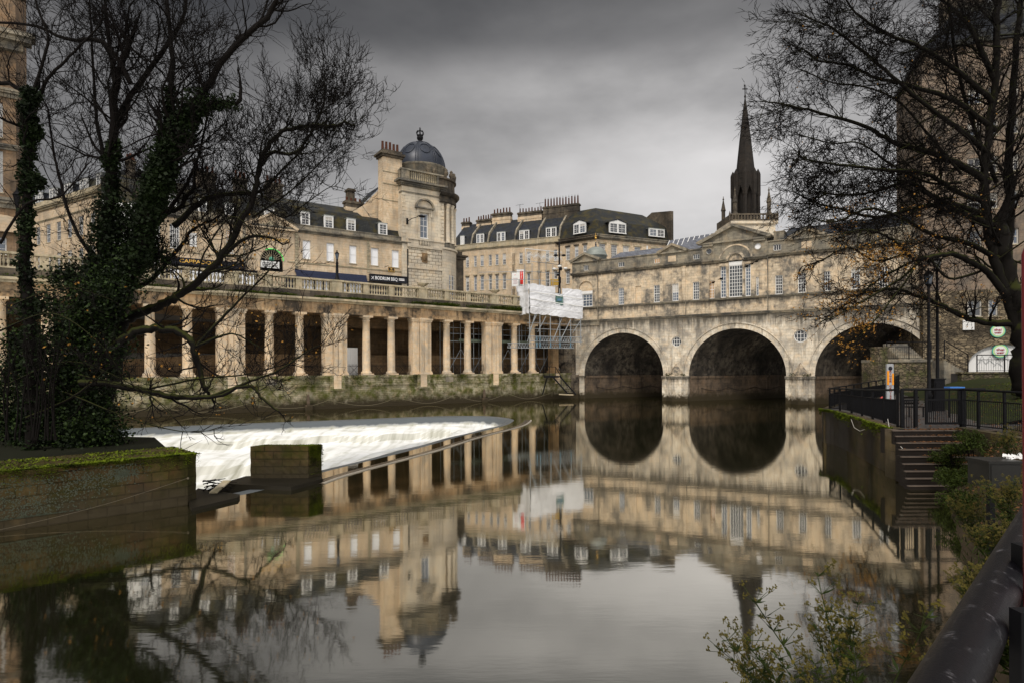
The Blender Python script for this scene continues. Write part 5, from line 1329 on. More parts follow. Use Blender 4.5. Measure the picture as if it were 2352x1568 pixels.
for x,y in ((1194,470),(1240,466),(1269,475)):
    a,z=RW.sz(x,y,4.5); aer.tube([(a,4.5,z-2.6),(a,4.5,z)],.03,4); aer.tube([(a-.8,4.5,z-.1),(a+.8,4.5,z-.05)],.02,4)
    for k in range(6): aer.tube([(a-.75+k*.3,4.3,z-.1),(a-.75+k*.3,4.7,z-.1)],.015,3)
aer.build('roof_aerial',M['black'],[o for o in bpy.data.objects if o.name.startswith('row_house')][3])
# shrub by the gallery porch
# ---- church
chx=root('church_spire','dark gothic church tower and tall spire with pinnacles beyond the bridge','church',WORLD,0,0,0)
YS=165.; cxs=(1717-CX)*YS/F; zf=lambda y:atY(1714,y,YS)[2]
def ws(px): return px*YS/F
cy_=YS
def octa(r,z,rot=0,n=8): return [(cxs+r*math.cos(2*math.pi*k/n+rot),cy_+r*math.sin(2*math.pi*k/n+rot),z) for k in range(n)]
cxs=(1714-CX)*YS/F
m=MB(); hb=ws(48); m.box(cxs-hb,cxs+hb,cy_-hb,cy_+hb,G,zf(525)); m.box(cxs-hb-.5,cxs+hb+.5,cy_-hb-.5,cy_+hb+.5,zf(526),zf(520)); m.build('tower',M['tower'],chx)
m=MB(); z0,z1=zf(520),zf(503)
m.box(cxs-hb-.3,cxs+hb+.3,cy_-hb-.3,cy_-hb,z0,z0+.5); m.box(cxs-hb-.3,cxs+hb+.3,cy_-hb-.3,cy_-hb,z1-.4,z1); m.box(cxs+hb,cxs+hb+.3,cy_-hb,cy_+hb,z0,z1); m.box(cxs-hb-.3,cxs-hb,cy_-hb,cy_+hb,z0,z1)
for k in range(15): x=cxs-hb+k*hb*2/14; m.box(x-.12,x+.12,cy_-hb-.25,cy_-hb-.05,z0,z1)
for k in range(14):
    x=cxs-hb+(k+.5)*hb*2/14
    m.tube([(x-.35,cy_-hb-.15,z0+.4),(x,cy_-hb-.15,z0+1.2),(x+.35,cy_-hb-.15,z0+.4)],.07,4)
m.build('pierced_parapet',M['sooty'],chx)
for i,(dx,dy) in enumerate(((-1,-1),(1,-1),(-1,1),(1,1))):
    m=MB(); x=cxs+dx*(ws(38)); y=cy_+dy*ws(38); m.lathe(x,y,[(ws(6.5),zf(515)),(ws(6.5),zf(500)),(ws(4.5),zf(497)),(ws(4.5),zf(477)),(ws(6),zf(475)),(ws(5),zf(471)),(ws(1),zf(450)),(ws(2.4),zf(449)),(ws(1),zf(446)),(ws(.5),zf(441))],8,smooth=False); m.build('pinnacle',M['sooty'],chx)
for i,dx in enumerate((-1,1)):
    m=MB(); x=cxs+dx*ws(53); m.lathe(x,cy_-hb,[(ws(2.2),zf(520)),(ws(2.2),zf(508)),(ws(3),zf(507)),(ws(.5),zf(497))],6,smooth=False); m.build('corner_finial',M['sooty'],chx)
r0=ws(25)/math.cos(math.pi/8)
m=MB(); m.lathe(cxs,cy_,[(r0*1.25,zf(520)),(r0*1.1,zf(505)),(r0*.55,zf(503)),(r0*.55,zf(400))],8,math.pi/8,math.pi/8+2*math.pi,False)
for k in range(8):
    a=math.pi/8+k*math.pi/4; x=cxs+r0*math.cos(a); y=cy_+r0*math.sin(a)
    m.lathe(x,y,[(ws(6),zf(512)),(ws(5),zf(500)),(ws(4.6),zf(455)),(ws(5.8),zf(452)),(ws(5.8),zf(404)),(ws(4.6),zf(400)),(ws(.6),zf(392))],6,smooth=False)
    b_=a+math.pi/8; r2=r0*math.cos(math.pi/8); tx,ty=-math.sin(b_),math.cos(b_); q=lambda t,z:(cxs+r2*math.cos(b_)+tx*t,cy_+r2*math.sin(b_)+ty*t,z); h=r0*math.sin(math.pi/8)
    m.face(q(-h,zf(440)),q(-h*.5,zf(448)),q(0,zf(432)) ,q(0,zf(398)),q(-h,zf(400))); m.face(q(h,zf(440)),q(h,zf(400)),q(0,zf(398)),q(0,zf(432)),q(h*.5,zf(448)))
m.lathe(cxs,cy_,[(r0*1.02,zf(402)),(r0*.95,zf(398))],8,math.pi/8,math.pi/8+2*math.pi,False)
dks=stone('spire_stone',(.028,.024,.021),(.02,.018,.016),(.01,.01,.01),soot=.4,streak=.3,pale=(.04,.034,.028))
m.build('lantern_stage',dks,chx)
m=MB(); m.lathe(cxs,cy_,[(ws(21),zf(402)),(ws(13),zf(325)),(ws(5.5),zf(258)),(ws(1.2),zf(226)),(ws(2.4),zf(222)),(ws(1),zf(218))],8,math.pi/8,math.pi/8+2*math.pi,False); so2=m.build('spire',dks,chx)
m=MB(); m.box(cxs-.09,cxs+.09,cy_-.09,cy_+.09,zf(220),zf(196)); m.box(cxs-.7,cxs+.7,cy_-.08,cy_+.08,zf(206),zf(204)); m.build('cross',M['black'],so2)
# ---- left: hotel and set back terrace
EX=Frame(-48.6,61,.824,.566)
ho=root('tall_hotel','very tall ornate stone hotel at the left edge with arched balcony window','building',EX,0,0,G)
EXe=EX.sz(37,400)[0]; ht=52
w=MB(); wn=[]
for yc0,yc1 in ((235,316),(346,442)):
    for x0,x1 in ((-40,-12),(-2.,6.5)): 
        z1,z0=EX.sz(0,yc0)[1],EX.sz(0,yc1)[1]; wn.append((EX.sz(x0,300)[0],EX.sz(x1,300)[0],z0,z1))
aw_=(EX.sz(-30,550)[0],EX.sz(15,550)[0],EX.sz(0,585)[1],EX.sz(0,545)[1])
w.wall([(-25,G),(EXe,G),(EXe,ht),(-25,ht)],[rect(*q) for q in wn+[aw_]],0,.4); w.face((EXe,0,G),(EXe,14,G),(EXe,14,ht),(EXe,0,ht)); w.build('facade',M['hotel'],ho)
for q in wn+[aw_]: sash(ho,*q,0,2,3,.25,.12,.06,pane='glassb')
c=MB()
for y,h,p_ in ((100,1.6,1.6),(217,.8,.6),(340,.5,.4),(468,1.0,.5),(600,.5,.6)):
    z=EX.sz(20,y)[1]; cornice(c,-25,EXe,0,z-h/2,h,p_)
c.build('string_course',M['attic'],ho)
z=EX.sz(0,545)[1]; m=MB(); xc=(aw_[0]+aw_[1])/2+.4
Pp=[(xc+2.3*math.cos(math.pi*i/14),z+.5+1.6*math.sin(math.pi*i/14)) for i in range(15)]; m.prism(Pp,-.5,0); m.build('arched_hood',M['bath'],ho)
m=MB(); zb3=EX.sz(0,632)[1]; m.box(-25,EXe+2.5,-2.0,-1.7,G,zb3); m.build('terrace_wall',M['balus'],ho)
hl=MB(); x,z=EX.sz(39,478,-.8); hl.tube([(x-.6,0,z-1.2),(x-.1,-.8,z-1.),(x,-.8,z)],.07,5); hl.lathe(x,-.8,[(.12,z),(.32,z+1.2),(.4,z+1.25),(.1,z+1.7),(.02,z+2.1)],6,smooth=False); hl.build('wall_lantern',M['black'],ho)
BT=Frame(-54,80,.859,-.512)
bt=root('curved_terrace','pale stone building set back at the left with dark attic dormers behind the branches','building',BT,0,0,G)
x0,x1=-26,BT.sz(262,480)[0]; cz=BT.sz(215,452)[1]
w=MB(); wl_=[]
for k in range(9):
    a=x1-2.2-k*3.; 
    if a<x0+1: break
    for zz in (cz-3.4,cz-7.6): wl_.append((a-.6,a+.6,zz-1.2,zz+1.3))
w.wall([(x0,G),(x1,G),(x1,cz),(x0,cz)],[rect(*q) for q in wl_],0,.2); w.build('facade',M['bath'],bt)
for q in wl_: sash(bt,*q,0,3,4,.1,.1,.05)
c=MB(); cornice(c,x0,x1,0,cz,.6,.5); c.box(x0,x1,-.1,.3,cz+.6,cz+1.3); cornice(c,x0,x1,0,cz-1.6,.25,.15); c.build('cornice',M['balus'],bt)
m=MB(); mansard(m,x0,x1,.4,cz+1.2,1.2,cz+3.0,5,cz+3.7,10); m.build('attic_roof',M['slated'],bt)
for k in range(5): dormer(bt,x1-3-4.2*k-1.6,x1-3-4.2*k,cz+1.35,cz+2.8,.2,1.6,wide=True,pane='glassb')
# ================================================================= RIGHT BANK
HORZ=lambda x:846-.0043*(x-1176)
pathm=plain('wet_path',(.045,.042,.042),.45,sc=2.5,var=.45)
grassm=leafm('grass',(.012,.014,.005),(.026,.034,.007),.9,2.)
leafl=plain('leaf_litter',(.12,.055,.022),.8,sc=14,var=.8)
ZP=1.75
# quay edge in plan, from the steps round the point and back under the bridge
SC_=onz(2053,983.3,ZP); FCn=onz(1892,940.6,ZP)
edge=[(SC_[0],SC_[1]),(FCn[0],FCn[1]-1.5),(FCn[0]+.1,FCn[1]+.3),(17.6,34.8),(19.6,37.6),(23.5,42),(29,48),(36,58)]
edge=smooth(edge,5)
qy=MB(); SX1=onz(2220,986.6,ZP)[0]
land=edge+[(80,70),(80,5),(SX1+.35,5) if 0 else (60,5),(SX1+4,SC_[1]-.0),(SX1+.02,SC_[1])]
qw=stone('quay_wall_stone',(.10,.07,.042),(.06,.045,.03),(.02,.018,.014),bw=.8,bh=.33,mortar=.012,soot=.7,streak=.7,moss=.35,mossc=(.06,.07,.012),damp=(.3,1.3),pale=(.14,.11,.075),warm=(.13,.08,.04))
qm=MB(); 
for i in range(len(edge)-1):
    (a,b),(c,d)=edge[i],edge[i+1]
    qm.face((a,b,-2),(c,d,-2),(c,d,ZP-.12),(a,b,ZP-.12))
    dx,dy=c-a,d-b; l=math.hypot(dx,dy); nx,ny=-dy/l*.06,dx/l*.06
    qm.face((a+nx,b+ny,ZP-.12),(c+nx,d+ny,ZP-.12),(c+nx,d+ny,ZP+.004),(a+nx,b+ny,ZP+.004)); qm.face((a+nx,b+ny,ZP+.004),(c+nx,d+ny,ZP+.004),(c-nx*6,d-ny*6,ZP+.004),(a-nx*6,b-ny*6,ZP+.004)); qm.face((a,b,ZP-.12),(c,d,ZP-.12),(c+nx,d+ny,ZP-.12),(a+nx,b+ny,ZP-.12))
qwr=tag(qm.solo('quay_wall',qw),'stained brown quay wall with mossy coping at the right, curving to the bridge','wall')
top=MB(); top.slab([(a,b) for a,b in land],-2.,ZP); ghost('riverside_path',top,pathm)
mo=MB()
def fq():
    i=int(U(0,12)); i=min(i,len(edge)-2); t=R(); a,b=edge[i]; c,d=edge[i+1]; x=a+(c-a)*t; y=b+(d-b)*t
    dx,dy=c-a,d-b; l=math.hypot(dx,dy); nx,ny=-dy/l,dx/l; h=ZP+.02-abs(random.gauss(0,.16))*(1 if math.sin(y*1.3)>-.2 else .25)
    return (x+nx*.07,y+ny*.07,h,nx,ny,0)
moss_patch(mo,8000,fq,.03,.09)
tag(mo.solo('coping_moss',M['moss']),'bright green moss along the edge of the quay at the right','moss',kind='stuff')
for i,(pts) in enumerate(([(1955,962),(1962,981),(1975,989),(1986,985)],[(2039,961),(2043,984),(2055,1010),(2074,1030),(2094,1034),(2104,1028)])):
    m=MB(); P=[]
    for x,y in pts:
        yb=ray(x,y); # onto wall plane between SC_ and FCn
        ax,ay=SC_[0]-.09,SC_[1]; bx,by=FCn[0]-.09,FCn[1]; dx,dy=bx-ax,by-ay; nx,ny=-dy,dx
        k=(ax*nx+ay*ny)/(yb[0]*nx+yb[1]*ny); k=max(k,0); P.append((yb[0]*k,yb[1]*k,CH+yb[2]*k))
    if i: P=P[:4]
    m.tube([tuple(p) for p in P],.011,5); tag(m.solo('white_rope',plain('white_rope',(.42,.40,.36),.8)),['short pale rope loop hanging on the quay wall near its far corner','long pale rope hanging in a loop down the quay wall by the steps'][i],'rope')
# steps down to the water
stp=root('river_steps','wide worn stone steps going down into the water, scattered with leaves','steps',WORLD,SC_[0]+1.3,SC_[1]-1,0)
step_m=plain('dark_step_riser',(.014,.011,.009),.6,sc=2,var=.4); nose_m=plain('pale_step_edge',(.10,.08,.065),.5,sc=2,var=.45)  # step bodies near black, front edges paler
yy=SC_[1]; x0=SC_[0]; x1=SX1
nz_=MB(); m=MB(); z=ZP
ty=[986.8,1000,1015.5,1030.7,1047.4,1063.8,1080.5,1097,1114]
edges_=[]
LX=[2052,2058,2063,2068,2072,2076,2080,2083,2087]
for k in range(9):
    z=ZP-.01-k*.2
    fy=onz(2100,ty[k],z)[1]; edges_.append((z,fy))
for k in range(9):
    z,fy=edges_[k]; bk_=edges_[k-1][1] if k else yy+.3
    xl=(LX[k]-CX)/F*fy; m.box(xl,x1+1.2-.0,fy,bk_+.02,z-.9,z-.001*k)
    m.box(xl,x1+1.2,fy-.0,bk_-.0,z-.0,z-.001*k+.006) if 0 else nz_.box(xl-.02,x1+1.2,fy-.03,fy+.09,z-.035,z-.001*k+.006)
z,fy=edges_[-1]; m.box(x0+.03,x1+1,fy-.5,fy,-1.5,-.05); m.box(x0+.03,x1+1,fy-.9,fy-.5,-1.7,-.25)
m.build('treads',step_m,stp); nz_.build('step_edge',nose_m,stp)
m=MB(); m.box(x0-.32,x0+.0,yy-.35,yy+.02,-1.5,ZP-.003); m.box(x0-.38,x0-.02,yy-.7,yy-.35,-1.5,ZP-.5); m.build('cheek_wall',qw,stp)
# bank at right: terrain falling to the water
bankedge=[(x1+.1,yy-.05),(x1-.35,20.6),(13.6,19.6),(12.0,17.2),(10.2,14.4),(8.3,11.6),(6.4,9.0),(4.4,6.2),(2.6,3.8),(1.2,1.8),(.0,.3),(-.8,-2),(-1.5,-8)]
be=smooth(bankedge,4)
bm_=MB(); cols_=26
vs=[];nr=len(be)
for i,(x,y) in enumerate(be):
    for j in range(cols_):
        w_=(j/(cols_-1))**1.6*14; 
        zt4=ZP+(.45*max(0,min(1,(16-y)/12)))
        zz=-.4+ (zt4+.4)*min(1,(w_+.05)/2.1)**.75
        X=x+w_*.92; Y=y-w_*.18
        if i<8: X=x+w_; Y=y+ -.0*w_
        nse=.07*math.sin(X*3.1+Y*1.7)+.05*math.sin(X*7.3-Y*5.1)
        vs.append((X,Y,zz+nse*(1 if w_<3.5 else .2)))
fs=[(i*cols_+j,i*cols_+j+1,(i+1)*cols_+j+1,(i+1)*cols_+j) for i in range(nr-1) for j in range(cols_-1)]
bm_.add(vs,fs,True); ghost('river_bank',bm_,plain('bank_soil',(.045,.032,.018),.95,sc=5,var=.6))
def bankz(x,y):
    best=None
    for i in range(nr-1):
        a=be[i]; b=be[i+1]
        if (a[1]-y)*(b[1]-y)<=0:
            t=(a[1]-y)/(a[1]-b[1]+1e-9); ex=a[0]+(b[0]-a[0])*t; best=x-ex; break
    if best is None: return ZP
    w_=max(0,best/.95); zt4=ZP+(.45*max(0,min(1,(16-y)/12))); return -.4+(zt4+.4)*min(1,(w_+.05)/2.1)**.75
# retaining wall right of the steps
rwm=MB(); a=onz(2218,986,ZP); b=onz(2345,1052,ZP+.05)
ax,ay=x1+.05,yy; bx,by=14.6,15.
rwm.add([(ax,ay,0),(bx,by,0),(bx+.35,by+.1,0),(ax+.4,ay,0),(ax,ay,ZP+.05),(bx,by,ZP+.12),(bx+.35,by+.1,ZP+.12),(ax+.4,ay,ZP+.05)],[(0,3,2,1),(4,5,6,7),(0,1,5,4),(1,2,6,5),(2,3,7,6),(3,0,4,7)])
tag(rwm.solo('retaining_wall',qw),'low dark stone retaining wall running from the steps towards the viewer','wall')
# lawn and rise beyond
lw2_=MB(); vs=[];NX,NY=30,30
for i in range(NX+1):
    for j in range(NY+1):
        x=17.5+i*1.6; y=24.2+j*1.0
        t=max(0,min(1,(x-18.2-(y-24)*.52)/7)); 
        z=ZP+.004+1.25*t*t*(3-2*t)+ (.04*math.sin(x*2.1+y)+.03*math.sin(y*3))*t
        vs.append((x,y,z if t>0 else ZP-.03))
lw2_.add(vs,[q for q in [(i*(NY+1)+j,(i+1)*(NY+1)+j,(i+1)*(NY+1)+j+1,i*(NY+1)+j+1) for i in range(NX) for j in range(NY)] if max(vs[k][2] for k in q)>ZP],True); ghost('lawn',lw2_,grassm)
def lawnz(x,y):
    t=max(0,min(1,(x-18.2-(y-24)*.52)/7)); return ZP+1.25*t*t*(3-2*t)
gb_=MB()
for _ in range(9000):
    x,y=U(18.5,34),U(24.5,42); z=lawnz(x,y)
    if z<ZP+.05: continue
    h=U(.05,.12); a=U(0,6.3); gb_.face((x,y,z-.02),(x+.02*math.cos(a),y+.02*math.sin(a),z-.02),(x+U(-.05,.05),y+U(-.05,.05),z+h))
o=gb_.build('grass_blades',M['moss']); tag(o,'short green grass on the lawn behind the railings','grass',kind='stuff')
lf=MB()
def leafq(mb,x,y,z,s):
    a=U(0,6.3); t=U(-.35,.35)*s; c,d=math.cos(a)*s,math.sin(a)*s
    mb.face((x,y,z+.01),(x+c*.5-d*.35,y+d*.5+c*.35,z+.015+abs(t)),(x+c,y+d,z+.012+t*.3+.01),(x+c*.5+d*.35,y+d*.5-c*.35,z+.012))
for _ in range(9000):
    q=R()
    if q<.42:
        x,y=U(13,22),U(3,20.); z=bankz(x,y)
        y=U(8,20.5); 
        i=random.choice(be[3:24]); x=i[0]+U(.7,6); y=i[1]+U(-.5,.5); z=bankz(x,y)+.03
    elif q<.6:
        k=int(U(0,7)); zz,fy=edges_[k]; x=U(x0+.1,x1) if R()<.25 else x1-abs(random.gauss(0,.7)); y=fy+U(.0,.2); z=zz+.005
    else:
        x,y=U(14.2,34),U(22.3,44); z=max(lawnz(x,y),ZP)
        if x<(14.3+(y-22.3)*.27 if y<33 else 17.6+(y-33)*1.05): continue
    leafq(lf,x,y,z,U(.05,.12))
o=lf.build('fallen_leaves',leafl); tag(o,'brown fallen leaves scattered over path, steps and bank','leaves',kind='stuff')
# ---- railings
def railing(name,label,pts,zb,zt,bars=.13,post=1.9,rail2=True,cat='railing',r0=.035,mat='fence',postx=True,top_r=.04,dotted=False):
    """pts: plan polyline; zb, zt callables of arc fraction"""
    L=[0]
    for i in range(1,len(pts)): L.append(L[-1]+math.dist(pts[i][:2],pts[i-1][:2]))
    T=L[-1]
    def P(s):
        s=max(0,min(T,s)); j=0
        while j<len(L)-2 and L[j+1]<s: j+=1
        t=(s-L[j])/(L[j+1]-L[j]+1e-9); return (pts[j][0]+(pts[j+1][0]-pts[j][0])*t,pts[j][1]+(pts[j+1][1]-pts[j][1])*t)
    a=P(0); r_=root(name,label,cat,WORLD,a[0],a[1],zb(0))
    n=max(2,int(T/.5)); 
    tp=[(*P(T*i/n),zt(i/n)) for i in range(n+1)]
    m=MB(); m.tube(tp,top_r,8,cap=True); m.build('handrail',M[mat],r_)
    hh=lambda f:zt(f)-zb(f)
    m=MB(); m.tube([(*P(T*i/n),zb(i/n)+.1) for i in range(n+1)],.02,4); m.tube([(*P(T*i/n),zt(i/n)-(.3*hh(i/n)/1.1 if rail2 else .08)) for i in range(n+1)],.022,4)
    m.build('lower_rail',M[mat],r_)
    m=MB(); k=int(T/bars)
    for i in range(k+1):
        f=i/k; x,y=P(T*f); m.tube([(x,y,zb(f)+.1),(x,y,zt(f)-(.3*hh(f)/1.1 if rail2 else .08))],.012,4)
    m.build('railing_bars',M[mat],r_)
    k=max(1,int(round(T/post)))
    for i in range(k+1):
        f=i/k; x,y=P(T*f); q=MB(); q.box(x-r0,x+r0,y-r0,y+r0,zb(f)-.02,zt(f)-.02); q.build('post',M[mat],r_)
    return r_
# top of the quay rail measured against the horizon
gate_l=onz(2073.8,982,ZP); gate_r=onz(2210,986,ZP)
ztop=lambda x,y,Y:atY(x,y,Y)[2]
e2=[p for p in edge]
inner=[(SC_[0]+.45,SC_[1]+.5)]+[(a+.42,b+ (0.1 if b>33 else 0)) for a,b in edge[3:-2]]
zn=ztop(2073.8,893.6,SC_[1]+.3); zf_=2.84
railing('quay_railing','black curved railing following the quay edge from the gate to the bridge',inner,lambda f:ZP,lambda f:zn+(zf_-zn)*min(1,f*3.2)**.7+max(0,f-.45)*.9,bars=.085)
gx0,gx1=gate_l[0]+.1,onz(2207,986,ZP)[0]
gt=root('metal_gate','black metal gate closing the top of the river steps','gate',WORLD,(gx0+gx1)/2,SC_[1]+.25,ZP)
Yg=SC_[1]+.3
m=MB(); 
x_a=atY(2125,900,Yg)[0]; x_b=atY(2200,900,Yg)[0]; x_m=atY(2103,900,Yg)[0]
m.box(x_a,x_a+.09,Yg-.03,Yg+.03,ZP+.12,zn-.05); m.box(x_b,x_b+.1,Yg-.03,Yg+.03,ZP+.12,zn-.05); m.box(x_a+.09,x_b,Yg-.025,Yg+.025,ZP+.12,ZP+.2); m.box(x_a+.09,x_b,Yg-.025,Yg+.025,zn-.42,zn-.36); m.build('gate_frame',M['fence'],gt)
m=MB(); k=14
for i in range(k): x=x_a+.15+(x_b-x_a-.2)*i/(k-1); m.box(x-.01,x+.01,Yg-.01,Yg+.01,ZP+.2,zn-.42)
m.build('gate_bars',M['fence'],gt)
for x,w_ in ((gate_l[0]+.03,.05),(x_m,.05),(x_b+.18,.075)):
    m=MB(); m.box(x-w_,x+w_,Yg-w_,Yg+w_,ZP,zn-.02); m.build('gate_post',M['fence'],gt)
m=MB(); m.tube([(gate_l[0],Yg,zn),(x_b+1.,Yg,zn)],.045,8,cap=True); m.build('handrail',M['fence'],gt)
m=MB(); k=5
for i in range(k): x=gate_l[0]+.12+(x_m-gate_l[0]-.2)*i/(k-1); m.box(x-.01,x+.01,Yg-.01,Yg+.01,ZP,zn-.42)
m.box(gate_l[0],x_m,Yg-.02,Yg+.02,zn-.42,zn-.37); m.build('side_bars',M['fence'],gt)
xr=onz(2242,986,ZP)[0]
p_=[(x_b+.2,Yg),(xr,Yg-.2),(16.9,20.6),(15.6,17.4),(13.6,14.4),(12.,12.)]
railing('bank_railing','tall black railing running down the right side of the steps towards the viewer',smooth(p_,3),lambda f:ZP+.02,lambda f:zn-.0-.15*f,bars=.075,post=.95)
# foreground handrail
fr_=root('foreground_handrail','thick worn black handrail with scratched paint sweeping through the bottom right corner','handrail',WORLD,1.2,1.2,2.2)
A1=atY(2180,1568,.62); B1=atY(2352,1215,1.35)
P0=atY(2178,1580,.66); P1=atY(2352,1232,1.32)
d_=[P1[i]-P0[i] for i in range(3)]
rr_=.031
path=[(P0[0]+d_[0]*t,P0[1]+d_[1]*t,P0[2]+d_[2]*t) for t in (-1.2,-.6,-.3,0,.25,.5,.75,1,1.4,2,3.)]
worn,nt,b=newmat('worn_black_paint')
v=coords(nt); sc1=noise(nt,coords(nt,(14,20,20)),2,5,.65); sc2=noise(nt,coords(nt,(260,22,22),rot=(0,.12,.15)),1.2,5,.75)
k=ramp(nt,mth(nt,'ADD',mth(nt,'MULTIPLY',sc1,.5),mth(nt,'MULTIPLY',sc2,.5)),.57,.65)
col=mixc(nt,k,(.004,.0035,.005),(.15,.145,.155)); link(nt,col,b.inputs['Base Color']); b.inputs['Roughness'].default_value=.38; b.inputs['Specular IOR Level'].default_value=.16
bump(nt,b,mth(nt,'ADD',sc1,sc2),.5,.004)
m=MB(); 
fine=[]
for i in range(len(path)-1):
    for t in range(6): fine.append(tuple(path[i][j]+(path[i+1][j]-path[i][j])*t/6 for j in range(3)))
q0=Vector(path[0]); q1=Vector(path[-1]); L_=(q1-q0).length
m.tube([(L_*i/80,0,0) for i in range(81)],rr_,28); ro=m.build('rail',worn,fr_,shift=False); qq=(q1-q0).to_track_quat('X','Z'); ro.rotation_mode='QUATERNION'; ro.rotation_quaternion=qq; ro.location=q0-Vector(ROOT[fr_.name])
m=MB(); q=atY(2352,1420,1.02); m.box(q[0]-.005,q[0]+.035,q[1]-.02,q[1]+.02,2.3,q[2]+.12); m.build('post',M['fence'],fr_)
m=MB(); q=atY(2350,1560,.8); m.box(q[0]-.01,q[0]+.02,q[1]-.01,q[1]+.01,2.3,q[2]+.09); m.build('flat_bar',M['fence'],fr_)
# red post at right edge
rp,nt,b=newmat('red_paint'); b.inputs['Base Color'].default_value=(.10,.008,.012,1); b.inputs['Roughness'].default_value=.4
m=MB(); q=atY(2352,570,.95); m.lathe(q[0]+.0045,q[1],[(.006,3.2),(.007,q[2]-.01),(.004,q[2]),(0,q[2]+.004)],14)
tag(m.solo('red_post',rp),'slim red post cut off by the right edge of the picture','post')
hr=root('post_bracket','black bracket carrying the slim red post above the thick handrail','bracket',WORLD,q[0],q[1],2.3)
mm=MB(); mm.tube([(q[0]+.0035,q[1],2.3),(q[0]+.0035,q[1],3.2)],.012,8); mm.build('tube',M['black'],hr)
# ---- lamp posts
def lamppost(x,ybase,ytop,Y,label,lw,z0=ZP):
    b=atY(x,ybase,Y); t=atY(x,ytop,Y)[2]
    r_=root('lamp_post',label,'street lamp',WORLD,b[0],Y,z0,'lamp posts by the riverside path')
    m=MB(); m.lathe(b[0],Y,[(.13,z0),(.13,z0+.75),(.16,z0+.8),(.085,z0+1.0),(.075,z0+3.2),(.06,t-.55),(.05,t-.5)],12); m.build('post',M['black'],r_)
    l=MB(); l.lathe(b[0],Y,[(.14,t-.5),(.22,t-.05)],6,smooth=False); lo=l.build('lantern',M['glassb'] if not lw else plain('frosted_lantern',(.45,.46,.46),.3),r_)
    c=MB(); c.lathe(b[0],Y,[(.25,t-.05),(.24,t),(.1,t+.14),(.03,t+.2),(.05,t+.26),(.0,t+.3)],6,smooth=False); c.lathe(b[0],Y,[(.06,t-.62),(.16,t-.52),(.14,t-.49)],8)
    for k in range(6): a=k*math.pi/3; c.tube([(b[0]+.14*math.cos(a),Y+.14*math.sin(a),t-.5),(b[0]+.225*math.cos(a),Y+.225*math.sin(a),t-.05)],.012,4)
    c.build('lantern_cap',M['black'],lo)
lamppost(2134,945,630,31.1,'dark lamp post nearer the bridge, its black lantern hidden among the twigs',0)
lamppost(2153.6,940,598,33.,'taller lamp post with a pale frosted lantern in front of the rubble wall',1)
# cabinet, totem, lifebuoy, bench, blue board
m=MB(); a=atY(2140.5,945,31.8)[0]; b=atY(2164.5,945,31.8)[0]; m.box(a,b,31.6,32.0,ZP,ZP+1.6); m.box(a-.03,b+.03,31.57,32.03,ZP+1.6,ZP+1.66); m.box(a+.06,b-.06,31.57,31.6,ZP+.2,ZP+1.45)
tag(m.solo('service_cabinet',M['black']),'black box cabinet standing at the foot of the lamp posts','cabinet')
tt=root('information_totem','tall grey and orange information totem by the quay railing','totem',WORLD,*atY(2045,945,30)[:2],ZP)
a=atY(2037.7,945,30)[0]; b=atY(2053,945,30)[0]; zt5=atY(2045,835.7,30)[2]
m=MB(); m.box(a,b,30,30.1,ZP,zt5); m.box(a+.02,b-.02,30.02,30.08,zt5,zt5+.02); m.build('panel',plain('grey_panel',(.33,.34,.35),.5,var=.1),tt)
m=MB(); za,zb4=atY(2045,883,30)[2],atY(2045,851,30)[2]; m.box(a,a+.1,29.985,29.998,za,zb4); m.box(b-.08,b,29.985,29.998,za,zb4-.12); m.build('orange_stripe',plain('orange_paint',(.75,.28,.02),.5,var=.1),tt)
t=MB(); vs_,fs_=text_mb('R\nI\nV\nE\nR\n\nC\nR\nU\nI\nS\nE',.19,.004); t.add([((a+b)/2+v[0],29.98-v[2],zt5-.45-.55+v[1]*.62) for v in vs_],fs_); t.build('lettering',plain('dark_red_letters',(.25,.05,.03),.6),tt)
t=MB(); t.ball(((a+b)/2,29.99,zt5-.2),.1,14,8,(1,.15,1)); t.build('emblem',M['bsign'],tt)
lb=root('lifebuoy_box','red lifebuoy housing on a post behind the quay railing','lifebuoy',WORLD,*atY(2025,945,29.6)[:2],ZP)
p=atY(2025,920,29.6); m=MB(); 
for k in range(20):
    a0=2*math.pi*k/20
m.tube([(p[0]+.1*math.cos(q_),p[1]-.05,p[2]-.1+.28*math.sin(q_)) for q_ in [2*math.pi*i/20 for i in range(21)]],.05,8); m.ball((p[0],p[1]-.05,p[2]-.1),.13,12,8,(.9,.4,2.2)); m.build('housing',plain('lifebuoy_red',(.35,.03,.02),.45,var=.1),lb)
m=MB(); m.lathe(p[0],p[1],[(.04,ZP),(.04,p[2]+.1)],8); m.build('post',M['steel'],lb)
m=MB(); a=atY(2178.7,890,27.5); b=atY(2212.6,890,27.5); pt=root('picnic_table','narrow table with a bright blue top on thin dark legs behind the gate','table',WORLD,(a[0]+b[0])/2,27.6,ZP); m.box(a[0],b[0],27.4,27.8,a[2]-.05,a[2]+.05); m.build('tabletop',plain('blue_plastic',(.03,.16,.5),.4,var=.1),pt)
for x_ in (a[0]+.1,b[0]-.1):
    m=MB(); m.tube([(x_,27.6,ZP),(x_,27.6,a[2]-.05)],.025,5); m.build('leg',M['black'],pt)
bn=root('park_bench','dark park bench on the path behind the gate','bench',WORLD,*atY(2100,950,28)[:2],ZP)
a=atY(2082,930,28)[0]; b=atY(2122,930,28)[0]
m=MB()
for k in range(3): m.box(a,b,27.9+k*.14,28.02+k*.14,ZP+.43,ZP+.47)
m.build('seat',M['bark'],bn); m=MB()
for k in range(3): m.box(a,b,28.34,28.38,ZP+.55+k*.13,ZP+.65+k*.13)
m.build('backrest',M['bark'],bn)
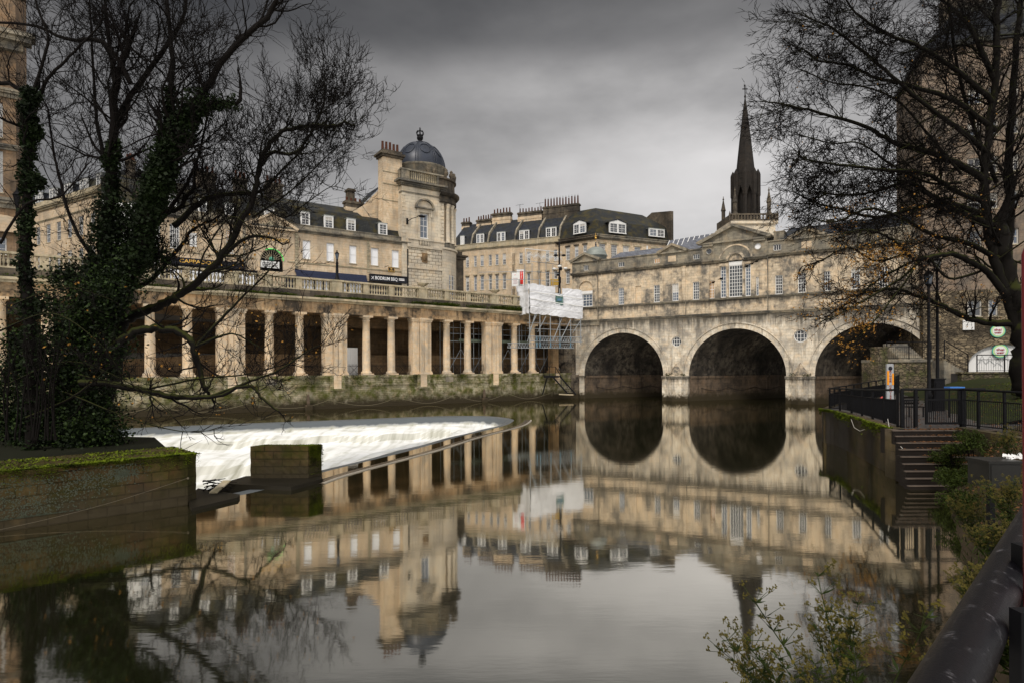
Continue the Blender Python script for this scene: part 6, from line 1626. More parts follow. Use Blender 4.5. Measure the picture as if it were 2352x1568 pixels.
for x in (a+.05,b-.1):
    m=MB(); m.box(x,x+.05,27.9,27.95,ZP,ZP+.43); m.box(x,x+.05,28.33,28.38,ZP,ZP+.95); m.build('leg',M['black'],bn)
# utility box on a post, with gull-white cloth
ub=root('control_box','grey steel control box on a short post among the bank plants','box',WORLD,*onz(2300,1120,2.)[:2],1.2)
Yb=7.2; a=atY(2272,1060,Yb); b=atY(2345,1060,Yb); z1=atY(2280,1058,Yb)[2]; z0=atY(2280,1120,Yb)[2]
m=MB(); m.box(a[0],b[0],Yb,Yb+.34,z0,z1-.03); m.box(a[0]-.015,b[0]+.015,Yb-.015,Yb+.36,z1-.03,z1); m.box(a[0]+.02,b[0]-.03,Yb-.008,Yb,z0+.02,z1-.05); m.build('box',plain('dull_steel',(.022,.022,.02),.4,.5,.3),ub)
m=MB(); m.box((a[0]+b[0])/2-.1,(a[0]+b[0])/2-.04,Yb+.1,Yb+.16,.8,z0); m.build('post',M['black'],ub)
m=MB(); p=atY(2330,1056,Yb+.15)
for k in range(40):
    x=p[0]-.1+U(0,.22); y=p[1]+U(-.05,.08); z=z1+U(0,.03); m.face((x,y,z),(x+U(.02,.06),y+U(-.03,.03),z+U(0,.03)),(x+U(0,.04),y+.03,z+U(.0,.05)))
tag(m.solo('plastic_bag',M['white']),'crumpled white plastic bag lying on the control box','bag')
# ---- rubble stair block, stairs, terrace by the bridge
YB=56.
rb=root('stair_block','rubble stone stair landing with steps in front of the right bridge arch','stairs',WORLD,*atY(2070,890,YB)[:2],1.2)
a=atY(2013.6,850,YB)[0]; b=atY(2132,850,YB)[0]; zl=atY(2070,824.7,YB)[2]; zp_=atY(2020,796.3,YB)[2]
m=MB(); m.box(a+.9,b+.3,YB,YB+4,.5,zl-.25); m.build('landing_wall',M['rubm'],rb)
m=MB(); m.box(a,a+.9,YB-.2,YB+1.0,.5,zp_-.2); m.box(a-.04,a+.94,YB-.24,YB+1.04,zp_-.2,zp_); m.build('gate_pillar',M['rubm'],rb)
m=MB(); m.box(a+.9,b+.35,YB-.12,YB+4.1,zl-.25,zl); m.build('landing_slab',M['attic'],rb)
m=MB()
for k in range(9): m.box(b-1.6,b+.6,YB+1.6+k*.28,YB+1.6+(k+1)*.28+.02,zl-.5,zl+.17*(k+1))
m.build('upper_flight',M['attic'],rb)
m=MB(); 
xs0=b+.3; xs1=atY(2212,857,YB-1)[0]
n=11
for k in range(n):
    xa=xs0+(xs1-xs0)*k/n; m.box(xa,xs0+(xs1-xs0)*(k+1)/n,YB-1.6,YB+.4,1.0,zl-(zl-3.45)*(k+1)/n)
m.build('lower_flight',M['attic'],rb)
railing('stair_railing','black railing round the stair landing in front of the bridge arch',[(a+.95,YB+.05),(b+.3,YB+.05)],lambda f:zl,lambda f:zl+1.55,bars=.2,post=1.7,mat='black')
railing('stair_railing','black railing sloping down beside the rubble wall to the terrace',[(b+.35,YB-1.6),(xs1,YB-1.6)],lambda f:zl-(zl-3.45)*f,lambda f:zl+1.6-(zl-3.45)*f,bars=.22,post=1.6,mat='black')
x_r=atY(2350,855,YB-2.5)[0]
tw=MB(); tw.box(xs1-1.5,x_r+6,YB-2.9,YB-2.4,1.0,3.42); tw.box(xs1-1.6,x_r+6,YB-3.0,YB-2.3,3.42,3.56)
tag(tw.solo('terrace_wall',M['rubm']),'long low rubble terrace wall below the arched mural','wall')
tw=MB(); tw.slab([(xs1-1.5,YB-2.4),(x_r+6,YB-2.4),(x_r+6,YB+14),(xs1-1.5,YB+8)],1.,3.42); ghost('terrace',tw,pathm)
railing('terrace_railing','black railing along the terrace in front of the arched mural',[(xs1,YB-2.65),(x_r+3,YB-2.65)],lambda f:3.56,lambda f:5.0,bars=.2,post=2.35,mat='black')
# ---- tall house at the bridge end
HB=Frame(*BR.w(37.4,-1.6,0)[:2],.93,-.367)
HS=HB.sz(2119.5,600)[0]
tb=root('tall_rubble_house','tall stone house at the bridge end behind the tree, rubble base and sash windows','building',HB,HS,0,2)
WE=HS+34; TZ=HB.sz(2130,120)[1]
rowsy=[(203,238),(280,316),(362,400),(445,482),(530,566),(690,727)]
colx=[(2222,2255),(2270,2292),(2318,2340),(2366,2390)]
hw_=[]
for y0,y1 in rowsy:
    for x0_,x1_ in colx:
        s0,s1=HB.sz(x0_,y0)[0],HB.sz(x1_,y0)[0]; z1=HB.sz(2250,y0)[1]; z0=HB.sz(2250,y1)[1]; hw_.append((s0,s1,z0,z1))
ZR=HB.sz(2250,745)[1]
m=MB(); up=[q for q in hw_ if q[2]>ZR+6]; lo=[q for q in hw_ if q[2]<=ZR+6]
ZM=max(q[3] for q in lo)+1.
m.wall([(HS,ZM),(WE,ZM),(WE,TZ),(HS,TZ)],[rect(*q) for q in up],0,.25); m.face((HS,0,ZM),(HS,0,TZ),(HS,12,TZ),(HS,12,ZM)); m.build('ashlar_wall',stone('house_stone',(.23,.175,.13),(.17,.135,.105),(.08,.072,.064),soot=.8,streak=.6,pale=(.24,.19,.135)),tb)
for q in hw_: sash(tb,*q,0,2,2,.15,.12,.06,frame='linen',sill=True)
MS=HB.sz(2224.7,850)[0]; ME=HB.sz(2352+40,850)[0]; mc=(MS+ME)/2; MZ0=3.45; MZ1=HB.sz(2290,791)[1]; mh=[(mc-(mc-MS)*math.cos(math.pi*i/24),MZ0+.7+(MZ1-MZ0-.7)*math.sin(math.pi*i/24)) for i in range(25)]
mh=[(MS,MZ0)]+mh+[(ME,MZ0)]
m=MB(); m.wall([(HS,1),(WE,1),(WE,ZM),(HS,ZM)],[rect(*q) for q in lo]+[mh],0,.35); m.face((HS,0,1),(HS,0,ZM),(HS,12,ZM),(HS,12,1)); m.build('rubble_wall',M['rub'],tb)
m=MB(); m.add([(x,.3,z) for x,z in mh],[tuple(range(len(mh)))]); mu=m.build('painted_mural',M['white'],tb)
m=MB()
random.seed(11)
for k in range(16):
    x=MS+1.+k*.62; z=MZ0+.5+U(0,.8); h=U(.4,1.6)*(1 if 2<k<14 else .4)
    m.tube([(x,.27,z),(x,.27,z+h),(x+.15,.27,z+h+.3),(x+.3,.27,z+h),(x+.3,.27,z)],.018,3)
    m.tube([(x-.2,.27,z-.1),(x+.1,.27,z+U(.1,.4)),(x+.5,.27,z-.1)],.018,3)
m.build('mural_drawing',M['steel'],mu)
tl=plain('teal_rim',(.05,.35,.28),.5,var=.1); pg_=plain('pale_green_rim',(.42,.60,.28),.5,var=.1)
def round_sign(px,py,rp_,yoff,label):
    s_,z=HB.sz(px,py,yoff); r=rp_*65./F; r_=root('round_sign',label,'sign',HB,s_,yoff,z-r)
    def disc(q,y,n=28): 
        d=MB(); d.add([(s_+q*math.cos(2*math.pi*i/n),y,z+q*math.sin(2*math.pi*i/n)) for i in range(n)]+[(s_+q*math.cos(2*math.pi*i/n),y+.06,z+q*math.sin(2*math.pi*i/n)) for i in range(n)],[tuple(range(n))]+[(i,(i+1)%n,(i+1)%n+n,i+n) for i in range(n)]); return d
    disc(r,yoff-.06).build('rim',tl,r_); disc(r*.9,yoff-.075).build('inner_rim',pg_,r_); disc(r*.7,yoff-.09).build('face',M['white'],r_)
    t=MB(); put_text(t,'thai',r*.5,s_,z+r*.2,yoff-.12,fit=r*.95); put_text(t,'weir',r*.5,s_,z-r*.24,yoff-.12,fit=r*.95); t.build('lettering',plain('maroon_letters',(.3,.02,.04),.5),r_)
round_sign(2291.4,760.8,13,-.05,'round thai weir sign, the upper one, on bare rubble wall')
round_sign(2297,805.5,14,.1,'round thai weir sign, the lower one, on the white arched mural')
s_,z=HB.sz(2223,748.5); m=MB(); m.box(s_-.45,s_+.45,-.25,-.01,z-.4,z+.55); m.box(s_-.3,s_+.3,-.27,-.25,z+.1,z+.16); m.box(s_-.3,s_+.3,-.27,-.25,z+.3,z+.36)
m.solo('alarm_box',M['white'],'small white alarm box fixed to the rubble wall','alarm box',fr=HB)
m=MB(); m.box(HS+2,HS+5.4,.8,2.6,TZ-1,HB.sz(2165,30)[1]+2.); pc2=m.build('chimney',M['sooty'],tb); m=MB(); pots(m,HS+3.7,1.7,HB.sz(2165,30)[1]+2.,4,3); m.build('chimney_pots',M['pot'],pc2)
m=MB(); m.box(HS-.2,WE,-.4,12,TZ,TZ+.5); m.prism([(HS,TZ+.5),(WE,TZ+.5),(WE-3,TZ+4),(HS+3,TZ+4)],.5,11); m.build('roof',M['slated'],tb)
# ---- corner: sheeted scaffold
from mathutils import noise as noise3
random.seed(5)
SA=(.78,79.2); SB=(2.19,76.); SD=(9.0,79.2)
sc_=root('sheeted_scaffold','scaffold wrapped in white plastic sheeting at the corner of colonnade and bridge','scaffold',WORLD,SB[0],SB[1],0)
def lerp(a,b,t): return (a[0]+(b[0]-a[0])*t,a[1]+(b[1]-a[1])*t)
sh=plain('white_sheeting',(.60,.61,.63),.4,var=.07,sc=1.2)
m=MB(); 
def sheet(mb,A_,B_,zt0,zt1,zb0,zb1,nx,nz,cut=None,seed=0):
    vs=[];idx={}
    dx,dy=B_[0]-A_[0],B_[1]-A_[1]; l=math.hypot(dx,dy); nx_,ny_=dy/l,-dx/l
    for i in range(nx+1):
        for j in range(nz+1):
            t=i/nx; v=j/nz; x,y=lerp(A_,B_,t); z=(zb0+(zb1-zb0)*t)*(1-v)+(zt0+(zt1-zt0)*t)*v
            z+=.14*noise3.noise(Vector((t*4.5,seed,v*3)))*abs(2*v-1)**2+(.09*abs(math.sin(t*19))*(-1 if j==0 else 1) if j in(0,nz) else 0)
            p_=Vector((t*5+seed,v*3,seed*3.)); w_=.30*noise3.noise(Vector((t*2.6+seed,v*1.6,seed)))+.08*noise3.noise(p_)+.07*(1-abs(noise3.noise(Vector((t*9+v*4,v*2-t*3,seed+5.)))*2.4))+.03*(1-abs(noise3.noise(Vector((t*16-v*9,v*6,seed+9.)))*2.5))
            if .2<v<.8: w_-=.05
            vs.append((x+nx_*w_,y+ny_*w_,z))
    fs=[]
    for i in range(nx):
        for j in range(nz):
            t=(i+.5)/nx;v=(j+.5)/nz
            if cut and cut(t,v): continue
            a_=i*(nz+1)+j; fs.append((a_,a_+nz+1,a_+nz+2,a_+1))
    mb.add(vs,fs,True)
sheet(m,SA,SB,14.35,14.3,10.75,10.8,24,40)
sheet(m,SB,SD,14.3,13.85,10.8,10.25,80,50,lambda t,v:(.49<t<.62 and (v>.80 or .42<v<.72)),2)
s_o=m.build('sheeting',sh,sc_)
for w_,q in ((.73,1),(.47,1),(.25,1)):
    m=MB(); P=[]
    for t in [i/30 for i in range(31)]:
        x,y=lerp(SB,SD,t); P.append((x+.06*math.sin(t*9)+.02,y-.2,(10.85+(10.1-10.85)*t)*(1-w_)+(14.3+(13.75-14.3)*t)*w_+.03*math.sin(t*20)))
    m.tube(P,.05 if w_>.3 else .03,4); m.build('tensioning_band',M['white'],s_o)
m=MB(); x,y=lerp(SB,SD,.55); m.box(x-.5,x+.5,y+.1,y+.5,11.9,13.1); m.build('opening_panel',plain('teal_panel',(.09,.17,.15),.5,sc=4,var=.5),sc_)
m=MB(); m.box(x-.25,x+.3,y-.06,y+.09,12.4,12.7); m.build('blue_label',plain('blue_label',(.05,.13,.2),.4),sc_)
ts=[0,.19,.385,.565,.775,.97]
for k,t in enumerate(ts):
    x,y=lerp(SB,SD,t)
    m=MB(); m.tube([(x,y+.25,7.05 if k else 7.05),(x,y+.25,15.0 if k in(1,2) else 14.0)],.06,5); m.build('upright_pole',M['steel'],sc_)
m=MB(); x,y=SA; m.tube([(x+.15,y-.3,6.9),(x+.15,y-.3,15.2)],.06,5); m.build('upright_pole',M['steel'],sc_)
for z in (9.6,8.9):
    m=MB(); m.tube([(SB[0]-.3,SB[1]+.25,z),(SD[0],SD[1]+.25,z-.1)],.035,5); m.build('ledger',M['steel'],sc_)
for a_,b_,z0,z1 in ((.0,.14,8.6,10.8),(.3,.15,8.5,10.4),(.6,.43,7.4,10.2),(.78,.56,7.3,10.2),(.98,.82,8.5,10.2),(-.04,.1,7.3,10.6)):
    m=MB(); p=lerp(SB,SD,a_);q=lerp(SB,SD,b_)
    if z0<8: p,q=q,p
    m.tube([(p[0],p[1]+.1,z1 if z0<8 else z0),(q[0],q[1]+.1,z0 if z0<8 else z1)] if 0 else [(min(p[0],q[0]),p[1]+.1,z0),(max(p[0],q[0]),q[1]+.1,z1)],.055,5); m.build('brace',M['steel'],sc_)
for z0,z1,t0,t1,dy,mt in ((7.35,7.95,0,1.,.2,'steel'),(6.55,7.1,0,.84,.5,'steel'),(6.55,7.1,-.4,0.,1.2,'steel')):
    m=MB(); p=lerp(SB,SD,t0);q=lerp(SB,SD,t1); n=int(22*abs(t1-t0))
    for z in (z0,z1): m.tube([(p[0],p[1]+dy,z),(q[0],q[1]+dy,z)],.05,5)
    for k in range(n):
        a_=lerp(p,q,k/n); c_=lerp(p,q,(k+.5)/n); b_=lerp(p,q,(k+1)/n)
        m.tube([(a_[0],a_[1]+dy,z0),(c_[0],c_[1]+dy,z1),(b_[0],b_[1]+dy,z0)],.035,4)
    m.build('lattice_beam',M[mt],sc_)
m=MB()
for t in (.13,.19,.385,.565,.77):
    x,y=lerp(SB,SD,t); m.box(x-.07,x+.07,y+.05,y+.15,6.6,7.2); m.box(x-.05,x+.05,y+.0,y+.1,7.4,7.9)
m.build('blue_coupler',M['bsteel'],sc_)
for i in range(5):
    x,y=lerp(SB,SD,-.08+i*.13); m=MB(); m.tube([(x,y+.6,13.9),(x,y+.6,U(15.8,17.4))],.035,4); m.build('upright_pole',M['steel'],sc_)
for z in (15.0,16.0):
    m=MB(); m.tube([(-4.2,78.9,z+.2),(SB[0],77.6,z+.1),(6.,79.,z)],.035,5); m.build('guard_rail',M['steel'],sc_)
m=MB(); m.box(5.0,6.0,79.6,79.7,14.6,15.4); m.build('yellow_board',plain('yellow_board',(.38,.24,.05),.6,var=.1),sc_)
# scaffold inside the arcade
sa=root('arcade_scaffold','steel tube scaffold inside the colonnade bays beside the sheeted corner','scaffold',CO,-12,2.5,Z0)
for i in range(9):
    s_=-16.6+i*1.9; 
    for y in (1.7,3.3):
        m=MB(); m.tube([(s_,y,Z0),(s_,y,ZE)],.05,5); m.build('upright_pole',M['steel'],sa)
for z in (Z0+1.9,Z0+3.9,Z0+4.8,Z0+5.5):
    m=MB(); m.tube([(-16.8,1.7,z),(-1.,1.7,z)],.045,5); m.build('ledger',M['steel'],sa)
for i in range(5):
    m=MB(); s_=-16.6+i*3.8*.95; m.tube([(s_,1.65,Z0+.1),(s_+1.9,1.65,Z0+3.0)],.045,5); m.tube([(s_+3.8,1.65,Z0+.1),(s_+1.9,1.65,Z0+3.0)],.045,5); m.build('brace',M['steel'],sa)
m=MB(); m.box(-16.8,-1.5,1.8,3.3,Z0+3.95,Z0+4.0); m.box(-15,-2.5,1.6,1.64,Z0+3.85,Z0+4.2); m.build('deck_boards',plain('scaffold_boards',(.14,.17,.13),.8),sa)
# banners
for i,(x0_,x1_,y0,y1,Y) in enumerate(((1175.6,1192,627,658,79.5),(1187,1203.5,620,655,80.4))):
    p=atY(x0_,y0,Y); q=atY(x1_,y1,Y)
    r_=root('banner',['white banner with a small red emblem and lines of print, beside the scaffold','white banner with a red vertical strip behind the sheeted scaffold'][i],'banner',WORLD,p[0],Y,q[2])
    m=MB(); m.box(p[0],q[0],Y,Y+.03,q[2],p[2]); m.build('cloth',M['white'],r_)
    m=MB(); m.tube([(p[0]-.2,Y+.04,p[2]),(q[0]+.1,Y+.04,p[2])],.03,4); m.tube([(p[0] if i==0 else q[0]+.05,Y+.05,12.9),(p[0] if i==0 else q[0]+.05,Y+.05,p[2]+.1)],.035,4); m.build('pole',M['steel'],r_)
    m=MB(); rdm=plain('banner_red',(.62,.04,.03),.6,var=.08)
    if i: 
        m.box(p[0]+.42,q[0]-.1,Y-.012,Y-.002,q[2]+.1,p[2]-.15); m.build('red_strip',rdm,r_)
        t=MB(); vs_,fs_=text_mb('C\nO\nN\nT\nR\nA\nS\nT',.2,.003); t.add([((p[0]+q[0])/2+.16+v[0],Y-.02-v[2],(p[2]+q[2])/2+.6+v[1]*.62-.3) for v in vs_],fs_); t.build('lettering',M['wletter'],r_)
    else:
        c=(p[0]+q[0])/2; m.tube([(c-.12,Y-.02,p[2]-.35),(c,Y-.02,p[2]-.22),(c+.12,Y-.02,p[2]-.35),(c,Y-.02,p[2]-.48),(c-.12,Y-.02,p[2]-.35)],.02,4); m.build('emblem',rdm,r_)
        m=MB()
        for k in range(5): m.box(c-.3+.05*(k%2),c+.3-.04*(k%3),Y-.012,Y-.004,p[2]-.75-.16*k,p[2]-.69-.16*k)
        m.build('printed_lines',plain('grey_print',(.35,.2,.22),.6),r_)
# camera pole and light decoration
cp_=root('camera_pole','tall black pole with cameras and lamps rising behind the sheeting','pole',WORLD,*atY(1285,672,84)[:2],G)
p=atY(1285,672,84); zt6=atY(1285,556,84)[2]
m=MB(); m.lathe(p[0],84,[(.3,G),(.3,G+1.2),(.2,G+1.4),(.16,G+3.5),(.12,G+3.8),(.11,zt6)],10); m.build('post',M['black'],cp_)
for (dx,z,wh_) in ((-.75,atY(1285,619,84)[2],1),(.8,atY(1285,618,84)[2],1),(-.5,zt6-1.9,0),(.55,zt6-1.9,0),(.0,atY(1285,613,84)[2],1)):
    m=MB(); m.tube([(p[0],84,z+.1),(p[0]+dx*.6,83.8,z+.05)],.05,4); m.ball((p[0]+dx,83.6,z),.2,10,6,(1.5,1,.8)); m.build('camera_head',M['white' if wh_ else 'black'],cp_)
m=MB(); m.ball((p[0]-.25,83.6,G+4.6),.2,8,6,(1,1,1.4)); m.ball((p[0]+.2,83.6,G+5.3),.17,8,6,(1,1,1.6)); m.box(p[0]-.16,p[0]+.2,83.7,84.1,G+3.4,G+4.2); m.build('equipment_box',M['black'],cp_)
dl=root('light_decoration','white wire star and scroll street light decoration strung in front of the row houses','decoration',WORLD,*atY(1248,600,88)[:2],atY(1248,606,88)[2])
c0=atY(1206.6,571.5,88);c1=atY(1290,580,88);c2=atY(1290,609,88);c3=atY(1206.6,599,88)
m=MB(); m.tube([c0,c1,c2,c3,c0],.05,4); m.build('frame',M['white'],dl)
m=MB()
for k in range(5):
    t=(k+.5)/5; x=c0[0]+(c1[0]-c0[0])*t; z=(c0[2]+(c1[2]-c0[2])*t+c3[2]+(c2[2]-c3[2])*t)/2+.1*math.sin(k*3)
    for j in range(6): a_=math.pi*j/6+.2; q=.55; m.tube([(x-q*math.cos(a_),88,z-q*math.sin(a_)),(x+q*math.cos(a_),88,z+q*math.sin(a_))],.035,3)
    m.tube([(x+.5*math.cos(a_)+.1,88.02,z-.3+.35*math.sin(a_)) for a_ in [i*.4 for i in range(12)]],.03,3)
m.build('stars',M['white'],dl)
# corner: dark return wall, metal stair down to the water
cw=MB(); p=CO.w(.4,0,0); q=BR.w(-2.6,0,0)
cbut=root('corner_buttress','blackened damp stone buttress in the corner between colonnade and bridge','wall',BR,-2,0,0)
m=MB(); m.box(-4.2,-.35,-.35,.0,-1.,SP+.1); m.box(-4.2,-.9,-.28,.0,SP+.1,9.4); m.box(-4.2,-2.4,-1.2,-.28,-1,3.3); m.build('masonry',stone('blackened_stone',(.20,.165,.12),(.12,.10,.08),(.022,.02,.018),soot=1.,streak=1.,pale=(.34,.29,.22),damp=(.5,1.4),stain_scale=.5),cbut)
cstair=root('metal_staircase','rusty dark metal staircase going down to the water at the corner of the bridge','stairs',WORLD,*atY(1270,865,80.5)[:2],0)
f=lambda x,y,Y=80.3:atY(x,y,Y)
m=MB(); a=f(1249,860);b=f(1283,861); m.box(a[0],b[0],79.6,81.5,a[2]-.35,a[2]-.12); m.build('landing',M['black'],cstair)
m=MB()
n=9
P=[(1268+ (1306-1268)*i/n, 865+(903-865)*i/n) for i in range(n+1)]
for i in range(n): c=f(*P[i]); m.box(c[0]-.1,c[0]+.9,79.7,80.6,c[2]-.04,c[2])
m.build('treads',M['attic'],cstair)
for dx in (0,.95):
    m=MB(); a=f(1267,862); b=f(1305,905); m.tube([(a[0]+dx,79.65,a[2]),(b[0]+dx,79.65,b[2])],.1,5); m.build('stringer',M['black'],cstair)
m=MB(); a=f(1257,865);b=f(1246,905); m.tube([a,b],.09,5); m.build('strut',M['black'],cstair)
m=MB(); pts=[f(1249,841),f(1276,842),f(1306,893)]; m.tube(pts,.05,5); 
for x,y0,y1 in ((1249,841,862),(1262,841.5,862),(1276,842,862),(1290,866,887)): m.tube([f(x,y0),f(x,y1)],.04,4)
m.build('handrail',M['black'],cstair)
m=MB(); m.tube([f(1284,904.5,79.9),f(1300,905.5,79.6),f(1317,906,79.4)],.09,6); tag(m.solo('floating_log',plain('pale_log',(.3,.25,.17),.8)),'pale floating log resting against the foot of the metal stairs','log')
# ---- dark trees on the far bank behind the bridge (seen through the arches only)
random.seed(21)
hd=MB()
vs=[];nx_=90;nz_=16
for i in range(nx_+1):
    for j in range(nz_+1):
        x=-10+i*1.6; z=-2+j*1.15; top_=14+5*noise3.noise(Vector((x*.13,3,0)))
        vs.append((x,140+6*noise3.noise(Vector((x*.2,z*.3,1)))+z*.35,min(z,top_)+1.2*noise3.noise(Vector((x*.5,z*.5,7)))))
hd.add(vs,[(i*(nz_+1)+j,(i+1)*(nz_+1)+j,(i+1)*(nz_+1)+j+1,i*(nz_+1)+j+1) for i in range(nx_) for j in range(nz_)])
for k in range(5000):
    x=U(-10,130); z=U(-1,17); y=138+U(-2,4)+z*.3; q=U(.3,1.); a=U(0,6.3)
    hd.face((x,y,z),(x+q*math.cos(a),y-q*.4,z+q*math.sin(a)),(x+q*math.cos(a+1),y,z+q*math.sin(a+1)))
tag(hd.build('far_bank_trees',leafm('far_foliage',(.006,.008,.005),(.012,.014,.008),.9,.3)),'dark mass of trees on the far bank seen through the arches','trees',kind='stuff')
# ================================================================= TREES
def norm(v):
    l=math.sqrt(v[0]**2+v[1]**2+v[2]**2) or 1; return (v[0]/l,v[1]/l,v[2]/l)
def catm(pts,n): return smooth(pts,n)
class Tree:
    def __init__(s,seed,up=.25,wig=.22,ratio=.62,minr=.007,twist=1.,hang=0.,lim=60000,spread=.9,flat=None):
        s.rng=random.Random(seed); s.big=MB(); s.small=MB(); s.up=up; s.wig=wig; s.ratio=ratio; s.minr=minr; s.n=0; s.lim=lim; s.tips=[]; s.spread=spread; s.hang=hang; s.flat=flat
    def grow(s,p,d,L,r,lev):
        g=s.rng
        if s.n>s.lim: return
        segs=5 if lev<=1 else (4 if lev==2 else 3); sl=L/segs
        pts=[p]; rad=[r]; dirs=[d]
        for i in range(segs):
            w=s.wig*(1+.25*lev)
            d=norm((d[0]+g.gauss(0,w),d[1]+g.gauss(0,w),d[2]+g.gauss(0,w)+s.up*.22-s.hang*.1*lev))
            p=(p[0]+d[0]*sl,p[1]+d[1]*sl,p[2]+d[2]*sl); pts.append(p); rad.append(r*(1-.62*(i+1)/segs)); dirs.append(d)
        n=6 if r>.05 else (4 if r>.018 else 3)
        (s.big if lev<=1 else s.small).tube(pts,rad,n); s.n+=segs
        s.tips.append((p,lev))
        if lev>=s.maxlev: return
        k=s.kids[lev]
        for i in range(k):
            t=g.uniform(.18,1.) if i else 1.
            j=min(segs-1,int(t*segs)); f=t*segs-j
            q=tuple(pts[j][a]+(pts[j+1][a]-pts[j][a])*f for a in range(3)); dd=dirs[j+1]
            sp=s.spread*g.uniform(.6,1.15) if i else .25
            rnd=norm((g.gauss(0,1),g.gauss(0,1),g.gauss(0,1)))
            if s.flat: rnd=(rnd[0],rnd[1]*s.flat,rnd[2])
            nd=norm((dd[0]+rnd[0]*sp,dd[1]+rnd[1]*sp,dd[2]+rnd[2]*sp+s.up*.5))
            rr=max(s.minr,(r*(1-.62*t))*s.ratio*g.uniform(.8,1.1))
            s.grow(q,nd,L*s.lr*g.uniform(.7,1.15),rr,lev+1)
    def limb(s,pts,r0,r1,spawn,L,lev0=1,start=.25,n=6,mat=None,dirbias=(0,0,.3)):
        P=catm(pts,n); g=s.rng; N_=len(P)
        P=[(p[0]+g.gauss(0,r0*.12),p[1]+g.gauss(0,r0*.12),p[2]+g.gauss(0,r0*.12)) for p in P]
        rad=[r0+(r1-r0)*(i/(N_-1))**.8 for i in range(N_)]
        s.big.tube(P,rad,9 if r0>.1 else 6)
        for k in range(spawn):
            t=start+(1-start)*g.random(); j=min(N_-2,int(t*(N_-1))); q=P[j]; dd=norm(tuple(P[j+1][a]-P[j][a] for a in range(3)))
            rnd=norm((g.gauss(0,1),g.gauss(0,1)*(s.flat or 1),g.gauss(0,1)))
            nd=norm(tuple(dd[a]*.5+rnd[a]*s.spread+dirbias[a] for a in range(3)))
            rr=max(s.minr*1.6,rad[j]*.42*g.uniform(.6,1.1)); rr=min(rr,.07)
            s.grow(q,nd,L*g.uniform(.6,1.2),rr,lev0)
        s.grow(P[-1],norm(tuple(P[-1][a]-P[-2][a] for a in range(3))),L*.45,r1*.9,max(lev0,2))
        return P
def leaf_cloud(mb,pts,n,rad,size,g,tri=False,zs=1.):
    L=len(pts)
    for _ in range(n):
        p=pts[g.randrange(L)]; r=rad(p) if callable(rad) else rad
        u=norm((g.gauss(0,1),g.gauss(0,1),g.gauss(0,1))); k=r*(g.random()**.45)
        x,y,z=p[0]+u[0]*k,p[1]+u[1]*k,p[2]+u[2]*k*zs
        s=size*g.uniform(.6,1.25); a=norm((g.gauss(0,1),g.gauss(0,1),g.gauss(0,.7))); b=norm((g.gauss(0,1),g.gauss(0,1),g.gauss(0,1)))
        c=(a[1]*b[2]-a[2]*b[1],a[2]*b[0]-a[0]*b[2],a[0]*b[1]-a[1]*b[0])
        mb.add([(x,y,z),(x+a[0]*s*.5+c[0]*s*.45,y+a[1]*s*.5+c[1]*s*.45,z+a[2]*s*.5+c[2]*s*.45),(x+a[0]*s,y+a[1]*s,z+a[2]*s),(x+a[0]*s*.5-c[0]*s*.45,y+a[1]*s*.5-c[1]*s*.45,z+a[2]*s*.5-c[2]*s*.45)],[(0,1,2,3)])
def PX(l,Y): return [atY(q[0],q[1],(q[2] if len(q)>2 else Y)) for q in l]
Y1=24.
# ---- main ivy covered tree at the left
lt=root('ivy_clad_tree','big leafless tree with trunk and main limbs thick with dark ivy, at the left','tree',WORLD,*atY(190,1020,Y1)[:2],1.2)
T=Tree(3,up=.4,wig=.17,minr=.012,lim=90000,spread=.9,flat=.8); T.maxlev=4; T.kids=[5,4,4,3,3]; T.lr=.66
main=T.limb(PX([(200,1030),(205,860),(225,700),(245,560),(256,430),(262,320),(266,200),(290,120)],Y1),.34,.12,16,2.6,1,.55)
l2=T.limb(PX([(205,860),(250,720),(310,600),(345,480),(370,400),(395,320),(450,240),(520,130),(640,10)],Y1-.6),.32,.09,26,2.4,1,.4)
l2b=T.limb(PX([(385,380),(420,300),(480,240),(545,235),(552,190)],Y1-.6),.16,.05,7,1.2,2,.3)
l2c=T.limb(PX([(372,400),(390,240),(395,120),(380,-20)],Y1-.2),.15,.06,12,2.2,1,.3)
T.limb(PX([(262,300),(300,220),(380,110),(420,40),(430,-40)],Y1+.5),.14,.05,12,2.2,1,.2)
T.limb(PX([(266,200),(250,100),(240,-30)],Y1+.2),.12,.05,9,2.2,1,.1)
T.limb(PX([(262,420),(225,300),(215,160),(205,-20)],Y1+.6),.09,.03,10,2.,1,.2)
T.limb(PX([(540,90),(590,60),(620,-10)],Y1-.6),.07,.03,6,1.6,2,.1)
T.limb(PX([(300,190),(240,100),(150,90),(80,60),(-20,50)],Y1-.2),.10,.04,12,1.6,1,.15)
T.limb(PX([(330,560),(430,420),(470,300),(480,200)],Y1+1),.09,.02,12,1.8,1,.2)
T.limb(PX([(320,600),(370,470),(420,380),(520,280)],Y1+1.2),.08,.02,12,1.6,1,.3)
T.limb(PX([(235,620),(170,520),(130,380),(110,250)],Y1+1.2),.09,.03,12,1.8,1,.2)
ob=T.big.build('trunk',M['bark'],lt); T.small.build('twigs',M['bark'],ob); print('ivytree',T.n)
g=random.Random(9); iv=MB()
leaf_cloud(iv,[p for p in main if p[2]<atY(0,330,Y1)[2]],12000,lambda p:.27 if p[2]>10.5 else .62,.14,g)
leaf_cloud(iv,[p for p in l2 if p[2]<atY(0,330,Y1)[2]],17000,lambda p:.36+.22*math.sin(p[2]*2.1)**2,.14,g)
leaf_cloud(iv,[p for p in l2 if atY(0,500,Y1)[2]<p[2]<atY(0,250,Y1)[2]],8500,lambda p:.42+.28*math.sin(p[2]*3.)**2,.14,g)
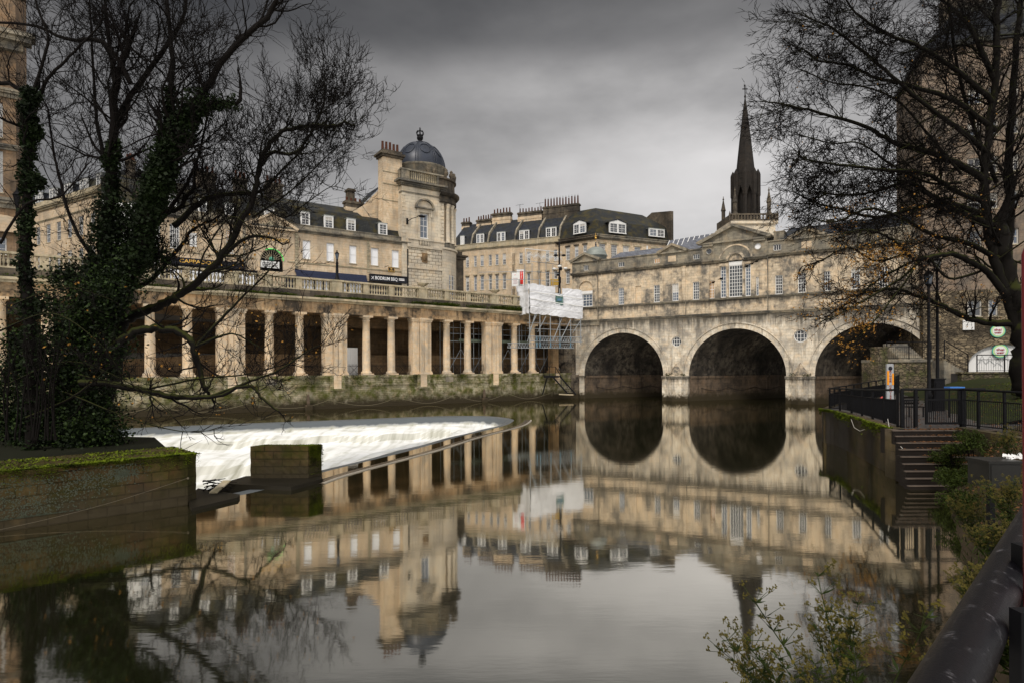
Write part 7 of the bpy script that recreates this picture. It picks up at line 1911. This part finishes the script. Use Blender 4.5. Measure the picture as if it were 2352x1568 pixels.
leaf_cloud(iv,l2b[:18],1500,.35,.13,g)
leaf_cloud(iv,l2c[:8],1500,.35,.13,g)
mass=[(x,y,Y1+g.uniform(-1.2,1.5)) for x,y in [(330,545),(300,600),(340,590),(270,640),(250,680),(220,700),(190,760),(160,760),(230,620),(310,500),(260,540),(200,830),(230,870),(250,800),(170,900),(120,860),(100,920),(210,940),(230,960),(130,980),(60,950),(70,1000),(180,1000),(40,850),(20,900),(30,960),(150,1010),(100,800),(60,790),(200,690),(240,1000),(100,1015),(20,1005),(180,850),(140,930),(190,880),(90,700),(160,640)]]
leaf_cloud(iv,PX(mass,Y1),30000,.75,.14,g,zs=.85); leaf_cloud(iv,PX(mass,Y1-.3),14000,1.35,.11,g,zs=.8)
iv.build('ivy',M['ivy'],lt); iv=MB(); leaf_cloud(iv,PX([q for q in mass if q[1]>560],Y1-.35),13000,1.05,.12,g,zs=.85); iv.build('ivy',M['ivyg'],lt)
# ---- slender ivy column at the far left
lt2=root('ivy_column_tree','slim tree completely sheathed in ivy at the far left edge','tree',WORLD,*atY(60,1020,22)[:2],1.2)
T=Tree(17,up=.3,wig=.2,minr=.008,spread=.9,lim=30000); T.maxlev=3; T.kids=[5,5,4,3]; T.lr=.66
m2=T.limb(PX([(75,1030),(70,860),(62,700),(58,560),(62,420),(68,300),(70,215)],22),.22,.12,4,1.5,1,.6)
T.limb(PX([(68,230),(30,195),(-30,195)],22),.1,.06,5,1.5,1,.2); T.limb(PX([(60,350),(100,200),(160,130),(230,60)],22.3),.08,.03,12,1.6,1,.2)
T.limb(PX([(65,240),(110,100),(90,30),(70,-40)],22),.06,.03,10,1.5,1,.2)
T.limb(PX([(0,560),(60,470),(140,450),(200,380)],21),.05,.02,8,1.4,1,.2)
ob=T.big.build('trunk',M['bark'],lt2); T.small.build('twigs',M['bark'],ob)
iv=MB(); leaf_cloud(iv,m2,11000,lambda p:.2+.12*math.sin(p[2]*1.9)**2,.13,g); leaf_cloud(iv,PX([(85,420),(80,300),(60,250)],22),1500,.3,.13,g); iv.build('ivy',M['ivy'],lt2)
# ---- leaning willow over the water
wl=root('leaning_willow','bare leaning tree with long crooked limbs reaching right over the weir','tree',WORLD,*atY(240,1010,Y1+1)[:2],1.2)
T=Tree(31,up=.5,wig=.18,minr=.011,spread=.95,lim=100000,flat=.8); T.maxlev=4; T.kids=[5,4,4,4,2]; T.lr=.66
YW=25.
T.limb(PX([(200,1000),(250,900),(275,810),(285,740),(335,715),(390,690),(430,665),(500,600),(560,500),(590,420),(600,370),(640,310),(700,292),(760,290),(790,280),(815,290)],YW),.26,.035,46,1.9,1,.35,dirbias=(.05,0,.35))
T.limb(PX([(760,288),(780,310),(788,358)],YW),.03,.012,3,.5,3,.1)
T.limb(PX([(600,380),(625,350),(665,355),(700,330),(740,250),(745,205)],YW),.09,.03,26,1.6,1,.2,dirbias=(.1,0,.3))
T.limb(PX([(262,800),(280,700),(270,660),(300,600),(370,500),(410,480),(450,420)],YW+.4),.22,.07,20,1.8,1,.3)
T.limb(PX([(400,520),(470,460),(540,445),(600,440),(640,400),(700,340)],YW+.3),.13,.03,22,1.6,1,.2)
T.limb(PX([(300,665),(350,640),(420,560),(440,530),(500,500)],YW+.6),.12,.04,14,1.4,1,.3)
T.limb(PX([(455,640),(470,580),(530,500),(580,540),(560,600),(480,625)],YW-.6),.04,.02,6,1.2,2,.1)
T.limb(PX([(490,610),(560,550),(615,545),(640,555)],YW),.09,.04,6,1.,2,.2)
T.limb(PX([(580,500),(640,460),(690,420),(760,350),(790,330)],YW+.4),.05,.012,16,1.2,2,.1)
T.limb(PX([(600,470),(650,500),(700,470),(760,430),(800,440)],YW+.8),.04,.01,14,1.1,2,.1)
# low arching limb
T.limb(PX([(215,850),(290,775),(345,755),(400,760),(440,785),(452,830),(468,885),(475,900)],YW-2),.2,.07,14,1.3,2,.3,dirbias=(.2,0,-.05))
T.limb(PX([(440,800),(500,775),(540,768),(600,800)],YW-2),.07,.02,10,1.0,2,.2)
T.limb(PX([(455,790),(520,720),(600,640),(640,600)],YW-2),.07,.02,16,1.3,2,.1)
T.limb(PX([(180,880),(240,880),(330,895),(400,910),(480,912),(570,885),(600,910),(640,945)],YW-3),.15,.035,14,1.1,2,.3,dirbias=(.2,0,.1))
T.limb(PX([(480,912),(560,880),(640,850),(700,810),(740,790)],YW-3),.07,.012,20,1.2,2,.1)
T.limb(PX([(330,895),(450,870),(560,860),(640,840)],YW-2.6),.05,.012,16,1.2,2,.1)
T.limb(PX([(60,960),(150,920),(210,880),(240,850)],YW-5),.06,.02,10,1.1,2,.1)
for q in ([(150,900),(300,960),(420,990),(500,985)],[(180,860),(330,900),(420,980)],[(20,880),(160,830),(300,880),(390,940)],[(0,760),(120,720),(230,790),(290,880)],[(30,700),(150,660),(260,690)]):
    T.limb(PX(q,YW-5),.03,.008,10,.9,3,.1,dirbias=(.2,0,-.2))
ob=T.big.build('trunk',M['barkm'],wl); T.small.build('twigs',M['bark'],ob); print('willow',T.n)
lv=MB(); tips=[p for p,l in T.tips if l>=3 and p[2]<10]; leaf_cloud(lv,tips,330,.1,.1,g); lv.build('leaves',M['yleaf'],wl)
# undergrowth stems at the left edge
ug=root('brushwood','thicket of thin bare stems below the ivy at the left edge','brushwood',WORLD,*atY(40,1000,19)[:2],1.2)
T=Tree(5,up=.6,wig=.14,minr=.007,spread=.5); T.maxlev=2; T.kids=[4,3,2]; T.lr=.6
for k in range(16):
    x=T.rng.uniform(-10,130); T.limb(PX([(x,1010),(x+T.rng.uniform(-15,15),900),(x+T.rng.uniform(-30,30),800)],19.5),.03,.012,4,.9,1,.3)
T.big.add(T.small.v,T.small.f,True); T.big.build('stems',M['bark'],ug)
# ---- big right hand tree
Y2=31.
rt=root('mossy_riverbank_tree','large spreading tree at the right with mossy limbs and a few orange leaves','tree',WORLD,*atY(2345,895,Y2)[:2],2.7)
T=Tree(71,up=.1,wig=.13,minr=.0135,spread=.85,lim=300000,hang=.12); T.maxlev=4; T.kids=[6,5,4,3,3]; T.lr=.6
T.limb(PX([(2362,905),(2352,820),(2345,740),(2335,690),(2310,600),(2295,500)],Y2),.62,.3,10,3.,1,.6)
T.limb(PX([(2340,760),(2300,640),(2275,560),(2262,460),(2268,330),(2285,200),(2290,60),(2295,-60)],Y2),.26,.13,34,2.6,1,.2,dirbias=(-.2,0,.2))
T.limb(PX([(2310,620),(2320,480),(2318,330),(2330,160),(2345,0)],Y2+.8),.25,.12,26,2.4,1,.2)
T.limb(PX([(2290,420),(2240,300),(2200,160),(2180,20)],Y2+1.5),.12,.06,26,2.2,1,.2)
lim=[ # long limbs to the left; px
 [(2345,720),(2280,640),(2250,615),(2200,590),(2160,585),(2100,595),(2075,590),(2040,560),(2000,535),(1950,530),(1900,540)],
 [(2340,745),(2260,740),(2200,725),(2150,700),(2090,680),(2040,665),(1980,670),(1900,690)],
 [(2300,520),(2230,500),(2160,470),(2110,440),(2060,420),(1990,440),(1900,450),(1850,440)],
 [(2270,420),(2200,380),(2120,350),(2040,330),(1960,290),(1850,260),(1760,240),(1700,232)],
 [(2275,360),(2200,300),(2110,240),(2010,160),(1930,100),(1870,60),(1790,30)],
 [(2285,240),(2200,170),(2100,110),(2000,70),(1930,20),(1900,-40)],
 [(2280,470),(2190,440),(2110,400),(2000,390),(1910,380),(1830,370),(1790,355)],
 [(2285,300),(2180,230),(2080,200),(1990,180),(1920,150),(1850,140),(1800,110)],
 [(2270,500),(2180,470),(2080,480),(1990,500),(1900,480),(1850,470),(1780,440)],
 [(2280,180),(2220,60),(2150,0),(2080,-60)],
 [(2300,600),(2220,560),(2130,540),(2050,500),(1970,480),(1890,510),(1830,500)],
 [(2260,620),(2170,640),(2110,590),(2060,650),(2000,720),(1960,760),(1930,790)],
 [(2110,590),(2050,640),(1960,690),(1900,720),(1850,740)],
 [(2080,600),(2000,640),(1930,690),(1880,720)],
 [(2070,580),(1990,600),(1920,570),(1850,600),(1820,610)],
 [(2200,400),(2110,300),(2040,230),(1960,200),(1880,190),(1800,160)],
 [(2200,420),(2120,420),(2030,380),(1950,330),(1880,330),(1800,310)],
]
for i,q in enumerate(lim):
    q=[(x+(2300-x)*.075,y) for x,y in q]
    r0=.2 if i<4 else (.15 if i<11 else .07)
    sp=T.rng.uniform(-2.5,2.)
    T.limb([atY(x,y,Y2+sp*(k/len(q))) for k,(x,y) in enumerate(q)],r0,.025,(46 if i not in (0,1,10,11) else 26) if i<11 else 24,1.6 if i<11 else 1.1,1 if i<11 else 2,.12,dirbias=(-.12,0,.05))
print('right tree',T.n)
ob=T.big.build('trunk',M['barkm'],rt); T.small.build('twigs',M['bark'],ob)
from mathutils import noise as noise3
lv=MB(); tp_=[p for p,l in T.tips if l>=3 and noise3.noise(Vector(p)*.7)>.08]
zmid=atY(2000,760,Y2)[2]; zhi=atY(2000,500,Y2)[2]
low=[p for p in tp_ if zmid-2<p[2]<zhi+.6]; lowb=[p for p in low if p[2]<atY(2000,580,Y2)[2] and p[0]<atY(2010,600,Y2)[0]]
leaf_cloud(lv,low,1100,.25,.09,g); leaf_cloud(lv,lowb or low,1700,.2,.10,g); leaf_cloud(lv,tp_,350,.2,.09,g)
lv.build('leaves',M['yleaf'],rt)
br_=leafm('brown_leaf',(.07,.035,.015),(.14,.07,.03),.7,5)
lv=MB(); leaf_cloud(lv,low,1700,.25,.075,g); lv.build('withered_leaves',br_,rt)
# ---- plants
def herb(name,label,x0,y0,z0,stems,L,lean,g,flower=True,size=1.,leafm_='green',grp=None):
    r_=root(name,label,'plant',WORLD,x0,y0,z0,grp); st=MB(); lf=MB(); fl=MB()
    for k in range(stems):
        px,py,pz=x0+g.gauss(0,.1*size*L),y0+g.gauss(0,.1*size*L),z0; d=norm((lean[0]+g.gauss(0,.22),lean[1]+g.gauss(0,.22),lean[2]+g.gauss(0,.15)))
        n=9; h=L*g.uniform(.6,1.1); pts=[(px,py,pz)]
        for i in range(n):
            d=norm((d[0]+g.gauss(0,.05),d[1]+g.gauss(0,.05),d[2]+.02)); pts.append(tuple(pts[-1][a]+d[a]*h/n for a in range(3)))
        st.tube(pts,[.006*size*(1-.6*i/n) for i in range(n+1)],4)
        for i in range(2,n+1):
            for _ in range(4):
                a=g.uniform(0,6.3); u=norm((math.cos(a),math.sin(a),g.uniform(.1,.9))); s=.085*size*g.uniform(.6,1.3)*(1.2-.5*i/n); p=pts[i]; w=norm((-u[1],u[0],g.uniform(-.5,.5)))
                lf.add([p,tuple(p[a_]+u[a_]*s*.5+w[a_]*s*.13 for a_ in range(3)),tuple(p[a_]+u[a_]*s for a_ in range(3)),tuple(p[a_]+u[a_]*s*.5-w[a_]*s*.13 for a_ in range(3))],[(0,1,2,3)])
        if flower:
            for i in range(n-3,n+1):
                for _ in range(5):
                    a=g.uniform(0,6.3); u=norm((math.cos(a),math.sin(a),g.uniform(.2,1.2))); s=.13*size*g.uniform(.5,1.1); p=pts[i]; e=tuple(p[a_]+u[a_]*s for a_ in range(3)); st.tube([p,e],.0018*size,3)
                    for _ in range(9):
                        v=norm((g.gauss(0,1),g.gauss(0,1),g.gauss(0,1)+.6)); q=tuple(e[a_]+v[a_]*.028*size*g.random() for a_ in range(3)); t=.011*size
                        fl.add([q,(q[0]+t,q[1]+g.uniform(-t,t),q[2]+t*.4),(q[0]+t*.3,q[1]+t,q[2]+t)],[(0,1,2)])
    so=st.build('stems',M['green'],r_); lf.build('leaves',M[leafm_],r_)
    if flower: fl.build('flower_heads',FL,r_)
FL=leafm('seed_heads',(.025,.02,.005),(.085,.07,.012),.8,9)
g=random.Random(4)
for i,(x,y,Y,st,L,ln,lab) in enumerate((
 (1930,1690,1.75,6,.38,(-.5,.1,.8),'flowering weed with yellow green heads leaning left over the water, bottom centre right'),
 (1985,1690,1.8,8,.42,(-.12,.0,.95),'upright flowering weed just left of the thick handrail'),
 (1885,1710,1.85,5,.32,(-.7,.1,.6),'lowest flowering weed shoot at the bottom edge, reaching furthest left'))):
    p=atY(x,y,Y); herb('flowering_weed',lab,p[0],p[1],p[2],st,L,ln,g,size=.5)
for i,(x,y,Y,st,L,lab) in enumerate(((2318,1190,6.2,12,.55,'tall yellow green weeds in front of the grey control box'),(2290,1290,5.2,16,.42,'clump of yellowing weeds below the control box'),(2270,1400,3.8,14,.34,'bushy weeds beside the thick handrail, middle of the bank'),(2240,1215,8.,16,.5,'leafy weeds halfway up the dark bank'),(2320,1050,9.,9,.6,'yellow weeds beyond the control box'),(2348,1500,1.9,14,.25,'weeds and dead leaves showing below the thick handrail at the corner'))):
    p=atY(x,y,Y); herb('bank_weed',lab,p[0],p[1],p[2]-.1,st,L,(-.15,0,.9),g,size=.75,grp=None)
for i,(x,y,z,w_,lab) in enumerate(((2172,1050,.95,.38,'bright green bush hugging the right side of the steps'),(2212,1098,.6,.48,'green bush low on the bank below the steps'),(2245,1160,.5,.5,'dark green bush above the water beside the bank weeds'),(2225,1010,1.7,.4,'small yellowish shrub on top of the retaining wall'),(2190,1030,1.3,.3,'small green fern tuft among the leaves beside the steps'))):
    p=onz(x,y,z); r_=root('bank_bush',lab,'bush',WORLD,p[0],p[1],p[2]-.4); m=MB(); leaf_cloud(m,[(p[0]+g.gauss(0,w_*.5),p[1]+g.gauss(0,w_*.6),p[2]+g.gauss(0,w_*.25)) for _ in range(24)],6500 if w_>.45 else 2200,w_*.45,.055,g); m.build('foliage',M['green'],r_)
    m=MB()
    for k in range(14): m.tube([(p[0]+g.gauss(0,.1),p[1]+g.gauss(0,.1),p[2]-.5),(p[0]+g.gauss(0,w_*.5),p[1]+g.gauss(0,w_*.5),p[2]+g.gauss(.1,w_*.3))],[.012,.005],4)
    m.build('stems',M['bark'],r_)
gm_=MB()
for _ in range(9000):
    i=g.choice(be[6:44]); x=i[0]+g.random()**1.5*2.5-.1; y=i[1]+g.gauss(0,.4); z=bankz(x,y)
    s=g.uniform(.04,.16); a=g.uniform(0,6.3); gm_.face((x,y,z-.02),(x+.3*s*math.cos(a),y+.3*s*math.sin(a),z),(x+s*math.cos(a+.5),y+s*math.sin(a+.5),z+s*g.uniform(.4,1.4)))
tag(gm_.build('bank_herbs',M['green']),'low green herbs covering the river bank at the right','herbs',kind='stuff')
sb=root('evergreen_shrub','round dark evergreen shrub at the foot of the gallery porch','shrub',MK,21.5,-1.5,G)
p=MK.sz(1083,650,-1.); m=MB(); leaf_cloud(m,[(p[0]+g.gauss(0,.5),-1+g.gauss(0,.3),13.4+g.gauss(0,.45)) for _ in range(12)],3000,.7,.16,g); m.build('foliage',M['ivy'],sb)
m=MB(); m.tube([(p[0],-1,G),(p[0],-1,13.6)],.08,6); m.build('stem',M['bark'],sb)
# ---------------------------------------------------------------- camera, light, sky
cam=bpy.data.cameras.new('camera'); co_=bpy.data.objects.new('camera',cam); COL.objects.link(co_)
co_.location=(0,0,CH); co_.rotation_euler=(math.pi/2,ROLL,0)
cam.sensor_fit='HORIZONTAL'; cam.sensor_width=36; cam.lens=36*F/2352; cam.shift_y=(CY-784)/2352; cam.clip_start=.1; cam.clip_end=3000
scene.camera=co_
sun=bpy.data.lights.new('sun','SUN'); sun.energy=1.5; sun.angle=math.radians(11); sun.color=(1,.93,.85)
so=bpy.data.objects.new('sun',sun); COL.objects.link(so)
EL_,AZ_=math.radians(47),math.radians(205)   # from behind and a little left of the camera
d=Vector((math.sin(AZ_)*math.cos(EL_),math.cos(AZ_)*math.cos(EL_),math.sin(EL_)))
so.rotation_euler=(-d).to_track_quat('-Z','Y').to_euler()
w=bpy.data.worlds.new('World'); scene.world=w; w.use_nodes=True; nt=w.node_tree
for n in list(nt.nodes): nt.nodes.remove(n)
outn=N(nt,'ShaderNodeOutputWorld')
sky=N(nt,'ShaderNodeTexSky'); sky.sky_type='NISHITA'; sky.sun_disc=False; sky.sun_elevation=EL_; sky.sun_rotation=AZ_
bg1=N(nt,'ShaderNodeBackground'); bg1.inputs[1].default_value=.05; link(nt,sky.outputs[0],bg1.inputs[0])
tc=N(nt,'ShaderNodeTexCoord'); sp=N(nt,'ShaderNodeSeparateXYZ'); link(nt,tc.outputs['Generated'],sp.inputs[0])
X,Y,Z=sp.outputs
def R2(v,pts):
    n=N(nt,'ShaderNodeValToRGB'); cr=n.color_ramp
    cr.interpolation='EASE'
    while len(cr.elements)<len(pts): cr.elements.new(.5)
    for e,(p,c) in zip(cr.elements,pts): e.position=p; e.color=(c,c,c,1)
    link(nt,v,n.inputs[0]); return n.outputs[0]
# cloud deck brightness by elevation
elev=R2(Z,[(0.,1.2),(.07,.80),(.16,.38),(.30,.31),(.40,.29),(.475,.10),(.56,.07),(.72,.75)])
# clouds: noise on the direction, squashed in height
mp=N(nt,'ShaderNodeMapping'); mp.inputs['Scale'].default_value=(1.,1.,2.3); mp.inputs['Rotation'].default_value=(0,.35,0); link(nt,tc.outputs['Generated'],mp.inputs[0])
n1=noise(nt,mp.outputs[0],1.7,6,.52); n2=noise(nt,mp.outputs[0],4.2,5,.5)
cl=mth(nt,'ADD',mth(nt,'MULTIPLY',ramp(nt,n1,.34,.66),1.0),mth(nt,'MULTIPLY',ramp(nt,n2,.3,.7),.35))
cl=mth(nt,'ADD',cl,.32)
# darker cloud to the left, lighter break to the right
side=mth(nt,'ADD',mth(nt,'MULTIPLY',R2(mth(nt,'ADD',mth(nt,'MULTIPLY',X,.5),.5),[(0.,.34),(.3,.46),(.42,.74),(.55,1.),(.66,1.15),(.8,1.15)]),1.),0.)
up=mth(nt,'MULTIPLY',elev,mth(nt,'MULTIPLY',cl,side))
# extra bright sky added behind the viewer, unseen, to light the facades
back=R2(mth(nt,'ADD',mth(nt,'MULTIPLY',Y,.5),.5),[(0.,.85),(.35,.7),(.55,.0),(1.,0.)])
up=mth(nt,'ADD',up,mth(nt,'MULTIPLY',back,R2(Z,[(0.,.5),(.3,1.),(1.,.8)])))
low=R2(mth(nt,'ADD',Z,.5),[(.44,.15),(.5,1.),(1.,1.)])
up=mth(nt,'MULTIPLY',up,low)
bg2=N(nt,'ShaderNodeBackground'); cb=N(nt,'ShaderNodeCombineColor')
link(nt,mth(nt,'MULTIPLY',up,1.),cb.inputs[0]); link(nt,mth(nt,'MULTIPLY',up,.97),cb.inputs[1]); link(nt,mth(nt,'MULTIPLY',up,.955),cb.inputs[2]); link(nt,cb.outputs[0],bg2.inputs[0]); bg2.inputs[1].default_value=1.
mx=N(nt,'ShaderNodeMixShader'); mx.inputs[0].default_value=.92; link(nt,bg1.outputs[0],mx.inputs[1]); link(nt,bg2.outputs[0],mx.inputs[2]); link(nt,mx.outputs[0],outn.inputs[0])
scene.view_settings.view_transform='Standard'; scene.view_settings.look='None'; scene.view_settings.exposure=.48; scene.view_settings.gamma=1
scene.cycles.max_bounces=8; scene.cycles.diffuse_bounces=3; scene.cycles.glossy_bounces=3

for m_ in bpy.data.materials:
    if not m_.use_nodes: continue
    b_=m_.node_tree.nodes.get('Principled BSDF')
    if b_ and b_.inputs['Roughness'].default_value>.45 and 'glass' not in m_.name: b_.inputs['Specular IOR Level'].default_value=.12
